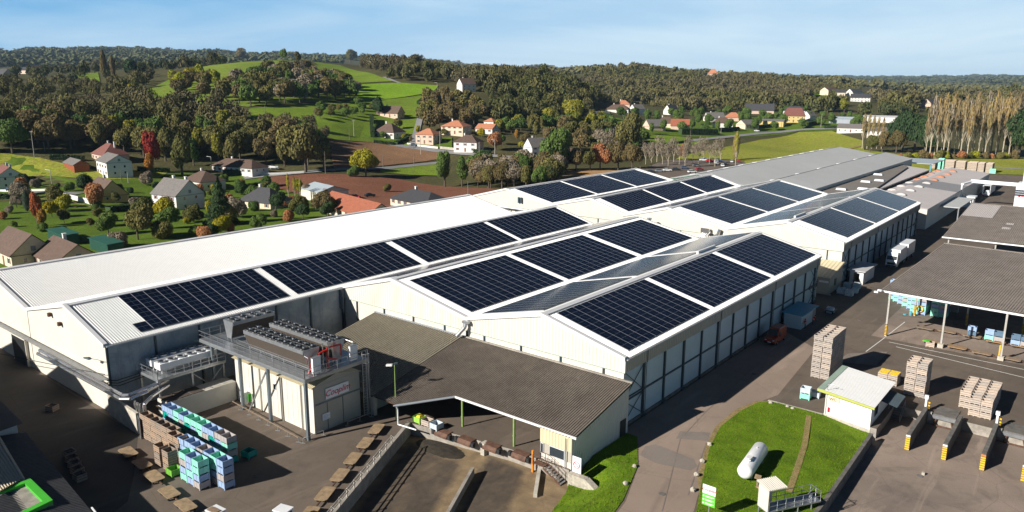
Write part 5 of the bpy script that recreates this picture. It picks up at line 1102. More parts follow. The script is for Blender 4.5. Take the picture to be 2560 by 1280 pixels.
# ------------------------------------------------------------------ lawn island: tank, sign, weighbridge hut, stones
LAWN = [(-27.4, 62.7), (-29.6, 68.8), (-32.1, 76.1), (-33.3, 81.7), (-33.3, 87.7), (-32.6, 91.8), (-31.4, 93.1), (-25.1, 93.1), (-24.8, 93.2), (-19.2, 93.1), (-18.8, 91), (-18.5, 72), (-18.8, 60), (-18.6, 10), (-19.6, 10), (-25.6, 48)]
def lawn(name, poly, zf, mat, step=.42, blades=True, dens=7., hgt=.13, edge=.0):
    P = poly; x0, x1 = min(p[0] for p in P), max(p[0] for p in P); y0, y1 = min(p[1] for p in P), max(p[1] for p in P)
    mb = MB(); mb.poly([(p[0], p[1], zf(p[0], p[1])) for p in P]); o = struct(name, mb, mat); bm = bmesh.new(); bm.from_mesh(o.data)
    for ax, a, b in ((0, x0, x1), (1, y0, y1)):
        k = a + 1.0
        while k < b: bmesh.ops.bisect_plane(bm, geom=bm.verts[:] + bm.edges[:] + bm.faces[:], plane_co=(k, 0, 0) if ax == 0 else (0, k, 0), plane_no=(1, 0, 0) if ax == 0 else (0, 1, 0)); k += 1.0
    for v in bm.verts: v.co.z = zf(v.co.x, v.co.y)
    bmesh.ops.triangulate(bm, faces=bm.faces[:])
    if sum(f.normal.z for f in bm.faces) < 0: bmesh.ops.reverse_faces(bm, faces=bm.faces[:])
    bm.to_mesh(o.data); bm.free()
    if blades:
        n = int((x1 - x0) * (y1 - y0) * dens); bx = rng.uniform(x0, x1, n); by = rng.uniform(y0, y1, n); k = inpoly(bx, by, P) & (by > 54); bx, by = bx[k], by[k]; n = len(bx)
        h = hgt * rng.uniform(.5, 1.4, n); an = rng.uniform(0, 6.28, n); w = .045; z = np.array([zf(a, b) for a, b in zip(bx, by)])
        V = np.zeros((n, 3, 3)); V[:, 0] = np.stack([bx - w * np.cos(an), by - w * np.sin(an), z], -1); V[:, 1] = np.stack([bx + w * np.cos(an), by + w * np.sin(an), z], -1); V[:, 2] = np.stack([bx + rng.normal(0, .05, n), by + rng.normal(0, .05, n), z + h], -1)
        tri_mesh('grass', V.reshape(-1, 3), np.arange(n * 3).reshape(-1, 3), mat)['kind'] = 'stuff'
    return o
def tri_mesh(name, V, F, mat):
    me = bpy.data.meshes.new(name); me.vertices.add(len(V)); me.vertices.foreach_set('co', V.astype(np.float32).ravel()); me.loops.add(F.size); me.loops.foreach_set('vertex_index', F.astype(np.int32).ravel())
    me.polygons.add(len(F)); me.polygons.foreach_set('loop_start', np.arange(0, F.size, F.shape[1], dtype=np.int32)); me.update(calc_edges=True); me.materials.append(M(mat)); o = bpy.data.objects.new(name, me); COL.objects.link(o); return o
def lz(x, y):
    d = max(0., min(1., (x + 33.5) / 15)); z = .17 + .06 * math.sin(x * .5) * math.cos(y * .31)
    if x > -24.9 and y > 80: z -= .75 * min(1, (x + 24.9) / 5) * min(1, (y - 80) / 8)
    return z
lawn('lawn', LAWN, lz, 'grass_lawn', dens=16)
mb = MB(); pth = [at(*p, .15) for p in ((2022, 1040), (2012, 1110), (2000, 1150), (1983, 1200), (1972, 1230))]
for a, b in zip(pth, pth[1:]):
    d = Vector((b[0] - a[0], b[1] - a[1], 0)).normalized(); n = Vector((-d.y, d.x, 0)) * .32; mb.poly([(a[0] - n.x, a[1] - n.y, lz(a[0], a[1]) + .05), (a[0] + n.x, a[1] + n.y, lz(a[0], a[1]) + .05), (b[0] + n.x, b[1] + n.y, lz(b[0], b[1]) + .05), (b[0] - n.x, b[1] - n.y, lz(b[0], b[1]) + .05)])
struct('path', mb, 'dirt_path')
def vz(x, y): return .12 - 1.35 * max(0, min(1, (-36.4 - x) / 2.6)) * max(0, min(1, (66 - y) / 3.5))
lawn('verge', [(-41.3, 61.4), (-41.2, 73.2), (-39.8, 73.2), (-36.3, 67.2), (-33.9, 60), (-30.1, 40), (-27.2, 12), (-31, 12), (-33.5, 30), (-38.5, 52), (-40.4, 59.5)], vz, 'grass_lawn', dens=12, hgt=.16)
# tank
a = Vector((-25.95, 70.6, 1.25)); b = Vector((-26.7, 77.5, 1.25)); t = Thing('gas_tank', 'white cylindrical gas tank lying on the lawn', 'gas tank', (-26.4, 74, .1))
e = .035; mb = MB(); mb.lathe([(0, .15), (.012, .5), (.035, .70), (.07, .82), (.93, .82), (.965, .70), (.988, .45), (1, .15)], a, b, 28); t.part('shell', mb, 'tank_white', smooth=True)
for q in (.2, .8): p = a.lerp(b, q); mb = MB(); mb.box(p.x - .6, p.y - .12, .08, p.x - .4, p.y + .12, .8); mb.box(p.x + .4, p.y - .12, .08, p.x + .6, p.y + .12, .8); t.part('leg', mb, 'steel_galv')
p = a.lerp(b, .27); mb = MB(); mb.hexa([(p.x - .3, p.y - .4, 1.98), (p.x + .3, p.y - .4, 1.98), (p.x + .3, p.y + .4, 1.98), (p.x - .3, p.y + .4, 1.98)], [(p.x - .26, p.y - .4, 2.3), (p.x + .26, p.y - .4, 2.3), (p.x + .26, p.y + .4, 2.3), (p.x - .26, p.y + .4, 2.3)]); t.part('valve_cover', mb, 'trim_white')
mb = MB(); mb.tube([(p.x - .2, p.y - .7, 2.), (p.x - .2, p.y - .7, 2.4), (p.x + .2, p.y - .7, 2.4), (p.x + .2, p.y - .7, 2.)], .04, 5); q = a.lerp(b, .7); mb.cyl((q.x, q.y, 2.0), (q.x, q.y, 2.2), .06, .06, 6); t.part('handle', mb, 'trim_white')
t = Thing('wooden_stand', 'small brown wooden stand with a tilted top beside the white tank', 'wooden stand', (-24.6, 71.0, .1)); mb = MB(); mb.hexa([(-24.9, 70.8, 1.0), (-24.3, 70.9, .95), (-24.4, 71.5, 1.1), (-25.0, 71.4, 1.15)], [(-24.9, 70.8, 1.06), (-24.3, 70.9, 1.01), (-24.4, 71.5, 1.16), (-25.0, 71.4, 1.21)]); t.part('top', mb, 'board_tan')
mb = MB(); mb.box(-24.7, 71.0, .1, -24.55, 71.15, 1.05); mb.bar((-24.65, 71.0, .2), (-23.9, 70.8, .2), .1); t.part('leg', mb, 'board_tan'); mb = MB(); mb.box(-24.5, 70.3, .35, -23.9, 70.7, .42); mb.box(-24.3, 70.45, .1, -24.1, 70.6, .35); t.part('seat', mb, 'board_tan')
# sign
t = Thing('entrance_sign', 'white and green company sign on a post at the lawn tip', 'sign', (-26.0, 62.4, .1)); r_ = R(-7)
mb = MB(); mb.box(-26.05, 62.35, 0, -25.93, 62.47, 1.6); t.part('post', mb, 'steel_galv')
S1 = MB(); S1.box(-26.7, 62.28, 2.55, -25.4, 62.34, 3.45); t.part('upper_board', S1, 'sign_white'); S1 = MB(); S1.box(-26.7, 62.28, 1.35, -25.4, 62.34, 2.54); t.part('lower_board', S1, 'sign_green')
text('lettering', 'Cooplim', .40, (-.05, -.14, 2.9), (R(90), 0, 0), 'sign_red', t.o, .35)
S1 = MB()
for k in range(3):
    z = 1.5 + k * .36; S1.box(-26.62, 62.255, z, -26.48, 62.275, z + .14)
    S1.box(-26.38, 62.255, z + .09, -25.5, 62.275, z + .14); S1.box(-26.38, 62.255, z, -25.7, 62.275, z + .04)
t.part('small_print', S1, 'sign_white')
# weighbridge hut with gangway
o_ = Vector((-22.3, 66.0, 0)); t = Thing('sampling_hut', 'cream sheet metal hut on legs with a railed gangway at the lawn edge', 'hut', (-22.3, 66, 0)); d = Vector((.52, .854, 0)); n = Vector((.854, -.52, 0))
def W(s, c, z): p = o_ + d * s + n * c; return (p.x, p.y, z)
mb = MB()
mb.ribbed(lambda q: W(0, -.6 + q, .85), lambda q: W(0, -.6 + q, 3.2), 1.5, .2, .03, -d); mb.ribbed(lambda q: W(q, -.6, .85), lambda q: W(q, -.6, 3.2), 1.6, .2, .03, -n)
mb.hexa([W(0.02, -.58, .85), W(.06, -.58, .85), W(.06, .9, .85), W(.02, .9, .85)], [W(.02, -.58, 3.2), W(.06, -.58, 3.2), W(.06, .9, 3.2), W(.02, .9, 3.2)]); mb.hexa([W(0, -.57, .85), W(1.6, -.57, .85), W(1.6, -.53, .85), W(0, -.53, .85)], [W(0, -.57, 3.2), W(1.6, -.57, 3.2), W(1.6, -.53, 3.2), W(0, -.53, 3.2)]); t.part('wall', mb, 'cladding_cream')
mb = MB(); mb.ribbed(lambda q: W(-.2 + q, -.75, 3.42), lambda q: W(-.2 + q, 1.05, 3.2), 2.2, .22, .05, (0, 0, 1)); mb.hexa([W(-.2, -.75, 3.36), W(2, -.75, 3.36), W(2, 1.05, 3.14), W(-.2, 1.05, 3.14)], [W(-.2, -.75, 3.4), W(2, -.75, 3.4), W(2, 1.05, 3.18), W(-.2, 1.05, 3.18)]); t.part('roof', mb, 'cladding_cream')
mb = MB(); mb.hexa([W(.3, -.5, 1.0), W(.9, -.5, 1.0), W(.9, .1, 1.0), W(.3, .1, 1.0)], [W(.3, -.5, 2.7), W(.9, -.5, 2.7), W(.9, .1, 2.7), W(.3, .1, 2.7)]); t.part('cabinet', mb, 'trim_grey')
mb = MB(); mb.hexa([W(0, -.55, .75), W(6.3, -.55, .75), W(6.3, .9, .75), W(0, .9, .75)], [W(0, -.55, .9), W(6.3, -.55, .9), W(6.3, .9, .9), W(0, .9, .9)]); t.part('deck', mb, 'steel_galv')
for s in (.1, 1.8, 3.6, 5.2): 
    for c in (-.5, .85): mb = MB(); mb.bar(W(s, c, .1 if c < 0 else -.0), W(s, c, .76), .09); t.part('leg', mb, 'steel_galv')
mb = MB()
for c in (-.52, .88):
    for z in (1.4, 1.9): mb.bar(W(1.65 if c < 0 else .1, c, z), W(6.2, c, z), .045)
    for s in (.15, 1.1, 2.1, 3.1, 4.1, 5.1, 6.2):
        if c < 0 and s < 1.6: continue
        mb.bar(W(s, c, .9), W(s, c, 1.9), .045)
mb.bar(W(6.2, -.52, 1.9), W(6.2, .88, 1.9), .045); mb.bar(W(6.2, .2, .9), W(6.2, .2, 1.9), .045); mb.tube([W(4.6, .88, 1.9), W(5.2, .88, 2.4), W(5.9, .5, 2.4), W(6.2, .1, 1.9)], .03, 5); t.part('guard_rail', mb, 'steel_galv')
def stone(x, y, z, s, lab, grp):
    bm = bmesh.new(); bmesh.ops.create_icosphere(bm, subdivisions=2, radius=s); r4 = random.Random(int(x * 91 + y * 17))
    for v in bm.verts: v.co *= r4.uniform(.8, 1.15); v.co.z *= .9
    me = bpy.data.meshes.new('boundary_stone'); bm.to_mesh(me); bm.free(); me.materials.append(M('stone')); o = bpy.data.objects.new('boundary_stone', me); COL.objects.link(o); o.location = (x, y, z); tag(o, lab, 'stone', grp)
for i, (x, y) in enumerate(((-32.3, 76.5), (-31.2, 72.2), (-30.4, 69.1), (-29.3, 66.0))): stone(x, y, .25, .3, 'pale boundary stone on the lawn edge of the road, %s from the sign' % ('fourth', 'third', 'second', 'first')[i], 'boundary stones')
for i, (x, y) in enumerate(((-31.2, 92.5), (-29.1, 92.7), (-28.4, 92.5))): stone(x, y, .2, .25, 'pale stone at the kerb corner of the lawn, %s' % ('the lone one', 'larger of the pair', 'smaller of the pair')[i], 'kerb stones')
for i, (x, y) in enumerate(((-36.4, 66.6), (-35.3, 62.8))): stone(x, y, .2, .28, 'pale stone on the verge across the road, %s the cabin' % ('nearer', 'farther from')[i], 'verge stones')
# ------------------------------------------------------------------ vehicles, people and huts on the access road
def wheel(t, x, y, r=.34, w=.22, z=None, parent=None):
    z = r if z is None else z; mb = MB(); mb.lathe([(0, r * .8), (.1, r), (.9, r), (1, r * .8)], (x, y - w / 2, z), (x, y + w / 2, z), 16); q = t.part('wheel', mb, 'rubber', smooth=False); mb = MB(); s = -1 if y < 0 else 1; mb.cyl((x, y + s * w / 2, z), (x, y + s * (w / 2 + .015), z), r * .55, r * .5, 10); t.part('rim', mb, 'steel_galv', parent=q)
def loft(mb, secs):
    """secs: list of (x, [(y,z)...]) same count; closed shell"""
    n = len(secs[0][1]); o = len(mb.v); vs = [(x, y, z) for x, s in secs for y, z in s]; fs = []
    for i in range(len(secs) - 1):
        for j in range(n): fs.append((i * n + j, (i + 1) * n + j, (i + 1) * n + (j + 1) % n, i * n + (j + 1) % n))
    fs += [tuple(range(n)), tuple((len(secs) - 1) * n + j for j in range(n))[::-1]]; mb.add(vs, fs)
def section(w, z0, z1, tw=None, r=.12):
    tw = tw or w; return [(-w, z0 + r), (-w + r, z0), (w - r, z0), (w, z0 + r), (tw, z1 - r), (tw - r, z1), (-tw + r, z1), (-tw, z1 - r)]
t = Thing('delivery_van', 'orange-red delivery van with high roof parked in the shade beside the long hall', 'van', (-39.75, 117.4, .08), R(-90), local=True)
mb = MB(); loft(mb, [(2.55, section(.82, .45, .95, .78)), (2.4, section(.92, .32, 1.12, .86)), (1.6, section(.96, .3, 1.28, .9)), (1.45, section(.97, .3, 1.36, .9)), (.75, section(.98, .3, 2.28, .84)), (.45, section(.98, .3, 2.42, .84)), (-2.3, section(.98, .3, 2.42, .84)), (-2.5, section(.96, .4, 2.3, .82))]); t.part('body', mb, 'van_orange')
mb = MB(); mb.hexa([(1.52, -.78, 1.42), (1.52, .78, 1.42), (.86, .70, 2.2), (.86, -.70, 2.2)], [(1.58, -.78, 1.44), (1.58, .78, 1.44), (.92, .70, 2.22), (.92, -.70, 2.22)]); t.part('windscreen', mb, 'glass')
for s in (-1, 1):
    mb = MB(); mb.hexa([(.25, s * .93, 1.4), (1.05, s * .95, 1.4), (.75, s * .90, 1.95), (.25, s * .89, 1.95)], [(.25, s * .99, 1.4), (1.05, s * .99, 1.4), (.75, s * .93, 1.95), (.25, s * .92, 1.95)]); t.part('side_window', mb, 'glass'); mb = MB(); mb.box(1.0, s * 1.0, 1.35, 1.12, s * 1.2, 1.6); t.part('mirror', mb, 'black_plastic')
    mb = MB(); mb.box(2.44, s * .62 - .13, .8, 2.56, s * .62 + .13, .95); t.part('headlight', mb, 'tank_white')
    for x in (1.65, -1.6): wheel(t, x, s * .88, .34)
mb = MB(); mb.box(2.5, -.9, .32, 2.62, .9, .58); t.part('bumper', mb, 'black_plastic'); mb = MB(); mb.box(2.62, -.26, .5, 2.64, .26, .61); t.part('number_plate', mb, 'sign_white')
def truck(label, x, y, rot, trailer=True, cab=True):
    t = Thing('box_truck', label, 'truck', (x, y, .08), rot, local=True)
    if cab:
        mb = MB(); loft(mb, [(9.1, section(1.15, .5, 1.6, 1.12)), (8.95, section(1.22, .35, 2.0, 1.18)), (8.6, section(1.23, .35, 3.0, 1.12)), (8.0, section(1.23, .6, 3.45, 1.1)), (6.9, section(1.23, .6, 3.5, 1.1))]); t.part('cab', mb, 'truck_white')
        mb = MB(); mb.hexa([(9.02, -1.02, 1.95), (9.02, 1.02, 1.95), (8.72, 1.0, 2.8), (8.72, -1.0, 2.8)], [(9.08, -1.02, 1.97), (9.08, 1.02, 1.97), (8.78, 1.0, 2.82), (8.78, -1.0, 2.82)]); t.part('windscreen', mb, 'glass')
        mb = MB(); mb.box(9.0, -.8, .85, 9.14, .8, 1.35); mb.box(9.0, -1.1, .45, 9.16, 1.1, .72); t.part('grille', mb, 'black_plastic')
        for s in (-1, 1): mb = MB(); mb.box(8.6, s * 1.25, 1.9, 8.75, s * 1.5, 2.6); t.part('mirror', mb, 'black_plastic'); mb = MB(); mb.box(9.08, s * .9 - .15, .75, 9.18, s * .9 + .15, .92); t.part('headlight', mb, 'tank_white')
        for s in (-1, 1): wheel(t, 7.9, s * 1.05, .5, .3)
    mb = MB(); mb.box(0, -1.25, 1.05, 6.7, 1.25, 3.95); t.part('box_body', mb, 'truck_white')
    for x_ in (1.0, 2.2):
        for s in (-1, 1): wheel(t, x_, s * 1.05, .5, .3)
    mb = MB(); mb.box(-.3, -.5, .7, 8.5, .5, 1.05); t.part('chassis', mb, 'steel_dark')
    if trailer:
        mb = MB(); mb.box(-8.6, -1.25, 1.05, -1.2, 1.25, 4.05); t.part('trailer_body', mb, 'truck_white'); mb = MB(); mb.box(-8.4, -.5, .7, .2, .5, 1.05); t.part('trailer_chassis', mb, 'steel_dark')
        for x_ in (-2.4, -7.2):
            for s in (-1, 1): wheel(t, x_, s * 1.05, .5, .3)
    return t
truck('white box lorry with trailer facing the camera beside the rightmost back hall', -37.9, 193.8, R(-90))
t = Thing('lorry_trailer', 'open-backed white lorry box with rear doors open in the far yard', 'lorry', (-39.0, 336, .08)); mb = MB()
mb.box(-40.3, 336, 1.1, -40.15, 350, 4.1); mb.box(-37.85, 336, 1.1, -37.7, 350, 4.1); mb.box(-40.3, 336, 4.1, -37.7, 350, 4.2); mb.box(-40.3, 336, 1.0, -37.7, 350, 1.1); mb.box(-40.3, 349.9, 1.1, -37.7, 350, 4.1); t.part('box_body', mb, 'truck_white')
mb = MB(); mb.box(-40.2, 335.9, .5, -37.8, 336.1, .95); t.part('rear_bumper', mb, 'tank_white')
for x in (-40.1, -37.9): mb = MB(); mb.box(x - .12, 335.8, .6, x + .12, 335.9, .8); t.part('tail_light', mb, 'sign_red')
mb = MB(); mb.box(-39.6, 337.5, 1.1, -38.3, 339, 2.2); t.part('load', mb, 'bag_white')
for y in (338, 340, 347):
    for x in (-40, -38): mb = MB(); mb.cyl((x - .15, y, .5), (x + .15, y, .5), .5, .5, 10); t.part('wheel', mb, 'rubber')
def person(label, x, y, z, rot, lean=0., arm=.5, vest=True, s=1.0):
    root = bpy.data.objects.new('person', None); COL.objects.link(root); root.location = (x, y, z); root.rotation_euler = (0, 0, rot); root.scale = (s,) * 3; tag(root, label, 'person')
    J_ = dict(pel=(0, 0, .95), ch=(lean * .25, 0, 1.30), nk=(lean * .38, 0, 1.47), hd=(lean * .42 + .02, 0, 1.60), ht=(lean * .42 + .02, 0, 1.70), sl=(lean * .3, .19, 1.40), el=(lean * .3 + .10, .25, 1.14), wl=(lean * .3 + .30, .2, 1.0), hl=(lean * .3 + .38, .18, 1.0), sr=(lean * .3, -.19, 1.40), er=(lean * .3 + .08 + arm * .1, -.26, 1.15), wr=(lean * .3 + .28 + arm * .1, -.22, 1.05), hr=(lean * .3 + .36 + arm * .1, -.2, 1.06), tl=(0, .1, .90), kl=(.05, .12, .5), al=(-.02, .13, .09), fl=(.14, .14, .05), tr=(0, -.1, .90), kr=(-.02, -.12, .5), ar=(-.10, -.13, .09), fr=(.06, -.14, .05))
    Rr = dict(pel=.15, ch=.17, nk=.06, hd=.105, ht=.08, sl=.075, el=.05, wl=.035, hl=.045, sr=.075, er=.05, wr=.035, hr=.045, tl=.1, kl=.07, al=.05, fl=.05, tr=.1, kr=.07, ar=.05, fr=.05)
    E_ = [('pel', 'ch'), ('ch', 'nk'), ('nk', 'hd'), ('hd', 'ht'), ('ch', 'sl'), ('sl', 'el'), ('el', 'wl'), ('wl', 'hl'), ('ch', 'sr'), ('sr', 'er'), ('er', 'wr'), ('wr', 'hr'), ('pel', 'tl'), ('tl', 'kl'), ('kl', 'al'), ('al', 'fl'), ('pel', 'tr'), ('tr', 'kr'), ('kr', 'ar'), ('ar', 'fr')]
    # fingers
    for sd_, hn in ((1, 'hl'), (-1, 'hr')):
        hx, hy, hz_ = J_[hn]
        for q in range(5):
            nm = hn + str(q); J_[nm] = (hx + (.10 if q < 4 else .05) - abs(q - 1.5) * .008, hy + (q - 1.5) * .022 if q < 4 else hy - sd_ * .06, hz_ - .03 if q < 4 else hz_ + .02); Rr[nm] = .011; E_.append((hn, nm))
    ks = list(J_); me = bpy.data.meshes.new('body'); me.from_pydata([J_[k] for k in ks], [(ks.index(a), ks.index(b)) for a, b in E_], []); o = bpy.data.objects.new('body', me); COL.objects.link(o)
    sk = o.modifiers.new('s', 'SKIN'); ss = o.modifiers.new('u', 'SUBSURF'); ss.levels = ss.render_levels = 1
    for i, k in enumerate(ks): me.skin_vertices[0].data[i].radius = (Rr[k], Rr[k])
    me.skin_vertices[0].data[0].use_root = True
    dg = bpy.context.evaluated_depsgraph_get(); dg.update(); m2 = bpy.data.meshes.new_from_object(o.evaluated_get(dg)); bpy.data.objects.remove(o)
    for mt in ('cloth_dark', 'skin'): m2.materials.append(M(mt))
    for p in m2.polygons:
        c = p.center; p.use_smooth = True; p.material_index = 1 if (c.z > 1.5 or (c.x > lean * .3 + .27 and .9 < c.z < 1.15)) else 0
    o = bpy.data.objects.new('body', m2); COL.objects.link(o); o.parent = root
    mb = MB(); mb.lathe([(0, .18), (.35, .20), (.75, .21), (1, .15)], (0, 0, .88), (lean * .36, 0, 1.47), 10); v = mb.build('safety_vest', 'hivis', root)
    mb = MB(); mb.lathe([(0, .205), (1, .205)], (lean * .09, 0, 1.05), (lean * .12, 0, 1.11), 10); mb.build('reflective_band', 'reflect', v)
    mb = MB(); h = J_['ht']; mb.lathe([(0, .10), (.5, .115), (.85, .09), (1, .03)], (h[0] - .02, h[1], h[2] - .09), (h[0] - .02, h[1], h[2] + .09), 10); mb.build('hair', 'hair', root, smooth=True)
    mb = MB(); mb.add([(h[0] + .09, -.015, h[2] - .07), (h[0] + .09, .015, h[2] - .07), (h[0] + .125, 0, h[2] - .075), (h[0] + .09, 0, h[2] - .02)], [(0, 1, 2), (1, 3, 2), (3, 0, 2), (0, 3, 1)]); mb.build('nose', 'skin', root)
    return root
person('worker in red vest and dark trousers at the corner of the blue-roofed hut', -38.2, 127.2, .07, R(200), .15, .4)
person('worker in red and white vest leaning forward behind the blue-roofed hut corner', -37.9, 130.3, .07, R(20), .7, .9)
# blue roofed hut
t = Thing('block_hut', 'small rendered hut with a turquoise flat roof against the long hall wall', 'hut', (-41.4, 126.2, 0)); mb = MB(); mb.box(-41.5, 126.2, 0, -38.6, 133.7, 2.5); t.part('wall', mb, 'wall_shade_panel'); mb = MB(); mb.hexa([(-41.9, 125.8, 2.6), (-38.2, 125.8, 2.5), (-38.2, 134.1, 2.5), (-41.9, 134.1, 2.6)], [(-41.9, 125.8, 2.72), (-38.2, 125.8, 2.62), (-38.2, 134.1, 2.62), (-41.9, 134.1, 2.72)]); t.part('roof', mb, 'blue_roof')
mb = MB(); mb.box(-38.6, 132.2, .1, -38.54, 133.3, 2.2); t.part('door', mb, 'car_silver')
# yellow roofed office, white shed, bags
t = Thing('gate_office', 'small beige office with a ribbed yellow roof between two halls', 'building', (-46, 152.5, 0)); mb = MB(); mb.box(-48, 152.6, .0, -41.9, 161, 3.5); t.part('wall', mb, 'cladding_beige'); mb = MB(); mb.ribbed(lambda s: (-48.2 + s, 152.2, 3.35), lambda s: (-48.2 + s, 161.2, 5.1), 6.5, .7, .07, (0, -.2, 1)); t.part('roof', mb, 'cladding_yellow')
mb = MB(); mb.extr([(-41.95, 152.6, 3.4), (-41.95, 161, 3.4), (-41.95, 161, 5.0)], (-.2, 0, 0)); t.part('gable', mb, 'cladding_beige')
mb = MB(); mb.box(-45.4, 152.5, 1.2, -44.2, 152.58, 2.9); w = t.part('window', mb, 'black_plastic'); mb = MB(); mb.box(-41.92, 155.6, 1.2, -41.84, 157.0, 2.6); w = t.part('window', mb, 'steel_dark'); mb = MB(); mb.box(-43.9, 152.45, 2.3, -42.1, 152.52, 2.7); w = t.part('name_plate', mb, 'sign_white'); text('lettering', 'EXPEDITION', .26, (-43.0 + 46, -.09, 2.5), (R(90), 0, 0), 'steel_blue', t.o) if False else None
mb = MB(); mb.box(-48.4, 152.0, 0, -41.4, 152.3, .3); t.part('plinth', mb, 'concrete_pale')
t = Thing('pallet_shelter', 'white flat-roofed block shelter with a dark doorway beside the hall wall', 'hut', (-41, 165, 0)); mb = MB(); mb.box(-41.4, 164.8, 0, -40.7, 165.1, 2.8); mb.box(-39.5, 164.8, 0, -38.7, 165.1, 2.8); mb.box(-40.7, 164.8, 2.35, -39.5, 165.1, 2.8); mb.box(-41.4, 165.1, 0, -41.1, 173.5, 2.8); mb.box(-39.0, 165.1, 0, -38.7, 173.5, 2.8); mb.box(-41.1, 173.2, 0, -39.0, 173.5, 2.8); t.part('wall', mb, 'house_white'); mb = MB(); mb.hexa([(-41.9, 164.3, 2.8), (-38.3, 164.3, 2.8), (-38.3, 174, 2.8), (-41.9, 174, 2.8)], [(-41.9, 164.3, 3.0), (-38.3, 164.3, 2.95), (-38.3, 174, 2.95), (-41.9, 174, 3.0)]); t.part('roof', mb, 'roof_white_aged')
def sack(x, y, lab, s=1.):
    bm = bmesh.new(); bmesh.ops.create_cube(bm, size=1); bmesh.ops.subdivide_edges(bm, edges=bm.edges[:], cuts=3, use_grid_fill=True); r5 = random.Random(int(x * 31 + y * 7))
    for v in bm.verts: l = v.co.length; v.co = v.co * (.82 + .12 / max(l, .5)) + Vector((r5.uniform(-.04, .04), r5.uniform(-.04, .04), r5.uniform(-.04, .04))); v.co.x *= 1.2 * s; v.co.y *= 1.1 * s; v.co.z = (v.co.z + .45) * 1.0 * s
    me = bpy.data.meshes.new('bulk_bag'); bm.to_mesh(me); bm.free(); me.materials.append(M('bag_white')); o = bpy.data.objects.new('bulk_bag', me); COL.objects.link(o); o.location = (x, y, .1); tag(o, lab, 'bulk bag', 'white bulk bags')
for i, (x, y, s) in enumerate(((-40.5, 160.3, 1.1), (-38.9, 161.2, 1.15), (-40.2, 155.0, 1.2), (-38.5, 154.4, 1.2), (-38.2, 157.2, 1.0), (-37.8, 139.8, 1.0))):
    sack(x, y, ['white bulk bag left of the shelter doorway', 'white bulk bag right before the shelter doorway', 'white bulk bag in the nearer pair, left one by the office', 'white bulk bag in the nearer pair, right one on a pallet', 'small white bulk bag between the two pairs', 'white bulk bag on a cart behind the blue-roofed hut'][i], s)
t = Thing('hand_cart', 'small dark cart carrying white bags behind the blue-roofed hut', 'cart', (-37.8, 139.6, .1)); mb = MB(); mb.box(-38.6, 138.8, .5, -37.0, 141, .6); t.part('bed', mb, 'steel_dark'); mb = MB(); mb.bar((-37.2, 138.9, .5), (-36.4, 137.5, .9), .05); t.part('handle', mb, 'steel_galv')
for x in (-38.4, -37.2): mb = MB(); mb.cyl((x - .05, 139.2, .3), (x + .05, 139.2, .3), .25, .25, 10); t.part('wheel', mb, 'rubber')
# forklift style yard tractors cut by the lower edge
for i, (x, y, rt) in enumerate(((-60.2, 31.9, R(5)), (-55.6, 35.9, R(15)))):
    t = Thing('yard_tractor', 'white roofed yard tractor at the lower picture edge, %s' % ('left one with brown roof box' if i == 0 else 'right one'), 'tractor', (x, y, .08), rt, local=True)
    mb = MB(); mb.box(-.75, -.6, 1.95, .75, .6, 2.08); t.part('cab_roof', mb, 'tank_white')
    mb = MB()
    for a in (-.68, .62):
        for b in (-.53, .47): mb.bar((a + .03, b + .03, .9), (a * .95 + .03, b * .95 + .03, 1.95), .07)
    t.part('cab_frame', mb, 'tank_white'); mb = MB(); mb.box(-.6, -.48, 1.0, .6, .48, 1.9); t.part('cab_glass', mb, 'glass')
    mb = MB(); loft(mb, [(-1.0, section(.5, .4, .95)), (-.8, section(.62, .35, 1.0)), (.8, section(.62, .35, 1.0)), (1.9, section(.4, .45, .95))]); t.part('body', mb, 'car_red' if i == 0 else 'car_silver')
    for a in (-.5, 1.5):
        for b in (-.65, .65): wheel(t, a, b, .4 if a < 0 else .3, .2)
    if i == 0: mb = MB(); mb.box(-.6, -.5, 2.09, .6, .1, 2.16); t.part('roof_pad', mb, 'board_wood')
# ------------------------------------------------------------------ far right yard: tower, bridge, white box
t = Thing('pipe_bridge', 'white overhead pipe bridge crossing the far yard to the white tower', 'pipe bridge', (-42, 305, 0)); mb = MB()
for k in range(3): mb.bar((-40.5, 305 + k * .7, 8.3 + k * .35), (-18, 305.5 + k * .7, 8.0 + k * .35), .55, .32)
t.part('duct', mb, 'truck_white'); mb = MB(); mb.bar((-42.1, 300, 7.9), (-40.2, 306, 8.5), .9, .5); mb.box(-42.3, 299.4, 0, -41.9, 299.8, 7.7); t.part('elbow', mb, 'truck_white')
t = Thing('white_tower', 'white tower block with a red mark at the right picture edge', 'building', (-24, 312, 0)); mb = MB(); mb.box(-27.6, 312, 0, -18, 322, 8); t.part('lower_block', mb, 'truck_white'); mb = MB(); mb.box(-26.0, 312.5, 8, -18, 322, 13); t.part('upper_block', mb, 'truck_white'); mb = MB(); mb.box(-26.6, 311.93, 3.6, -26.0, 311.97, 4.3); mb.box(-25.8, 311.93, 3.8, -25.0, 311.97, 4.2); t.part('emblem', mb, 'sign_red')
t = Thing('filter_housing', 'white stepped housing standing by the far yard canopy', 'cabinet', (-40, 309, 0)); mb = MB(); mb.box(-41.4, 300, 0, -38.2, 304, 3.4); t.part('body', mb, 'truck_white'); mb = MB(); mb.box(-41.9, 299.5, 3.4, -37.7, 304.5, 3.9); t.part('top', mb, 'truck_white')
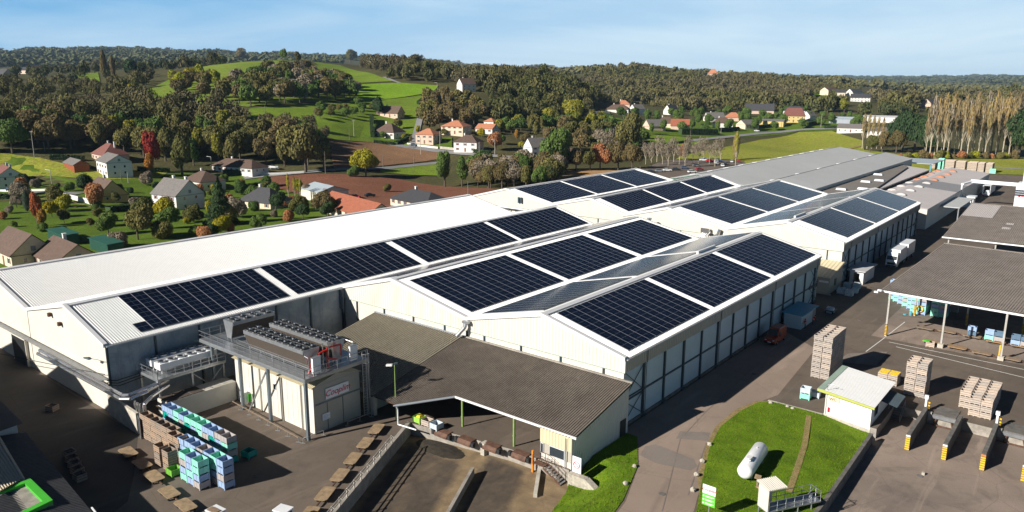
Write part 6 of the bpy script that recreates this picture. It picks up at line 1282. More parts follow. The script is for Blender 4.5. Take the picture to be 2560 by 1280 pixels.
# ------------------------------------------------------------------ lamp post, lower-left buildings, off-picture sheds that shade the yard
t = Thing('lamp_post', 'green lamp post with two heads beside the ramp wall', 'lamp post', (-64.9, 58.4, 0)); mb = MB(); mb.cyl((-64.9, 58.4, 0), (-64.9, 58.4, 7.4), .09, .06, 8); t.part('pole', mb, 'green_post')
mb = MB(); mb.bar((-65.9, 58.0, 7.1), (-65.2, 58.3, 7.2), .35, .2); t.part('lamp_head', mb, 'trim_white'); mb = MB(); mb.bar((-64.95, 58.3, 7.4), (-64.6, 58.6, 7.5), .3, .18); t.part('lamp_head', mb, 'steel_dark')
t = Thing('flat_roof_kiosk', 'flat roofed kiosk with a bright green roof border at the lower left corner', 'kiosk', (-74, 21, 0)); q = [at(*p, 4.2)[:2] for p in ((75, 1196), (132, 1251), (-60, 1345), (-140, 1278))]
mb = MB(); mb.prism(q, 0, 3.9); t.part('wall', mb, 'cladding_beige')
c = (sum(p[0] for p in q) / 4, sum(p[1] for p in q) / 4); q2 = [(c[0] + (p[0] - c[0]) * .80, c[1] + (p[1] - c[1]) * .80) for p in q]
mb = MB()
for i in range(4): j = (i + 1) % 4; mb.hexa([(q[i][0], q[i][1], 3.7), (q[j][0], q[j][1], 3.7), (q2[j][0], q2[j][1], 3.7), (q2[i][0], q2[i][1], 3.7)], [(q[i][0], q[i][1], 4.25), (q[j][0], q[j][1], 4.25), (q2[j][0], q2[j][1], 4.25), (q2[i][0], q2[i][1], 4.25)])
t.part('roof_border', mb, 'green_trim'); mb = MB(); mb.prism(q2, 3.9, 3.98); t.part('roof', mb, 'concrete')
t = Thing('ribbed_shed', 'low dark ribbed roof shed along the lower left picture edge', 'shed', (-80, 25, 0)); A_ = [at(*p, 3.4) for p in ((57, 1083), (275, 1300), (150, 1420), (-20, 1098))]
def quadrib(mb, P, pitch, amp):
    P = [Vector(p) for p in P]; L = (P[1] - P[0]).length; mb.ribbed(lambda s: P[0].lerp(P[1], s / L), lambda s: P[3].lerp(P[2], s / L), L, pitch, amp, (0, 0, 1))
E1, E2 = Vector((-88.2, 26.2, 3.4)), Vector((-64.5, 23.6, 3.4)); F1, F2 = Vector((-89.5, 17.0, 4.6)), Vector((-66, 14.5, 4.6))
mb = MB(); quadrib(mb, (E1, E2, F2, F1), .33, .05); t.part('roof', mb, 'slate'); mb = MB(); mb.hexa([(E1.x, E1.y - .3, 0), (E2.x, E2.y - .3, 0), (F2.x, F2.y, 0), (F1.x, F1.y, 0)], [(E1.x, E1.y - .3, 3.3), (E2.x, E2.y - .3, 3.3), (F2.x, F2.y, 4.5), (F1.x, F1.y, 4.5)]); t.part('wall', mb, 'trim_grey')
mb = MB(); mb.bar((-67.0, 24.1, 3.4), (-64.6, 23.8, 3.4), .12, .1); t.part('gutter', mb, 'tank_white')
t = Thing('ribbed_shed', 'pale blue-grey clad shed with dark ribbed roof at the left edge above the green-trimmed kiosk', 'shed', (-95, 25, 0)); mb = MB(); B1, B2, B3, B4 = at(-40, 960, 4.4), at(57, 1058, 4.4), at(-60, 1100, 4.9), at(-200, 1000, 4.9)
quadrib(mb, (B1, B2, B3, B4), .33, .05); t.part('roof', mb, 'slate'); mb = MB(); k9 = [at(-40, 960, 4.3)[:2], (at(50, 1058, 4.3)[0], at(50, 1058, 4.3)[1] - .3), at(-60, 1095, 4.3)[:2], at(-200, 1000, 4.3)[:2]]; mb.prism(k9, 0, 4.3); t.part('wall', mb, 'blue_grey_sheet')
t = Thing('ribbed_shed', 'tan striped ribbed roof wedged between the dark roof and the green-trimmed kiosk', 'shed', (-90, 22, 0)); mb = MB(); C1, C2, C3, C4 = at(0, 1090, 4.2), at(62, 1195, 4.2), at(-10, 1235, 4.5), at(-90, 1150, 4.5); quadrib(mb, (C1, C4, C3, C2), .5, .12); t.part('roof', mb, 'house_cream')
mb = MB(); mb.prism([C1[:2], C2[:2], C3[:2], C4[:2]], 0, 4.1); t.part('wall', mb, 'trim_grey')
def offshed(label, x0, x1, y0, y1, ze, zr):
    t = Thing('tall_shed', label, 'shed', (x0, y0, 0)); xm = (x0 + x1) / 2; mb = MB(); mb.extr([(x0, y0, 0), (x1, y0, 0), (x1, y0, ze), (xm, y0, zr), (x0, y0, ze)], (0, y1 - y0, 0)); t.part('wall', mb, 'cladding_cream'); mb = MB()
    for xa, xb in ((x0 - .2, xm), (xm, x1 + .2)): za, zb = (ze, zr) if xa < xm - 1 else (zr, ze); mb.extr([(xa, y0 - .2, za), (xb, y0 - .2, zb), (xb, y0 - .2, zb + .12), (xa, y0 - .2, za + .12)], (0, y1 - y0 + .4, 0))
    t.part('roof', mb, 'roof_white_aged')
offshed('tall gabled shed shading the left yard, first', -141, -124, -6, 14, 13, 16.5); offshed('tall gabled shed shading the left yard, second', -123.5, -107, -6, 14.5, 12.5, 17); offshed('tall gabled shed shading the left yard, third', -106.5, -92, -6, 14.5, 11.5, 17); offshed('tall gabled shed shading the left yard, fourth', -91.5, -79, -6, 14.5, 9.8, 11.8)

for i, (u, v) in enumerate(((1885, 935), (2085, 860), (1655, 1235), (2150, 800), (640, 1190), (2300, 1190))):
    p = at(u, v, .07 if i != 5 else -1.2); mb = MB(); mb.cyl((p[0], p[1], p[2] - .01), (p[0], p[1], p[2] + .035), .36, .36, 16); mb.cyl((p[0], p[1], p[2] + .035), (p[0], p[1], p[2] + .045), .29, .29, 16); one('manhole_cover', mb, 'concrete_dark', ['round manhole cover in the road near the eight-high crate stack', 'round manhole cover in the open yard before the near canopy', 'round manhole cover at the lower end of the access road', 'round manhole cover near the canopy corner post', 'round manhole cover in the sunlit left yard', 'round manhole cover in the right loading yard'][i], 'manhole cover', (p[0], p[1], p[2]))

# ------------------------------------------------------------------ fields, roads
patch('garden_lawn', [(-140, 385), (60, 392), (240, 425), (600, 432), (760, 446), (880, 500), (800, 560), (500, 640), (250, 700), (-140, 760)], 'grass_village', .10, 10)
patch('meadow', [(-120, 388), (20, 385), (100, 395), (240, 428), (420, 432), (400, 446), (240, 452), (100, 440), (-120, 428)], 'grass_plain', .22, 10)
patch('meadow', [(345, 238), (430, 196), (520, 165), (600, 152), (720, 152), (790, 162), (850, 190), (900, 215), (880, 250), (740, 258), (620, 268), (520, 262), (420, 262)], 'grass_slope', .35, 16)
patch('meadow', [(785, 156), (850, 164), (905, 180), (950, 193), (990, 204), (905, 208), (868, 203), (810, 180)], 'grass_meadow', .5, 14)
patch('meadow', [(622, 273), (700, 265), (800, 259), (925, 252), (1046, 240), (1080, 238), (1052, 262), (1046, 300), (1038, 345), (1030, 366), (930, 356), (838, 350), (620, 312)], 'grass_meadow', .35, 12)
patch('bright_field', [(868, 262), (893, 236), (905, 212), (1000, 208), (1096, 215), (1084, 231), (1046, 238), (1000, 245), (925, 253)], 'grass_bright', .55, 12)
patch('ploughed_field', [(822, 352), (930, 357), (1040, 371), (1100, 380), (1092, 400), (1000, 411), (935, 418), (835, 424)], 'ploughed_brown', .4, 10)
patch('ploughed_field', [(640, 444), (770, 436), (830, 436), (1000, 449), (1190, 470), (1290, 480), (1230, 540), (900, 520), (760, 490)], 'ploughed_red', .22, 10)
patch('roadside_grass', [(950, 420), (1040, 412), (1110, 408), (1110, 440), (1000, 436), (950, 432)], 'grass_meadow', .3, 10)
patch('stubble_field', [(1375, 430), (1480, 424), (1600, 428), (1530, 470), (1380, 462)], 'maize_stubble', .3, 10)
patch('meadow', [(1625, 432), (1700, 392), (1790, 372), (1900, 350), (2000, 330), (2080, 328), (2158, 352), (2160, 376), (2240, 385), (2620, 398), (2620, 440), (2300, 432), (2050, 425), (1900, 425), (1700, 450)], 'grass_plain', .25, 14)
patch('meadow', [(1616, 336), (1700, 342), (1770, 352), (1740, 362), (1620, 370)], 'grass_meadow', .3, 12)
patch('garden_lawn', [(930, 345), (1010, 350), (1130, 345), (1130, 372), (1070, 368), (1010, 358), (940, 356)], 'grass_village', .5, 10)
patch('garden_lawn', [(1500, 300), (1900, 290), (2060, 300), (2150, 325), (2000, 328), (1800, 345), (1620, 335)], 'grass_village', .2, 16)
patch('clearing', [(2030, 232), (2060, 228), (2070, 240), (2035, 243)], 'grass_bright', .6, 12); patch('clearing', [(1562, 238), (1590, 228), (1600, 240), (1575, 246)], 'grass_meadow', .6, 14); patch('clearing', [(190, 186), (245, 182), (250, 205), (200, 200)], 'grass_meadow', .6, 14)
patch('vegetable_plot', [(1122, 234), (1160, 230), (1158, 242), (1124, 243)], 'ploughed_red', .6, 10)
lawnR = [(-75, 446), (-38, 440), (-36, 452), (-78, 460)]
def gw(uv): return [G(u, v) for u, v in uv]
ribbon('road', gw([(1028, 372), (1038, 345), (1045, 318), (1050, 296), (1054, 272), (1070, 254), (1090, 238)]), 4.2, 'road_grey', .65)
ribbon('road', gw([(940, 352), (985, 364), (1060, 374), (1140, 383), (1200, 390), (1300, 398), (1420, 402)]), 6, 'road_grey', .5)
ribbon('road', gw([(960, 194), (985, 205), (1000, 209)]), 3.5, 'road_grey', .8)
ribbon('road', gw([(-60, 486), (60, 485), (140, 484), (200, 486)]), 5, 'road_grey', .3); ribbon('road', gw([(610, 447), (700, 436), (820, 430), (930, 424), (1050, 411), (1120, 405)]), 5, 'road_grey', .45)
ribbon('path', gw([(105, 494), (150, 500), (200, 512), (240, 522)]), .7, 'dirt_path', .3); ribbon('path', gw([(103, 498), (140, 506), (190, 520)]), .7, 'dirt_path', .3)
ribbon('road', gw([(1610, 372), (1700, 356), (1800, 345), (1900, 334), (2000, 324), (2120, 321), (2170, 330)]), 6, 'road_grey', .5)
ribbon('road', [(-110, 478), (-85, 473), (-55, 466), (-25, 459), (0, 455)], 6, 'road_grey', .3); ribbon('path', gw([(2088, 384), (2120, 374), (2158, 364)]), 3, 'dirt_path', .5)
patch('parking', [(1590, 428), (1660, 402), (1760, 398), (1860, 405), (1870, 418), (1700, 452)], 'asphalt_yard', .35, 10)

# ------------------------------------------------------------------ foliage
def leafmat(nm, a, b, dark=.55):
    t = NT(nm); g = t.node('ShaderNodeNewGeometry'); oi = t.node('ShaderNodeObjectInfo').outputs['Random']; n = t.noise(.045, 2, .5, g.outputs['Position'])
    m = t.math('ADD', t.math('MULTIPLY', oi, .45), t.math('MULTIPLY', n, .75)); k = t.ramp(m, [(.30, a), (.72, b)])
    v = t.math('ADD', t.math('MULTIPLY', g.outputs['Random Per Island'], .4), .8); hv = t.node('ShaderNodeHueSaturation'); t.l.new(k, hv.inputs['Color']); t.l.new(v, hv.inputs['Value'])
    t.l.new(t.math('ADD', t.math('MULTIPLY', g.outputs['Random Per Island'], .02), .49), hv.inputs['Hue'])
    if nm == 'forest_mix':
        n2 = t.noise(.006, 3, .6, g.outputs['Position']); kk = t.mix(t.ramp(n2, [(.42, (0, 0, 0)), (.62, (.75, .75, .75))]), k, (.12, .098, .060)); kk = t.mix(t.ramp(n2, [(.32, (.7, .7, .7)), (.46, (0, 0, 0))]), kk, (.030, .048, .020)); t.l.new(kk, hv.inputs['Color'])
    return t.done(hv.outputs[0], .8, spec=.15)
leafmat('leaf_olive', (0.083, 0.090, 0.024), (0.143, 0.128, 0.039)); leafmat('leaf_brown', (.11, .088, .035), (.16, .12, .05)); leafmat('leaf_green', (0.053, 0.098, 0.021), (0.105, 0.158, 0.033))
leafmat('leaf_dark', (0.021, 0.045, 0.018), (0.039, 0.068, 0.024)); leafmat('leaf_yellow', (.34, .26, .012), (.24, .25, .02)); leafmat('leaf_orange', (.42, .13, .02), (.30, .16, .03)); leafmat('leaf_red', (.30, .035, .025), (.34, .09, .03))
leafmat('leaf_russet', (0.300, 0.112, 0.053), (0.390, 0.180, 0.075)); leafmat('leaf_grey', (0.195, 0.158, 0.112), (0.255, 0.210, 0.150)); leafmat('leaf_lime', (.16, .17, .02), (.24, .22, .03)); leafmat('forest_mix', (.042, .060, .016), (.120, .112, .034)); leafmat('forest_far', (0.065, 0.081, 0.033), (0.117, 0.111, 0.046)); leafmat('leaf_tan', (.20, .15, .08), (.26, .19, .09)); leafmat('leaf_gold', (.30, .20, .075), (.26, .20, .08)); leafmat('leaf_blue', (.06, .09, .06), (.09, .12, .08))
def crown_arr(n, shape, leaf, seed, blobs=9):
    """leaf quads for a unit crown: x,y in -1..1, z in 0..1"""
    r = np.random.default_rng(seed)
    if shape == 'cone':
        z = r.uniform(0, 1, n) ** 1.5; rad = (1 - z) * (.75 + .25 * r.uniform(0, 1, n)) * (1 + .18 * np.sin(z * 40)); an = r.uniform(0, 6.283, n); P = np.stack([rad * np.cos(an), rad * np.sin(an), z], -1)
    elif shape == 'column':
        z = r.uniform(0, 1, n); rad = np.sin(np.pi * np.clip(z * .93 + .05, 0, 1)) ** .6 * (.6 + .4 * r.uniform(0, 1, n)); an = r.uniform(0, 6.283, n); P = np.stack([rad * np.cos(an), rad * np.sin(an), z], -1)
    else:
        C = []
        for i in range(blobs):
            d = r.normal(size=3); d /= np.linalg.norm(d); q = r.uniform(.25, .62); C.append([d[0] * q, d[1] * q, .52 + d[2] * q * .55, r.uniform(.24, .46)])
        C.append([0, 0, .5, .5]); C = np.array(C); i = r.choice(len(C), n, p=C[:, 3] ** 2 / (C[:, 3] ** 2).sum()); d = r.normal(size=(n, 3)); d /= np.linalg.norm(d, axis=1)[:, None]
        rr = C[i, 3] * r.uniform(.72, 1.08, n); P = np.stack([C[i, 0] + d[:, 0] * rr, C[i, 1] + d[:, 1] * rr, C[i, 2] + d[:, 2] * rr * .62], -1)
        if shape == 'tall': P[:, :2] *= .8
    o = P - np.array([0, 0, .5]); o = d if shape in ('oak', 'tall') else o / np.linalg.norm(o, axis=1)[:, None]
    m = o + r.normal(size=(n, 3)) * .55; m[:, 2] += .25; m /= np.linalg.norm(m, axis=1)[:, None]; a = np.cross(m, r.normal(size=(n, 3))); a /= np.linalg.norm(a, axis=1)[:, None]; b = np.cross(m, a); s = leaf * r.uniform(.5, 1.3, n)[:, None]
    V = np.stack([P - a * s - b * s * .6, P + a * s - b * s * .6, P + a * s + b * s * .6, P - a * s + b * s * .6], 1)
    return V.reshape(-1, 3)
_cm = {}
def crown_mesh(shape, v, mat, n, leaf):
    k = (shape, v, mat, n)
    if k not in _cm:
        V = crown_arr(n, shape, leaf, 100 + v * 7 + len(shape)); o = tri_mesh('crown', V, np.arange(len(V)).reshape(-1, 4), mat); me = o.data; bpy.data.objects.remove(o); _cm[k] = me
    return _cm[k]
def branch_mesh(kind, v, mat):
    k = ('br', kind, v, mat)
    if k in _cm: return _cm[k]
    r = random.Random(v * 13 + len(kind)); mb = MB()
    if kind == 'bare':
        def grow(p, d, L, rad, dep):
            q = p + d * L; mb.cyl(p, q, rad, rad * .62, 4 if dep > 0 else 6)
            if dep < 4:
                for _ in range(3 if dep < 3 else 4): dd = (d + Vector((r.uniform(-.75, .75), r.uniform(-.75, .75), r.uniform(-.05, .45)))).normalized(); grow(p + d * L * r.uniform(.55, 1), dd, L * r.uniform(.5, .72), rad * .55, dep + 1)
        grow(Vector((0, 0, 0)), Vector((0, 0, 1)), .34, .018, 0)
    elif kind == 'poplar':
        mb.cyl((0, 0, 0), (.01, 0, .95), .011, .003, 6)
        for i in range(60): z = r.uniform(.22, .93); an = r.uniform(0, 6.28); L = .10 * (1.1 - z) + .035; mb.cyl((0, 0, z), (L * math.cos(an) * .6, L * math.sin(an) * .6, z + L * 1.6), .0035, .001, 3)
    else:
        mb.cyl((0, 0, 0), (0, 0, .5), .028, .018, 7)
        for i in range(6): an = i * 1.05 + r.random(); mb.cyl((0, 0, .25 + .03 * i), (.22 * math.cos(an), .22 * math.sin(an), .6 + .04 * i), .012, .004, 4)
    me = bpy.data.meshes.new('trunk'); me.from_pydata(mb.v, [], mb.f); me.materials.append(M(mat)); _cm[k] = me; return me
_tn = [0]
KNAME = {'oak': 'broadleaf_tree', 'tall': 'tall_tree', 'cone': 'conifer_tree', 'column': 'columnar_tree', 'bare': 'bare_tree', 'poplar': 'poplar_tree', 'bush': 'bush'}
def tree(kind, x, y, h, mat, label, group=None, wr=None, near=True, z=None, bark='bark'):
    _tn[0] += 1; v = _tn[0] % 3; z = H1(x, y) if z is None else z
    w = {'oak': .55, 'tall': .38, 'cone': .28, 'column': .13, 'bare': .4, 'poplar': .12, 'bush': .6}[kind]; w = wr or w
    root = bpy.data.objects.new(KNAME[kind], None); COL.objects.link(root); root.location = (x, y, z - .1); root.rotation_euler = (0, 0, random.uniform(0, 6.28)); tag(root, label, 'bush' if kind == 'bush' else 'tree', group)
    sh = {'oak': 'oak', 'tall': 'tall', 'cone': 'cone', 'column': 'column', 'bush': 'oak'}.get(kind)
    if sh:
        n, lf = (7000, .034) if near else (2600, .05)
        if kind == 'cone': lf *= .9
        me = crown_mesh(sh, v, mat, n, lf); c = bpy.data.objects.new('crown', me); COL.objects.link(c); c.parent = root; b = {'oak': .12, 'tall': .1, 'cone': .04, 'column': .06, 'bush': -.08}[kind]
        rr = h * w; c.scale = (rr, rr, h * (1 - b)); c.location = (0, 0, h * b)
        if kind in ('column',): c.scale = (rr, rr, h * (1 - b))
        if kind == 'bush': return root
    bk = 'bare' if kind == 'bare' else 'poplar' if kind == 'poplar' else 'oak'; me = branch_mesh(bk, v, bark); c = bpy.data.objects.new('trunk', me); COL.objects.link(c); c.parent = root; c.scale = (h * (1 if bk != 'bare' else w * 2.4), h * (1 if bk != 'bare' else w * 2.4), h * (1. if bk == 'oak' else 1.0 if bk == 'poplar' else 1.05))
    if kind in ('bare', 'poplar') and mat:
        me = crown_mesh('column' if kind == 'poplar' else 'oak', v, mat, 240 if kind == 'poplar' else 900, .10 if kind == 'poplar' else .03); c = bpy.data.objects.new('crown', me); COL.objects.link(c); c.parent = root
        if kind == 'poplar': c.scale = (h * .065, h * .065, h * .52); c.location = (0, 0, h * .47)
        else: c.scale = (h * w, h * w, h * .75); c.location = (0, 0, h * .28)
    return root
def T(kind, u, v, px, mat, label, group=None, wr=None, near=True, bark='bark'):
    p = G(u, v); d = (ROT @ (np.array(p) - CAM))[2]; return tree(kind, p[0], p[1], px * d / FPX, mat, label, group, wr, near, p[2], bark)
T('cone', 553, 562, 122, 'leaf_dark', 'dark conical evergreen in front of the big white house', wr=.32)
T('tall', 380, 428, 100, 'leaf_red', 'orange-red autumn tree beside the white barn', wr=.30); T('tall', 377, 438, 55, 'leaf_orange', 'lower orange tree at the foot of the red one', wr=.42)
T('tall', 456, 438, 118, 'leaf_olive', 'tall grey-green tree right of the red autumn tree', wr=.36); T('tall', 95, 566, 88, 'leaf_red', 'narrow tree with crimson top and orange skirt by the drive', wr=.26); T('column', 68, 528, 52, 'leaf_blue', 'slim blue-green column conifer beside the crimson tree', wr=.16)
T('tall', 105, 570, 55, 'leaf_orange', 'small orange tree under the crimson one', wr=.35)
T('oak', 236, 522, 78, 'leaf_russet', 'rust-brown tree in front of the brown roofed house', wr=.42); T('oak', 345, 600, 95, 'leaf_olive', 'wide dark olive tree on the lawn behind the white roof'); T('oak', 362, 548, 60, 'leaf_olive', 'dark round tree behind the wide lawn tree'); T('bush', 262, 568, 45, 'leaf_olive', 'sprawling olive shrub left of the wide lawn tree')
T('oak', 915, 442, 74, 'leaf_yellow', 'bright yellow tree at the edge of the ploughed field', wr=.56); T('bush', 885, 442, 30, 'leaf_green', 'green bush at the foot of the yellow tree')
T('oak', 765, 432, 142, 'leaf_olive', 'big dark oak at the end of the wood by the ploughed field', wr=.48); T('oak', 810, 428, 95, 'leaf_olive', 'rounded oak leaning over the ploughed field', wr=.42)
T('oak', 945, 290, 50, 'leaf_dark', 'dark round tree beside the hillside house', wr=.42); T('oak', 1240, 376, 54, 'leaf_russet', 'copper red tree beside the two-storey house', wr=.55); T('tall', 1292, 352, 28, 'leaf_orange', 'small orange tree right of the copper tree')
T('oak', 1392, 428, 112, 'leaf_green', 'big dark green tree before the white gable house', wr=.42); T('tall', 1112, 468, 90, 'leaf_green', 'green pointed tree behind the white roof, left of two', wr=.34); T('tall', 1155, 468, 76, 'leaf_green', 'green pointed tree behind the white roof, right of two', wr=.34)
T('oak', 1572, 388, 110, 'leaf_olive', 'tall dark tree at the left of the meadow road', wr=.34); T('oak', 1438, 305, 66, 'leaf_lime', 'large yellow-green tree below the wooded hill', wr=.62)
for i, (u, v, p) in enumerate(((1262, 318, 36), (1300, 312, 40), (1340, 310, 44), (1375, 308, 42), (1250, 330, 34))): T('oak', u, v, p, 'leaf_lime' if i in (0, 3, 4) else 'leaf_olive', 'yellowish tree in the row left of the large yellow-green tree', 'yellowish row below the wood', near=False)
T('oak', 1505, 345, 50, 'leaf_olive', 'olive tree right of the large yellow-green tree'); T('bare', 1520, 395, 75, 'leaf_grey', 'pale bare spreading tree in front of the village', wr=.5, bark='bark_pale')
for i, (u, v, p) in enumerate(((1195, 470, 75), (1222, 472, 66), (1255, 472, 74), (1285, 474, 70), (1315, 474, 72), (1345, 474, 66), (1372, 470, 62))): T('oak' if i % 3 else 'bare', u, v, p, ['leaf_grey', 'leaf_olive', 'leaf_brown', 'leaf_grey', 'leaf_olive', 'leaf_green', 'leaf_dark'][i], 'tree in the brownish clump between the ploughed field and the solar roofs', 'clump behind the white roof', wr=.36)
for i, (u, v, p) in enumerate(((1440, 428, 68), (1475, 428, 60), (1500, 425, 70), (1545, 425, 78), (1580, 425, 72), (1415, 425, 50))): T('oak', u, v, p, ['leaf_brown', 'leaf_olive', 'leaf_russet', 'leaf_brown', 'leaf_brown', 'leaf_olive'][i], 'dark brownish tree in the thicket by the stubble field', 'thicket by stubble', wr=.45)
for i in range(16): T('bare', 1600 + i * 13 + (i * 37 % 9), 424 - (i * 53 % 20) - (4 if i > 8 else 0), 52 + (i * 29 % 22), 'leaf_grey', 'grey leafless tree around the car park', 'leafless trees by the car park', wr=.28, near=False, bark='bark_pale')
T('tall', 1708, 402, 42, 'leaf_russet', 'small rusty tree among the grey leafless ones'); T('poplar', 1838, 420, 90, 'leaf_yellow', 'thin yellow poplar alone on the meadow', near=False, bark='bark_pale'); T('column', 1838, 400, 70, 'leaf_gold', 'sparse yellow foliage column on the meadow', wr=.12, near=False)
for i in range(26): T('poplar', 2312 + i * 8.6 + (i * 31 % 7), 398 - (i * 17 % 12), 128 + (i * 23 % 34), ('leaf_tan', 'leaf_grey', 'leaf_gold', 'leaf_tan', 'leaf_gold')[i % 5], 'tall pale-trunked poplar in the leafless row beyond the green field', 'row of leafless poplars', bark='bark_pale', near=False)
for i in range(5): T('poplar', 2155 + i * 12, 372, 88 - i * 3, 'leaf_gold', 'slender poplar with yellow tip beside the white bungalows', 'poplars by the bungalows', bark='bark_pale', near=False)
for i, (u, v, p, m) in enumerate(((2255, 378, 105, 'leaf_dark'), (2285, 380, 110, 'leaf_dark'), (2240, 382, 60, 'leaf_brown'), (2205, 380, 55, 'leaf_brown'), (2175, 380, 50, 'leaf_olive'), (2310, 388, 80, 'leaf_dark'), (2545, 398, 125, 'leaf_dark'), (2575, 400, 140, 'leaf_green'), (2525, 392, 90, 'leaf_olive'))): T('oak', u, v, p, m, ['dark evergreen oak at the left of the poplar row, left one', 'dark evergreen oak at the left of the poplar row, right one', 'brown shrubby tree below the evergreen oaks', 'brown shrubby tree by the white bungalow', 'low olive tree by the slender poplars', 'low dark tree at the first poplar trunks', 'dark tree behind the poplars at the right edge', 'tall green tree at the right picture edge', 'olive tree between poplars and right edge'][i], wr=.42)
for i in range(16): T('bush', 2250 + i * 19, 398, 16 + (i * 7 % 12), ['leaf_russet', 'leaf_olive', 'leaf_yellow', 'leaf_brown'][i % 4], 'autumn coloured bush at the foot of the poplar row', 'bushes under the poplars', near=False)
T('oak', 602, 153, 38, 'leaf_brown', 'sparse tree on the hill crest, left of the meadow', wr=.5, near=False); T('oak', 707, 152, 32, 'leaf_green', 'lone green tree on the skyline of the meadow hill', wr=.42, near=False); T('oak', 745, 158, 30, 'leaf_brown', 'brown tree on the skyline right of the lone green one', wr=.42, near=False); T('oak', 876, 160, 42, 'leaf_olive', 'large oak on the crest at the edge of the hill wood', wr=.5, near=False)
T('column', 262, 195, 68, 'leaf_brown', 'tall brown-yellow poplar on the left skyline, taller of two', wr=.12, near=False); T('column', 284, 196, 56, 'leaf_brown', 'tall brown-yellow poplar on the left skyline, shorter of two', wr=.12, near=False); T('oak', 330, 196, 54, 'leaf_dark', 'dark round tree on the left hillside', wr=.5, near=False)
for i, u in enumerate((722, 738, 752)): T('poplar', u, 506, 72 - i * 6, 'leaf_yellow', 'young birch with thin yellow leaves by the slate roofed house', 'birches by the slate house', bark='bark_pale')
for u, v, p, m, l in ((690, 530, 55, 'leaf_dark', 'dark shrub mass before the slate roofed house'), (655, 572, 42, 'leaf_green', 'green shrub in the garden below the slate house'), (720, 555, 38, 'leaf_russet', 'rusty shrub beside the white roof edge'), (815, 540, 65, 'leaf_brown', 'brown tree in front of the long red roof'), (822, 545, 45, 'leaf_dark', 'dark conifer in front of the long red roof'), (578, 580, 32, 'leaf_russet', 'reddish bush below the dark conical evergreen'), (490, 590, 30, 'leaf_green', 'rounded green hedge bush near the white roof'), (530, 590, 34, 'leaf_dark', 'dark bush left of the reddish bush'), (428, 545, 34, 'leaf_yellow', 'small golden tree in the garden of the white house'), (470, 560, 20, 'leaf_yellow', 'yellow shrub on the lawn'), (604, 480, 22, 'leaf_red', 'round red shrub beside the slate roofed house'), (640, 570, 26, 'leaf_lime', 'yellowish shrub near the roof edge'), (500, 545, 24, 'leaf_olive', 'olive shrub under the conical evergreen'), (175, 478, 26, 'leaf_green', 'green shrub by the street pole'), (95, 470, 30, 'leaf_grey', 'grey leafless shrub beside the left house'), (965, 480, 24, 'leaf_olive', 'flat-topped young tree by the ploughed field'), (1010, 350, 16, 'leaf_yellow', 'small yellow shrub by the bend in the lane'), (545, 545, 30, 'leaf_green', 'low green bush behind the conical evergreen'), (405, 590, 24, 'leaf_olive', 'small olive bush right of the wide lawn tree'), (390, 470, 18, 'leaf_dark', 'dark garden hedge bush behind the big white house')): T('bush' if p < 40 else 'oak', u, v, p, m, l)
# woods: scattered trees that can be told apart
def scatter(poly_uv, spacing, n_try, seed, world=None):
    P = world or [p[:2] for p in GM(poly_uv)]; r = np.random.default_rng(seed); x0, x1 = min(p[0] for p in P), max(p[0] for p in P); y0, y1 = min(p[1] for p in P), max(p[1] for p in P)
    X = r.uniform(x0, x1, n_try); Y = r.uniform(y0, y1, n_try); k = inpoly(X, Y, P); X, Y = X[k], Y[k]; cell = {}; out = []
    for x, y in zip(X, Y):
        i, j = int(x // spacing), int(y // spacing); ok = True
        for a in (-1, 0, 1):
            for b in (-1, 0, 1):
                for q in cell.get((i + a, j + b), ()):
                    if (q[0] - x) ** 2 + (q[1] - y) ** 2 < spacing ** 2: ok = False
        if ok: cell.setdefault((i, j), []).append((x, y)); out.append((x, y))
    return out
def wood(poly, spacing, hr, mats, label, group, seed, near=False, kinds=('oak', 'oak', 'tall')):
    for i, (x, y) in enumerate(scatter(poly, spacing, 6000, seed)): tree(kinds[i % len(kinds)], x, y, random.uniform(*hr), mats[(i * 7 + seed) % len(mats)], label, group, near=near)
OB = ['leaf_olive', 'leaf_green', 'leaf_olive', 'leaf_brown', 'leaf_olive', 'leaf_green', 'leaf_olive', 'leaf_brown', 'leaf_lime']
wood([(-60, 395), (0, 345), (150, 330), (260, 345), (350, 350), (500, 345), (640, 355), (760, 370), (800, 405), (740, 425), (640, 418), (500, 418), (400, 412), (300, 385), (180, 375), (100, 384)], 9.5, (13, 19), OB, 'olive-brown tree in the wood behind the left village houses', 'trees of the left valley wood', 3, near=True)
wood([(545, 255), (600, 215), (690, 185), (770, 185), (850, 215), (895, 240), (885, 250), (760, 258), (620, 268)], 11, (13, 18), ['leaf_brown', 'leaf_olive', 'leaf_green', 'leaf_olive', 'leaf_grey'], 'tree in the grove on the meadow slope', 'grove on the meadow slope', 9)
wood([(430, 215), (500, 205), (560, 215), (545, 250), (450, 245)], 15, (12, 16), ['leaf_brown', 'leaf_olive', 'leaf_yellow'], 'tree in the small group left of the slope grove', 'small slope group', 11)
wood([(790, 285), (905, 270), (940, 275), (930, 290), (800, 300)], 10, (5, 9), ['leaf_olive', 'leaf_green'], 'bushy tree in the hedgerow across the meadow', 'meadow hedgerow', 13, kinds=('oak',))
wood([(1500, 320), (1620, 290), (1750, 285), (1850, 290), (2000, 285), (2150, 300), (2150, 320), (2000, 322), (1800, 338), (1640, 330), (1600, 370), (1500, 380)], 17, (6, 11), ['leaf_olive', 'leaf_green', 'leaf_brown', 'leaf_yellow', 'leaf_dark', 'leaf_red', 'leaf_grey'], 'garden tree among the houses of the right village', 'garden trees of the right village', 15)
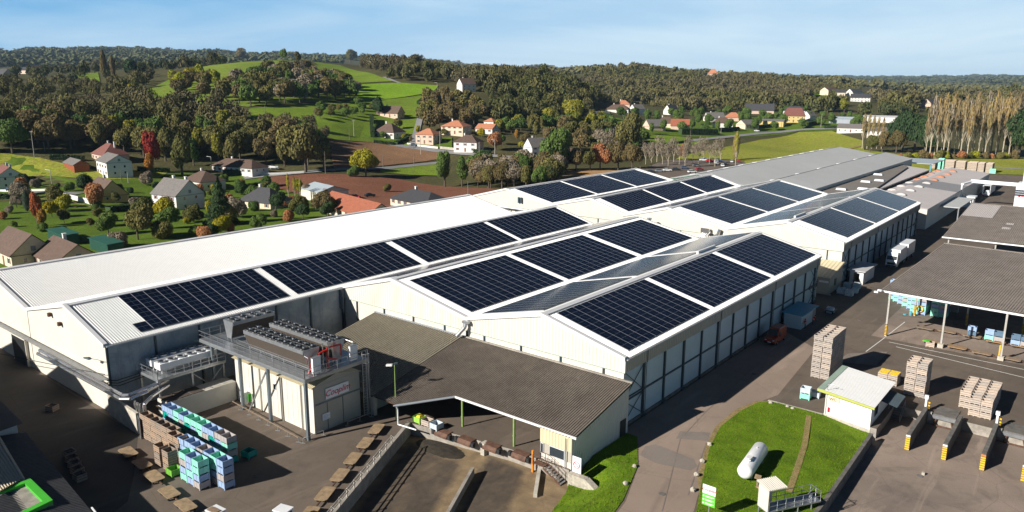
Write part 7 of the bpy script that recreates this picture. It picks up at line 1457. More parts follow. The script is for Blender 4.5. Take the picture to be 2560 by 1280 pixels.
wood([(930, 330), (1020, 320), (1130, 340), (1250, 345), (1330, 360), (1320, 385), (1200, 378), (1060, 360), (940, 350)], 16, (4, 8), ['leaf_olive', 'leaf_green', 'leaf_brown', 'leaf_yellow'], 'garden tree among the hillside lane houses', 'garden trees by the lane', 17)
wood([(1060, 335), (1070, 270), (1110, 262), (1180, 270), (1200, 300), (1180, 322), (1110, 325)], 11, (12, 17), ['leaf_brown', 'leaf_olive', 'leaf_brown'], 'tree on the bank right of the steep lane', 'trees right of the lane', 19)
wood([(0, 560), (60, 470), (250, 470), (560, 450), (700, 470), (820, 505), (760, 560), (600, 590), (300, 640), (240, 600), (20, 600)], 10.5, (2, 7.5), ['leaf_green', 'leaf_olive', 'leaf_dark', 'leaf_olive', 'leaf_russet', 'leaf_yellow', 'leaf_grey', 'leaf_green'], 'small garden shrub among the left village houses', 'garden shrubs of the left village', 23, near=True, kinds=('bush', 'oak', 'bush'))
wood([(1330, 335), (1500, 322), (1612, 345), (1612, 382), (1480, 398), (1430, 380), (1330, 372)], 12, (8, 14), ['leaf_olive', 'leaf_brown', 'leaf_green', 'leaf_olive', 'leaf_grey'], 'tree in the thick belt between the lane houses and the right village', 'belt before the right village', 25)
wood([(1180, 440), (1390, 428), (1400, 466), (1200, 474)], 6.5, (8, 13), ['leaf_olive', 'leaf_brown', 'leaf_grey', 'leaf_green', 'leaf_brown'], 'tree in the brownish clump between the ploughed field and the solar roofs', 'clump behind the white roof', 27, near=True)
wood([(1255, 322), (1500, 306), (1510, 325), (1330, 335), (1260, 335)], 12, (9, 14), ['leaf_lime', 'leaf_olive', 'leaf_green'], 'tree in the yellow-green row at the foot of the hill wood', 'row at the foot of the hill wood', 29)
# forests that read as one mass
_keep = [G(*q)[:2] for q in ((1166, 228), (2060, 238), (2085, 238), (2110, 240), (2135, 240), (2155, 254), (2008, 212), (1782, 193), (1940, 196), (2025, 200), (1558, 270), (1545, 282), (1677, 286), (1898, 284), (1985, 292), (2330, 268), (1592, 284))]
def seen(x, y):
    for hx, hy in _keep:
        d = math.hypot(hx, hy); ux, uy = hx / d, hy / d; t = (x - hx) * ux + (y - hy) * uy; s_ = abs((x - hx) * uy - (y - hy) * ux)
        if -240 < t < 14 and s_ < 19: return False
    return True
def forest(name, polys, spacing, hr, wr, n, leaf, mat, seed, tries=60000):
    pts = []
    for k, P in enumerate(polys): pts += scatter(P, spacing, tries, seed + k)
    pts = np.array([q for q in pts if seen(*q)]); z = hz(pts[:, 0], pts[:, 1]); r = np.random.default_rng(seed); protos = [crown_arr(n, 'oak', leaf, 500 + i, 6) for i in range(6)]; Vs = []
    for (x, y), zz in zip(pts, z):
        h = r.uniform(*hr) * (1 + .18 * math.sin(x * .021 + math.cos(y * .017) * 2)); w = h * wr * r.uniform(.8, 1.2); an = r.uniform(0, 6.28); c, s = math.cos(an), math.sin(an); V = protos[r.integers(6)]; Q = np.empty_like(V)
        Q[:, 0] = x + w * (c * V[:, 0] - s * V[:, 1]); Q[:, 1] = y + w * (s * V[:, 0] + c * V[:, 1]); Q[:, 2] = zz + h * (.02 + .98 * V[:, 2]); Vs.append(Q)
    V = np.concatenate(Vs); o = tri_mesh(name, V, np.arange(len(V)).reshape(-1, 4), mat); o['kind'] = 'stuff'; return len(pts)
_nf = [forest('slope_wood', [[(-60, 340), (0, 290), (200, 270), (330, 282), (430, 300), (600, 305), (620, 320), (800, 330), (830, 352), (760, 365), (500, 340), (200, 325), (0, 340)]], 11.5, (12, 18), .52, 1300, .042, 'forest_mix', 61), forest('hillside_wood', [[(-60, 280), (0, 225), (250, 212), (380, 205), (350, 225), (350, 262), (200, 252), (0, 285)]], 18, (11, 17), .52, 900, .05, 'forest_mix', 71), forest('hill_forest', [[(905, 172), (930, 160), (1000, 156), (1100, 178), (1185, 204), (1190, 232), (1130, 212), (1090, 206), (1000, 204), (940, 190)], [(1075, 262), (1110, 246), (1180, 246), (1190, 204), (1300, 205), (1420, 222), (1500, 248), (1520, 268), (1500, 300), (1440, 300), (1330, 305), (1250, 318), (1190, 300), (1180, 270), (1110, 262)]], 8.5, (11, 19), .5, 620, .062, 'forest_mix', 21),
 forest('far_forest', [[(1470, 190), (1600, 181), (1700, 192), (1800, 196), (1900, 206), (2050, 222), (2150, 236), (2160, 262), (2100, 285), (2000, 282), (1850, 278), (1700, 280), (1600, 262), (1540, 262), (1500, 248), (1440, 226)], [(2150, 246), (2300, 262), (2420, 250), (2620, 250), (2620, 300), (2420, 300), (2300, 290), (2150, 296)]], 13, (11, 20), .55, 330, .085, 'forest_mix', 31),
 forest('left_skyline_woods', [[(-60, 215), (0, 192), (150, 178), (350, 172), (560, 150), (560, 160), (400, 192), (200, 205), (0, 215)]], 30, (10, 16), .5, 400, .08, 'forest_mix', 41, 20000)]
for i, (u, v, p, m) in enumerate(((1255, 222, 24, 'leaf_gold'), (1300, 222, 22, 'leaf_orange'), (1100, 285, 30, 'leaf_brown'), (1150, 262, 28, 'leaf_lime'), (1655, 250, 22, 'leaf_gold'), (1630, 240, 20, 'leaf_gold'), (1745, 245, 14, 'leaf_orange'), (2060, 275, 34, 'leaf_lime'), (2085, 280, 36, 'leaf_lime'), (2110, 282, 40, 'leaf_lime'), (2210, 282, 26, 'leaf_yellow'), (2250, 288, 24, 'leaf_gold'), (1880, 235, 16, 'leaf_lime'), (330, 250, 40, 'leaf_yellow'), (300, 256, 30, 'leaf_lime'), (180, 300, 40, 'leaf_russet'), (1420, 240, 22, 'leaf_brown'), (2550, 300, 30, 'leaf_yellow'))):
    T('tall', u, v, p, m, 'tree of brighter autumn colour standing out of the dark hill woods', 'bright trees in the hill woods', wr=.5, near=False)
def distant(name, az0, az1, d0, d1, spacing, seed, mat='forest_far', dens=.75):
    r = np.random.default_rng(seed); A0, A1 = R(az0), R(az1); n = int((A1 - A0) * (d1 ** 2 - d0 ** 2) / 2 / spacing ** 2); a = r.uniform(A0, A1, n); d = np.sqrt(r.uniform(d0 ** 2, d1 ** 2, n)); x, y = d * np.sin(a), d * np.cos(a)
    m = np.sin(x * .004 + np.cos(y * .006) * 2) + np.cos(y * .0045 + x * .002); k = m > (dens - 1) * 2; x, y = x[k], y[k]; z = hz(x, y); p = [crown_arr(80, 'oak', .15, 900 + i, 6) for i in range(5)]; Vs = []
    for X, Y, Z_ in zip(x, y, z):
        w = spacing * r.uniform(.5, .8); V = p[r.integers(5)]; Vs.append(np.stack([X + V[:, 0] * w, Y + V[:, 1] * w, Z_ - 3 + V[:, 2] * r.uniform(16, 24)], -1))
    V = np.concatenate(Vs); tri_mesh(name, V, np.arange(len(V)).reshape(-1, 4), mat)['kind'] = 'stuff'
distant('distant_woods', -76, -48, 2200, 5400, 42, 51); distant('distant_woods', -48, -30, 1900, 5000, 42, 52); distant('distant_woods', -34, -2, 1700, 3400, 32, 53); distant('distant_woods', -32, -2, 3400, 9600, 75, 54, dens=.5)

# ------------------------------------------------------------------ village houses
def rot2(x, y, a): return x * math.cos(a) - y * math.sin(a), x * math.sin(a) + y * math.cos(a)
def house(label, u, v, L, W, h, rh, roof, wall, hip=0., rot=0., chim=1, win=True, near=False, cat='house', eave=.45, sink=0, name='house'):
    p = G(u, v); t = Thing(name, label, cat, (p[0], p[1], p[2] - sink), R(rot), local=True); l, w = L / 2, W / 2
    mb = MB()
    if hip: mb.box(-l, -w, -1.5, l, w, h)
    else: mb.extr([(-l, -w, -1.5), (-l, w, -1.5), (-l, w, h), (-l, 0, h + rh - .05), (-l, -w, h)], (L, 0, 0))
    t.part('wall', mb, wall)
    e = eave; rl = l + e * .8; ze = h - e * rh / w; mb = MB(); hl = l - hip * w if hip else rl
    A, B = (-hl, 0, h + rh), (hl, 0, h + rh); c = [(-rl, -w - e, ze), (rl, -w - e, ze), (rl, w + e, ze), (-rl, w + e, ze)]
    up = lambda q: (q[0], q[1], q[2] + .14)
    c2 = [up(q) for q in c]; A2, B2 = up(A), up(B)
    mb.add(c2 + [A2, B2], [(0, 1, 5, 4), (2, 3, 4, 5), (1, 2, 5), (3, 0, 4)]); mb.add(c + [A, B], [(4, 5, 1, 0), (5, 4, 3, 2), (5, 2, 1), (4, 0, 3)] if hip else [(4, 5, 1, 0), (5, 4, 3, 2)])
    for i in range(4): j = (i + 1) % 4; mb.add([c[i], c[j], c2[j], c2[i]], [(0, 1, 2, 3)])
    if not hip: mb.f = [f for f in mb.f if f not in ((1, 2, 5), (3, 0, 4))]; mb.m = mb.m[:len(mb.f)]
    rf = t.part('roof', mb, roof)
    for k in range(chim): cx = -l * .4 + k * l * 1.0; mb = MB(); mb.box(cx - .35, .4, h, cx + .35, 1.1, h + rh + .9); mb.box(cx - .42, .33, h + rh + .9, cx + .42, 1.17, h + rh + 1.05); t.part('chimney', mb, 'house_white', parent=rf)
    if win:
        fl = [1.0] if h < 4 else [.9, 3.5]
        for z in fl:
            n = max(2, int(L / 3.6))
            for k in range(n):
                x = -l + L * (k + .5) / n; dr = (k == n // 2 and z < 1.1)
                mb = MB(); mb.box(x - .5, -w - .05, .05 if dr else z, x + .5, -w + .02, z + 1.25); f = t.part('door' if dr else 'window', mb, 'shutter' if dr else 'trim_white')
                if not dr: mb = MB(); mb.box(x - .4, -w - .07, z + .1, x + .4, -w - .055, z + 1.15); t.part('pane', mb, 'glass', parent=f)
                if not dr and near:
                    for s in (-1, 1): mb = MB(); mb.box(x + s * .75 - .22, -w - .06, z, x + s * .75 + .22, -w - .01, z + 1.25); t.part('shutter', mb, 'shutter')
            for y in ((-w * .4, w * .4) if W > 7 else (0,)): mb = MB(); mb.box(l - .02, y - .45, z, l + .05, y + .45, z + 1.15); f = t.part('window', mb, 'trim_white'); mb = MB(); mb.box(l + .055, y - .36, z + .1, l + .07, y + .36, z + 1.05); t.part('pane', mb, 'glass', parent=f)
        if not hip and rh > 2.5: mb = MB(); mb.box(l - .02, -.5, h + .3, l + .05, .5, h + 1.4); t.part('window', mb, 'steel_blue')
    return t
HS = [
 ('beige house with a plain brown roof at the left edge beside the bare white hall', 60, 652, 15, 9, 3.2, 4, 'tile_brown', 'house_cream', 0, -2, 0, 1),
 ('pinkish house with brown roof and white chimney just above the white hall roof', 172, 668, 15, 9.5, 2.8, 3.4, 'tile_brown', 'house_pink', 0, -4, 1, 1),
 ('big white house with steep grey-brown roof and two chimneys behind the golden tree', 448, 520, 13, 11, 5.4, 4.6, 'tile_grey', 'house_white', 0, 8, 2, 1),
 ('white house with a hipped brown roof right behind the big white house', 512, 470, 15, 11, 3.6, 3.6, 'tile_brown', 'house_white', 1, -2, 1, 1),
 ('tall white barn with grey roof beside the red autumn tree', 288, 436, 17, 10, 6, 3, 'tile_grey', 'house_white', 0, -10, 0, 1),
 ('low long shed with grey roof and red boards attached left of the white barn', 192, 422, 17, 6, 2.6, 1.8, 'tile_grey', 'wood_red', 0, -8, 0, 0),
 ('pink walled house with a red hipped roof behind the white barn', 277, 400, 17, 11, 3.2, 4.6, 'tile_maroon', 'house_pink', 1, -6, 2, 1),
 ('white house with red-brown roof at the left edge behind the red flowers', 22, 466, 17, 10, 5, 3.6, 'tile_maroon', 'house_white', 0, -10, 2, 1),
 ('yellow walled house with a steep brown roof behind the rust-brown tree', 268, 500, 16, 10, 2.8, 5, 'tile_brown', 'house_yellow', 0, -8, 1, 1),
 ('long low white house with a dark brown hipped roof above the village street', 600, 430, 27, 10, 3, 3, 'tile_brown', 'house_white', 1, 10, 1, 1),
 ('cream bungalow with a dark slate hipped roof behind the birches', 665, 518, 15, 10, 2.8, 4, 'slate', 'house_cream', 1, 10, 1, 1),
 ('white store with a pale blue-grey roof on the ploughed field edge', 812, 498, 16, 12, 4, 1.8, 'blue_grey_sheet', 'wall_cream', 0, -12, 0, 0),
 ('long low building with a red tile roof just above the white hall roof', 890, 540, 34, 10, 2.6, 3.4, 'tile_red', 'house_cream', 0, -14, 0, 1),
 ('bungalow with a black slate roof above the white hall roof', 1055, 518, 22, 11, 2.6, 3, 'slate', 'house_cream', 1, -10, 1, 1),
 ('old house with a steep dark roof in the shade at the far left', 20, 335, 22, 9, 4, 4, 'slate', 'wall_cream', 0, -8, 0, 1),
 ('cream house with a plain brown roof highest beside the steep lane', 977, 293, 17, 9, 3.2, 4.4, 'tile_brown', 'house_pink', 0, 14, 1, 1),
 ('white house with a brown hipped roof below the hillside house', 975, 342, 15, 12, 3.4, 5, 'tile_brown', 'house_white', 1, 10, 1, 1),
 ('two-storey pinkish house with an orange hipped roof at the lane corner', 1072, 358, 12, 10, 5.6, 3, 'tile_orange', 'house_pink', 1, 14, 0, 1),
 ('cream house with an orange hipped roof under the dark wood', 1141, 334, 15, 12, 4.8, 3.2, 'tile_orange', 'house_cream', 1, 16, 1, 1),
 ('small white house with orange roofs beside the copper tree', 1218, 332, 12, 9, 3, 2.6, 'tile_orange', 'house_white', 0, 12, 0, 1),
 ('raised back part of the small orange roofed house', 1228, 326, 7, 7, 6, 2, 'tile_orange', 'house_white', 1, 12, 0, 1),
 ('two-storey white house with dark brown hipped roof on the main road', 1172, 378, 14, 10, 5.6, 3.4, 'tile_brown', 'house_white', 1, 18, 1, 1),
 ('white gable house with slate roof half hidden behind the big green tree', 1342, 388, 12, 9, 5, 4.6, 'tile_grey', 'house_white', 0, 70, 1, 1),
 ('white house glimpsed through the trees right of the slate gable house', 1415, 398, 12, 9, 3, 3, 'tile_brown', 'house_white', 0, 20, 0, 0),
 ('tiny stone hut alone on the green meadow', 680, 318, 5, 5, 2.6, 1.8, 'tile_grey', 'wall_cream', 0, 30, 0, 0),
 ('small white gable deep in the left wood', 240, 266, 6, 5, 5, 3, 'tile_brown', 'house_white', 0, 60, 0, 0),
 ('large white villa with dark roof on the wooded hillside', 1166, 228, 13, 10, 6, 4.6, 'tile_brown', 'house_white', 0, 70, 1, 1),
 ('house with a red hipped roof, upper one of the pair below the far hill', 1558, 270, 15, 11, 4, 3.6, 'tile_orange', 'house_pink', 1, 20, 1, 0),
 ('white house with brown roof, lower one of the pair below the far hill', 1545, 282, 19, 10, 3.2, 3.6, 'tile_brown', 'house_white', 1, 20, 1, 0),
 ('dark roofed house left of the pair below the far hill', 1502, 300, 14, 9, 3, 3.6, 'slate', 'house_white', 0, 20, 0, 0),
 ('white gable house right of the red roofed pair', 1592, 284, 12, 9, 4.6, 4, 'tile_grey', 'house_white', 0, 70, 1, 0),
 ('house with pale grey gable roof leftmost of the right village', 1635, 324, 14, 10, 3, 4.6, 'tile_grey', 'house_pink', 0, 60, 0, 0),
 ('cream house with tall brown hipped roof second in the right village', 1665, 318, 16, 11, 3.6, 4.6, 'tile_brown', 'house_cream', 1, 24, 1, 0),
 ('house with an orange front roof behind garden trees in the right village', 1700, 324, 14, 10, 3.4, 4.8, 'tile_red', 'house_pink', 0, 24, 0, 0),
 ('steep white gable house behind the right village front row', 1677, 286, 12, 9, 4, 5.2, 'slate', 'house_white', 0, 76, 1, 0),
 ('grey roofed house behind the copper garden tree in the right village', 1785, 304, 16, 10, 3.4, 4.6, 'tile_grey', 'house_white', 0, 50, 1, 0),
 ('white house with dark brown hipped roof in the front row of the right village', 1806, 320, 16, 11, 4.6, 4, 'tile_brown', 'house_white', 1, 24, 1, 0),
 ('house with orange-brown roof behind the yellow garden tree', 1832, 302, 15, 11, 3.4, 4, 'tile_orange', 'house_pink', 1, 24, 0, 0),
 ('cream gabled house in the front row, right of the dark hipped one', 1868, 321, 15, 11, 3.6, 3.6, 'tile_grey', 'house_cream', 0, 66, 0, 1),
 ('large dark slate house with solar patch behind the village', 1898, 284, 28, 11, 3.6, 6.4, 'slate', 'house_pink', 0, 22, 0, 0),
 ('low ochre warehouse at the end of the front row', 1925, 314, 24, 13, 4.2, 1.4, 'tile_grey', 'house_yellow', 0, 10, 0, 0),
 ('two-storey ochre mansion with maroon roof by the green hedge', 1984, 305, 18, 12, 5.8, 6.4, 'tile_maroon', 'house_yellow', .5, 16, 0, 1),
 ('dark roofed house just behind the ochre mansion', 1985, 292, 20, 11, 6, 4, 'slate', 'house_white', 1, 16, 0, 0),
 ('white gable right of the ochre mansion', 2022, 300, 10, 8, 4, 4, 'tile_grey', 'house_white', 0, 76, 0, 0),
 ('large cream house on the right wooded hilltop', 2072, 238, 26, 13, 7, 4, 'tile_brown', 'house_cream', 0, 76, 0, 1),
 ('cream annexe of the hilltop house', 2096, 240, 16, 12, 5, 4, 'slate', 'house_cream', 0, 20, 0, 0),
 ('white gabled house with slate roof on the right hill', 2135, 240, 18, 13, 5, 5, 'slate', 'house_white', 0, 60, 0, 0),
 ('white house with dark roof, lowest on the right hill', 2150, 254, 22, 12, 5, 4.4, 'slate', 'house_white', 0, 16, 0, 1),
 ('white bungalow with grey roof at the end of the meadow', 2128, 330, 20, 13, 3.4, 3, 'tile_grey', 'house_white', 0, 10, 0, 1),
 ('long flat white workshop behind the slender poplars', 2212, 305, 34, 12, 4.4, 1, 'roof_white_aged', 'house_white', 0, 0, 0, 0),
 ('white hall with grey roof right of the white bungalow', 2215, 342, 24, 14, 4.4, 2.4, 'tile_grey', 'house_white', 0, 4, 0, 0),
 ('pale blue roofed sheds behind the meadow road', 2115, 308, 26, 10, 4, 1.4, 'blue_grey_sheet', 'trim_grey', 0, 4, 0, 0),
 ('pink gabled house with dark panels above the poplar row', 2330, 268, 20, 13, 5, 5, 'slate', 'house_pink', 0, 60, 0, 0),
 ('red roofed house on the ridge left of the hilltop houses', 2008, 212, 24, 14, 5, 6, 'tile_maroon', 'house_pink', 1, 20, 0, 0),
 ('pink turreted house on the skyline of the far hill', 1782, 193, 20, 14, 7, 9, 'tile_orange', 'house_pink', 1, 20, 0, 0),
 ('red roofed house on the far skyline', 1940, 196, 22, 14, 6, 5, 'tile_red', 'house_white', 1, 20, 0, 0),
 ('small white house on the far right skyline', 2025, 200, 20, 14, 6, 5, 'tile_orange', 'house_white', 0, 20, 0, 0),
 ('far farmhouse with blue-grey roof in the left hills', 72, 184, 26, 16, 5, 5, 'slate', 'house_pink', 0, 10, 0, 0),
 ('far farmhouse with a steep brown gable in the left hills', 95, 186, 14, 14, 5, 8, 'tile_brown', 'house_pink', 0, 80, 0, 0),
 ('dark roofed far farmhouse at the left edge', 8, 200, 24, 14, 5, 7, 'slate', 'house_pink', 0, 10, 0, 0),
 ('far low farmhouse with black roof in the left hills', 165, 178, 20, 12, 4, 5, 'slate', 'house_white', 0, 10, 0, 0),
 ('far white house on the left skyline', 486, 150, 20, 12, 5, 5, 'slate', 'house_white', 0, 30, 0, 0),
 ('far cream house with orange roof on the left skyline', 425, 152, 22, 12, 5, 4, 'tile_orange', 'house_cream', 0, 10, 0, 0),
 ('far house with dark roof under the skyline trees', 535, 152, 22, 12, 4, 4, 'tile_brown', 'house_cream', 0, 10, 0, 0),
]
for a in HS: house(a[0], a[1], a[2], a[3], a[4], a[5], a[6], a[7], a[8], a[9], a[10], a[11], bool(a[12]), near=a[12] and a[2] > 330, cat='house' if not any(k in a[0] for k in ('barn', 'shed', 'store', 'hut', 'warehouse', 'workshop', 'hall ')) else 'building')
for i, (u, v, lab) in enumerate(((160, 605, 'dark green metal shed behind the beige houses, farther one'), (268, 628, 'dark green metal shed against the white hall, nearer one'))):
    p = G(u, v); t = Thing('metal_shed', lab, 'shed', (p[0], p[1], p[2]), R(-4), local=True, group='green metal sheds'); mb = MB(); mb.ribbed(lambda s: (-6 + s, -1.8, 0), lambda s: (-6 + s, -1.8, 2.7), 12, .4, .06, (0, -1, 0)); mb.box(-6, -1.75, 0, 6, 1.8, 2.7); t.part('wall', mb, 'green_sheet'); mb = MB(); mb.hexa([(-6.6, -2.1, 2.72), (6.3, -2.1, 2.72), (6.3, 2, 2.95), (-6.6, 2, 2.95)], [(-6.6, -2.1, 2.8), (6.3, -2.1, 2.8), (6.3, 2, 3.03), (-6.6, 2, 3.03)]); t.part('roof', mb, 'green_sheet'); mb = MB(); mb.box(-6.05, -1.0, 0, -6.02, 1.0, 2.2); t.part('door', mb, 'rust')
# terrace and garden wall pieces
def ghedge(label, pts, h, w, name='hedge', mat='hedge_leaf', group=None):
    P = GM(pts); n0 = P[0]; V = []; r = np.random.default_rng(int(pts[0][0]))
    for a, b in zip(P, P[1:]):
        a, b = np.array(a), np.array(b); L = np.linalg.norm(b - a); n = int(L * (h + w) * 26); t_ = r.uniform(0, 1, n)[:, None]; d = (b - a) / L; nn = np.array([-d[1], d[0], 0]); q = a + (b - a) * t_
        s = r.uniform(-1, 1, n)[:, None]; z = r.uniform(0, 1, n); top = r.uniform(0, 1, n) < .4; s = np.where(top[:, None], s, np.sign(s)); z = np.where(top, 1, z); c = q + nn * s * w / 2; c[:, 2] += z * h
        e = r.normal(size=(n, 3)); e /= np.linalg.norm(e, axis=1)[:, None]; f = np.cross(e, r.normal(size=(n, 3))); f /= np.linalg.norm(f, axis=1)[:, None]; k = .22; V.append(np.stack([c - e * k - f * k, c + e * k - f * k, c + e * k + f * k, c - e * k + f * k], 1).reshape(-1, 3))
    V = np.concatenate(V) - np.array(n0); mb = MB()
    for a, b in zip(P, P[1:]): mb.bar((a[0] - n0[0], a[1] - n0[1], a[2] - n0[2] + h * .47), (b[0] - n0[0], b[1] - n0[1], b[2] - n0[2] + h * .47), w * .9, h * .92)
    o = len(mb.v); mb.v += [tuple(p) for p in V.tolist()]; mb.f += [(o + 4 * i, o + 4 * i + 1, o + 4 * i + 2, o + 4 * i + 3) for i in range(len(V) // 4)]; mb.m += [0] * (len(V) // 4)
    ob = mb.build(name, mat); ob.location = n0; return tag(ob, label, 'hedge', group)
ghedge('clipped green hedge beside the mown field and red roofed house', [(128, 398), (210, 402)], 2.2, 2.4); ghedge('hedge running right of the white barn', [(345, 428), (425, 432)], 2, 2)
ghedge('long dark hedge in front of the long low white house', [(560, 436), (630, 440)], 2.2, 2); ghedge('long clipped hedge behind the sprawling shrub', [(270, 532), (375, 520)], 2.0, 2.6); ghedge('tall narrow hedge at the meadow corner by the lane houses', [(929, 300), (932, 345)], 4, 2.2)
ghedge('hedge along the road in front of the lane houses', [(935, 358), (985, 364)], 1.8, 1.5); ghedge('hedge climbing beside the steep lane', [(1022, 350), (990, 364)], 2.4, 2.0); ghedge('bright garden hedge by the main road', [(1168, 380), (1225, 388)], 2.2, 2.2); ghedge('dark hedge along the upper lane bend', [(1046, 262), (1066, 246), (1090, 234)], 2.6, 2.4)
ghedge('big hedge in front of the ochre mansion', [(2012, 318), (2050, 312)], 4, 3); ghedge('dark hedge before the cream gabled house', [(1895, 322), (1940, 318)], 3, 2); ghedge('evergreen hedge in front of the right village row', [(1700, 336), (1790, 338)], 4.5, 5); ghedge('low hedge right of the village road', [(1800, 330), (1845, 327)], 3, 2.5); ghedge('meadow hedge left of the road', [(1625, 370), (1720, 356)], 1.6, 1.6); ghedge('hedge by the white bungalow road', [(2060, 322), (2100, 322)], 2.5, 2)
ghedge('straight garden hedge beside the village street', [(0, 498), (60, 498)], 1.8, 1.6); ghedge('hedge between the lawn and the ploughed field', [(610, 470), (660, 462)], 1.4, 1.4)
mb = MB(); P = GM([(140, 490), (215, 508), (250, 520)]); n0 = P[0]
for a, b in zip(P, P[1:]): mb.bar((a[0] - n0[0], a[1] - n0[1], a[2] - n0[2] + .9), (b[0] - n0[0], b[1] - n0[1], b[2] - n0[2] + .9), .2, 1.8)
o = mb.build('garden_wall', 'house_white'); o.location = n0; tag(o, 'white garden wall bending beside the village street', 'wall')
for i, (pts, lab, h) in enumerate((([(1018, 362), (1045, 366), (1095, 372)], 'low cream garden wall in front of the orange hipped house', 1.2), ([(1100, 372), (1140, 376)], 'rough grey wall left of the two-storey white house', 1.4), ([(632, 440), (700, 438), (760, 434)], 'white garden wall with blue gates along the village street', 1.3), ([(0, 480), (60, 480), (130, 478)], 'low grey street wall before the red-brown roofed house', 1.0))):
    P = GM(pts); n0 = P[0]; mb = MB()
    for a, b in zip(P, P[1:]): mb.bar((a[0] - n0[0], a[1] - n0[1], a[2] - n0[2] + h / 2), (b[0] - n0[0], b[1] - n0[1], b[2] - n0[2] + h / 2), .25, h)
    o = mb.build('garden_wall', 'house_white' if i != 1 else 'concrete_pale'); o.location = n0; tag(o, lab, 'wall')
# ------------------------------------------------------------------ cars
def car_proto(col, z=0):
    t = Thing('parked_car', 'x', 'car', (0, 0, 0), 0, local=True); mb = MB()
    loft(mb, [(2.1, section(.72, .45, .75, .68, .08)), (2.0, section(.82, .3, .85, .75, .1)), (1.0, section(.86, .26, .98, .8, .1)), (-1.5, section(.86, .26, 1.0, .8, .1)), (-2.0, section(.82, .3, .95, .75, .1)), (-2.1, section(.75, .4, .85, .7, .08))]); t.part('body', mb, col)
    mb = MB(); mb.hexa([(1.05, -.78, .95), (-1.75, -.78, .95), (-1.75, .78, .95), (1.05, .78, .95)], [(.25, -.62, 1.42), (-1.2, -.62, 1.42), (-1.2, .62, 1.42), (.25, .62, 1.42)]); t.part('windows', mb, 'glass')
    mb = MB(); mb.hexa([(.27, -.64, 1.41), (-1.22, -.64, 1.41), (-1.22, .64, 1.41), (.27, .64, 1.41)], [(.2, -.6, 1.48), (-1.15, -.6, 1.48), (-1.15, .6, 1.48), (.2, .6, 1.48)]); t.part('roof', mb, col)
    for x in (1.3, -1.3):
        for y in (-.78, .78): mb = MB(); mb.cyl((x, y - .1, .31), (x, y + .1, .31), .31, .31, 12); t.part('wheel', mb, 'rubber')
    for y in (-.55, .55): mb = MB(); mb.box(2.0, y - .14, .6, 2.12, y + .14, .74); t.part('headlight', mb, 'tank_white')
    return t.o
CP = {}
CARS = [(650, 432, 'white', 10, 'white convertible parked by the long low white house'), (1034, 366, 'silver', 60, 'silver car passing the lane corner'), (888, 498, 'red', 20, 'small red car behind the long red roof'), (925, 494, 'dark', 70, 'dark car behind the long red roof'), (25, 480, 'dark', 0, 'dark car in front of the house at the left edge'),
 (1628, 434, 'dark', 40, 'dark car at the left end of the car park'), (1648, 432, 'silver', 40, 'silver car second in the front line of the car park'), (1668, 430, 'white', 40, 'white car under the leafless trees, front line'), (1690, 428, 'dark', 40, 'dark car mid front line of the car park'), (1712, 424, 'blue', 40, 'blue car front line of the car park'), (1742, 418, 'silver', 50, 'silver car behind the hedge of the car park'), (1758, 404, 'white', 30, 'white car in the back line of the car park'), (1762, 402, 'silver', 30, 'silver car beside the white one in the back line'), (1774, 406, 'red', 30, 'red car in the back line of the car park'), (1796, 406, 'blue', 30, 'dark blue car beside the white van'), (1812, 414, 'dark', 120, 'dark car behind the white estate car'), (1806, 418, 'white', 120, 'white estate car by the grey hall roof'), (1828, 408, 'white', 120, 'white car right of the estate car'), (1846, 407, 'red', 120, 'bright red car at the right end of the car park'), (1730, 434, 'white', 50, 'white car low in the car park by the hall roof'), (1748, 428, 'red', 60, 'small red car low in the car park'),
 (1892, 330, 'white', 10, 'white car on the village road'), (2132, 316, 'silver', 20, 'silver car by the pale blue sheds'), (2112, 330, 'dark', 10, 'dark car beside the white bungalow')]
for u, v, c, rt, lab in CARS:
    p = G(u, v)
    if c not in CP: CP[c] = car_proto('car_' + c); r0 = CP[c]; r0.location = (p[0], p[1], p[2] + .4); r0.rotation_euler = (0, 0, R(rt)); r0['label'] = lab
    else: r0 = copytree(CP[c], (p[0], p[1], p[2] + .4), R(rt), lab)
p = G(1790, 412); t = Thing('parked_van', 'white van parked among the cars beside the grey hall roof', 'van', (p[0], p[1], p[2] + .4), R(120), local=True); mb = MB(); loft(mb, [(2.5, section(.8, .4, 1.0)), (1.6, section(.95, .3, 1.3)), (.9, section(.97, .3, 2.3, .88)), (-2.4, section(.97, .3, 2.4, .88))]); t.part('body', mb, 'car_white'); mb = MB(); mb.hexa([(1.65, -.75, 1.3), (1.65, .75, 1.3), (1.0, .7, 2.1), (1.0, -.7, 2.1)], [(1.7, -.75, 1.32), (1.7, .75, 1.32), (1.05, .7, 2.12), (1.05, -.7, 2.12)]); t.part('windscreen', mb, 'glass')
for a in (1.5, -1.5):
    for b in (-.88, .88): mb = MB(); mb.cyl((a, b - .1, .34), (a, b + .1, .34), .34, .34, 10); t.part('wheel', mb, 'rubber')
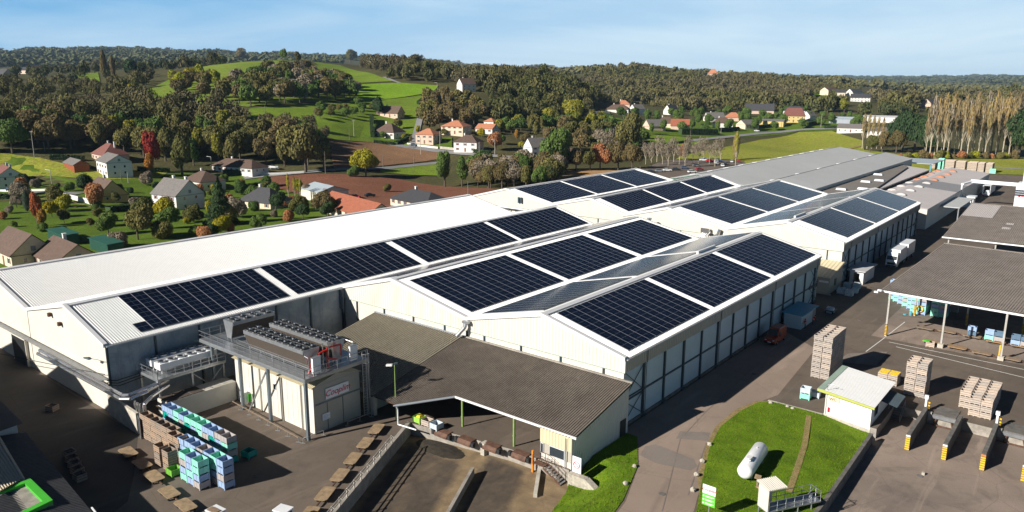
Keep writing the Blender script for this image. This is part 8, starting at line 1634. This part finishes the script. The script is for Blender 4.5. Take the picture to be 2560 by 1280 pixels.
p = G(684, 424); t = Thing('motor_boat', 'white motor boat parked behind the long low white house', 'boat', (p[0], p[1], p[2] + .3), R(10), local=True); mb = MB(); loft(mb, [(3.2, section(.1, 1.0, 1.5, .15, .05)), (2, section(.6, .5, 1.5, .9, .1)), (-2.5, section(.8, .5, 1.4, 1.0, .1)), (-3, section(.8, .6, 1.4, 1.0, .1))]); t.part('hull', mb, 'car_white'); mb = MB(); mb.hexa([(1, -.6, 1.5), (-1, -.6, 1.5), (-1, .6, 1.5), (1, .6, 1.5)], [(.2, -.5, 2.1), (-1, -.5, 2.1), (-1, .5, 2.1), (.2, .5, 2.1)]); t.part('windscreen', mb, 'glass'); mb = MB(); mb.bar((-2.5, 0, .5), (3.6, 0, .4), .15); mb.cyl((-1, -.9, .3), (-1, .9, .3), .3, .3, 10); t.part('trailer', mb, 'steel_galv')
# ------------------------------------------------------------------ poles
def pole(u, v, vt, lab, arms=1, mat='pole_wood', lamp=False):
    p = G(u, v); d = (ROT @ (np.array(p) - CAM))[2]; h = (v - vt) * d / FPX; t = Thing('utility_pole', lab, 'utility pole', p); mb = MB(); mb.cyl((p[0], p[1], p[2]), (p[0], p[1], p[2] + h), .17, .11, 8); t.part('pole', mb, mat)
    if arms: mb = MB(); mb.bar((p[0] - .9, p[1] - .4, p[2] + h - .35), (p[0] + .9, p[1] + .4, p[2] + h - .35), .12); t.part('cross_arm', mb, mat)
    if lamp: mb = MB(); mb.bar((p[0], p[1], p[2] + h - .1), (p[0] - 1.6, p[1] - .6, p[2] + h + .1), .12); mb.bar((p[0] - 1.4, p[1] - .5, p[2] + h + .05), (p[0] - 2.1, p[1] - .8, p[2] + h + .1), .3, .15); t.part('lamp_head', mb, 'trim_white')
for u, v, vt, lab, a, m, l in ((86, 393, 328, 'concrete pole with cross arm at the left field edge', 1, 'pole_concrete', 0), (112, 378, 355, 'short pole behind the concrete one at the left field', 0, 'pole_wood', 0), (133, 488, 425, 'street pole with lamp beside the village street on the left', 0, 'pole_concrete', 1), (304, 455, 428, 'slim pole right behind the white barn', 0, 'pole_wood', 0), (321, 458, 430, 'pale slim pole at the barn corner', 0, 'pole_concrete', 0), (263, 500, 446, 'pole standing before the brown roofed house', 0, 'pole_wood', 0), (530, 428, 392, 'pole with lamp left of the long low white house', 0, 'pole_concrete', 1), (814, 435, 379, 'brown wooden pole at the brown field corner', 0, 'pole_wood', 0), (1035, 414, 364, 'wooden pole on the grass strip below the brown field', 0, 'pole_wood', 0), (958, 420, 385, 'thin pole at the brown field edge', 0, 'pole_wood', 0), (885, 342, 301, 'concrete pole with cross arm on the green meadow', 1, 'pole_concrete', 0), (874, 352, 320, 'thin pole beside the concrete meadow pole', 0, 'pole_wood', 0), (664, 294, 264, 'thin pole high on the green meadow', 0, 'pole_wood', 0), (788, 314, 272, 'wooden pole in the middle of the green meadow', 0, 'pole_wood', 0), (1237, 388, 350, 'street lamp pole before the copper tree', 0, 'pole_concrete', 1), (1052, 388, 343, 'thin lamp pole in front of the orange hipped house', 0, 'pole_concrete', 0), (1100, 370, 328, 'concrete pole right of the orange hipped house', 0, 'pole_concrete', 0), (1198, 392, 355, 'pale pole before the two-storey white house', 0, 'pole_concrete', 0), (1093, 229, 207, 'lone street lamp at the top of the lane', 0, 'pole_concrete', 1), (1802, 337, 318, 'pole with cross arm at the village roadside', 1, 'pole_concrete', 0), (1726, 346, 324, 'thin pole on the road left of the cross arm pole', 0, 'pole_wood', 0), (2052, 319, 285, 'tall pole by the big hedge', 0, 'pole_concrete', 0), (1618, 290, 272, 'lamp pole beside the white gable house', 0, 'pole_concrete', 0), (1953, 320, 303, 'thin pole in front of the ochre warehouse', 0, 'pole_wood', 0)): pole(u, v, vt, lab, a, m, l)
# ------------------------------------------------------------------ haze
mb = MB(); mb.box(-16000, -1500, -12, 3500, 16500, 345); hzo = mb.build('haze', 'roof_white'); t = NT('haze'); t.n.remove(t.b); pv = t.node('ShaderNodeVolumePrincipled', Density=4.2e-5, Anisotropy=0.); pv.inputs['Color'].default_value = (.50, .74, 1.0, 1); t.l.new(pv.outputs[0], t.n['Material Output'].inputs['Volume']); hzo.data.materials.clear(); hzo.data.materials.append(t.m); hzo['kind'] = 'stuff'
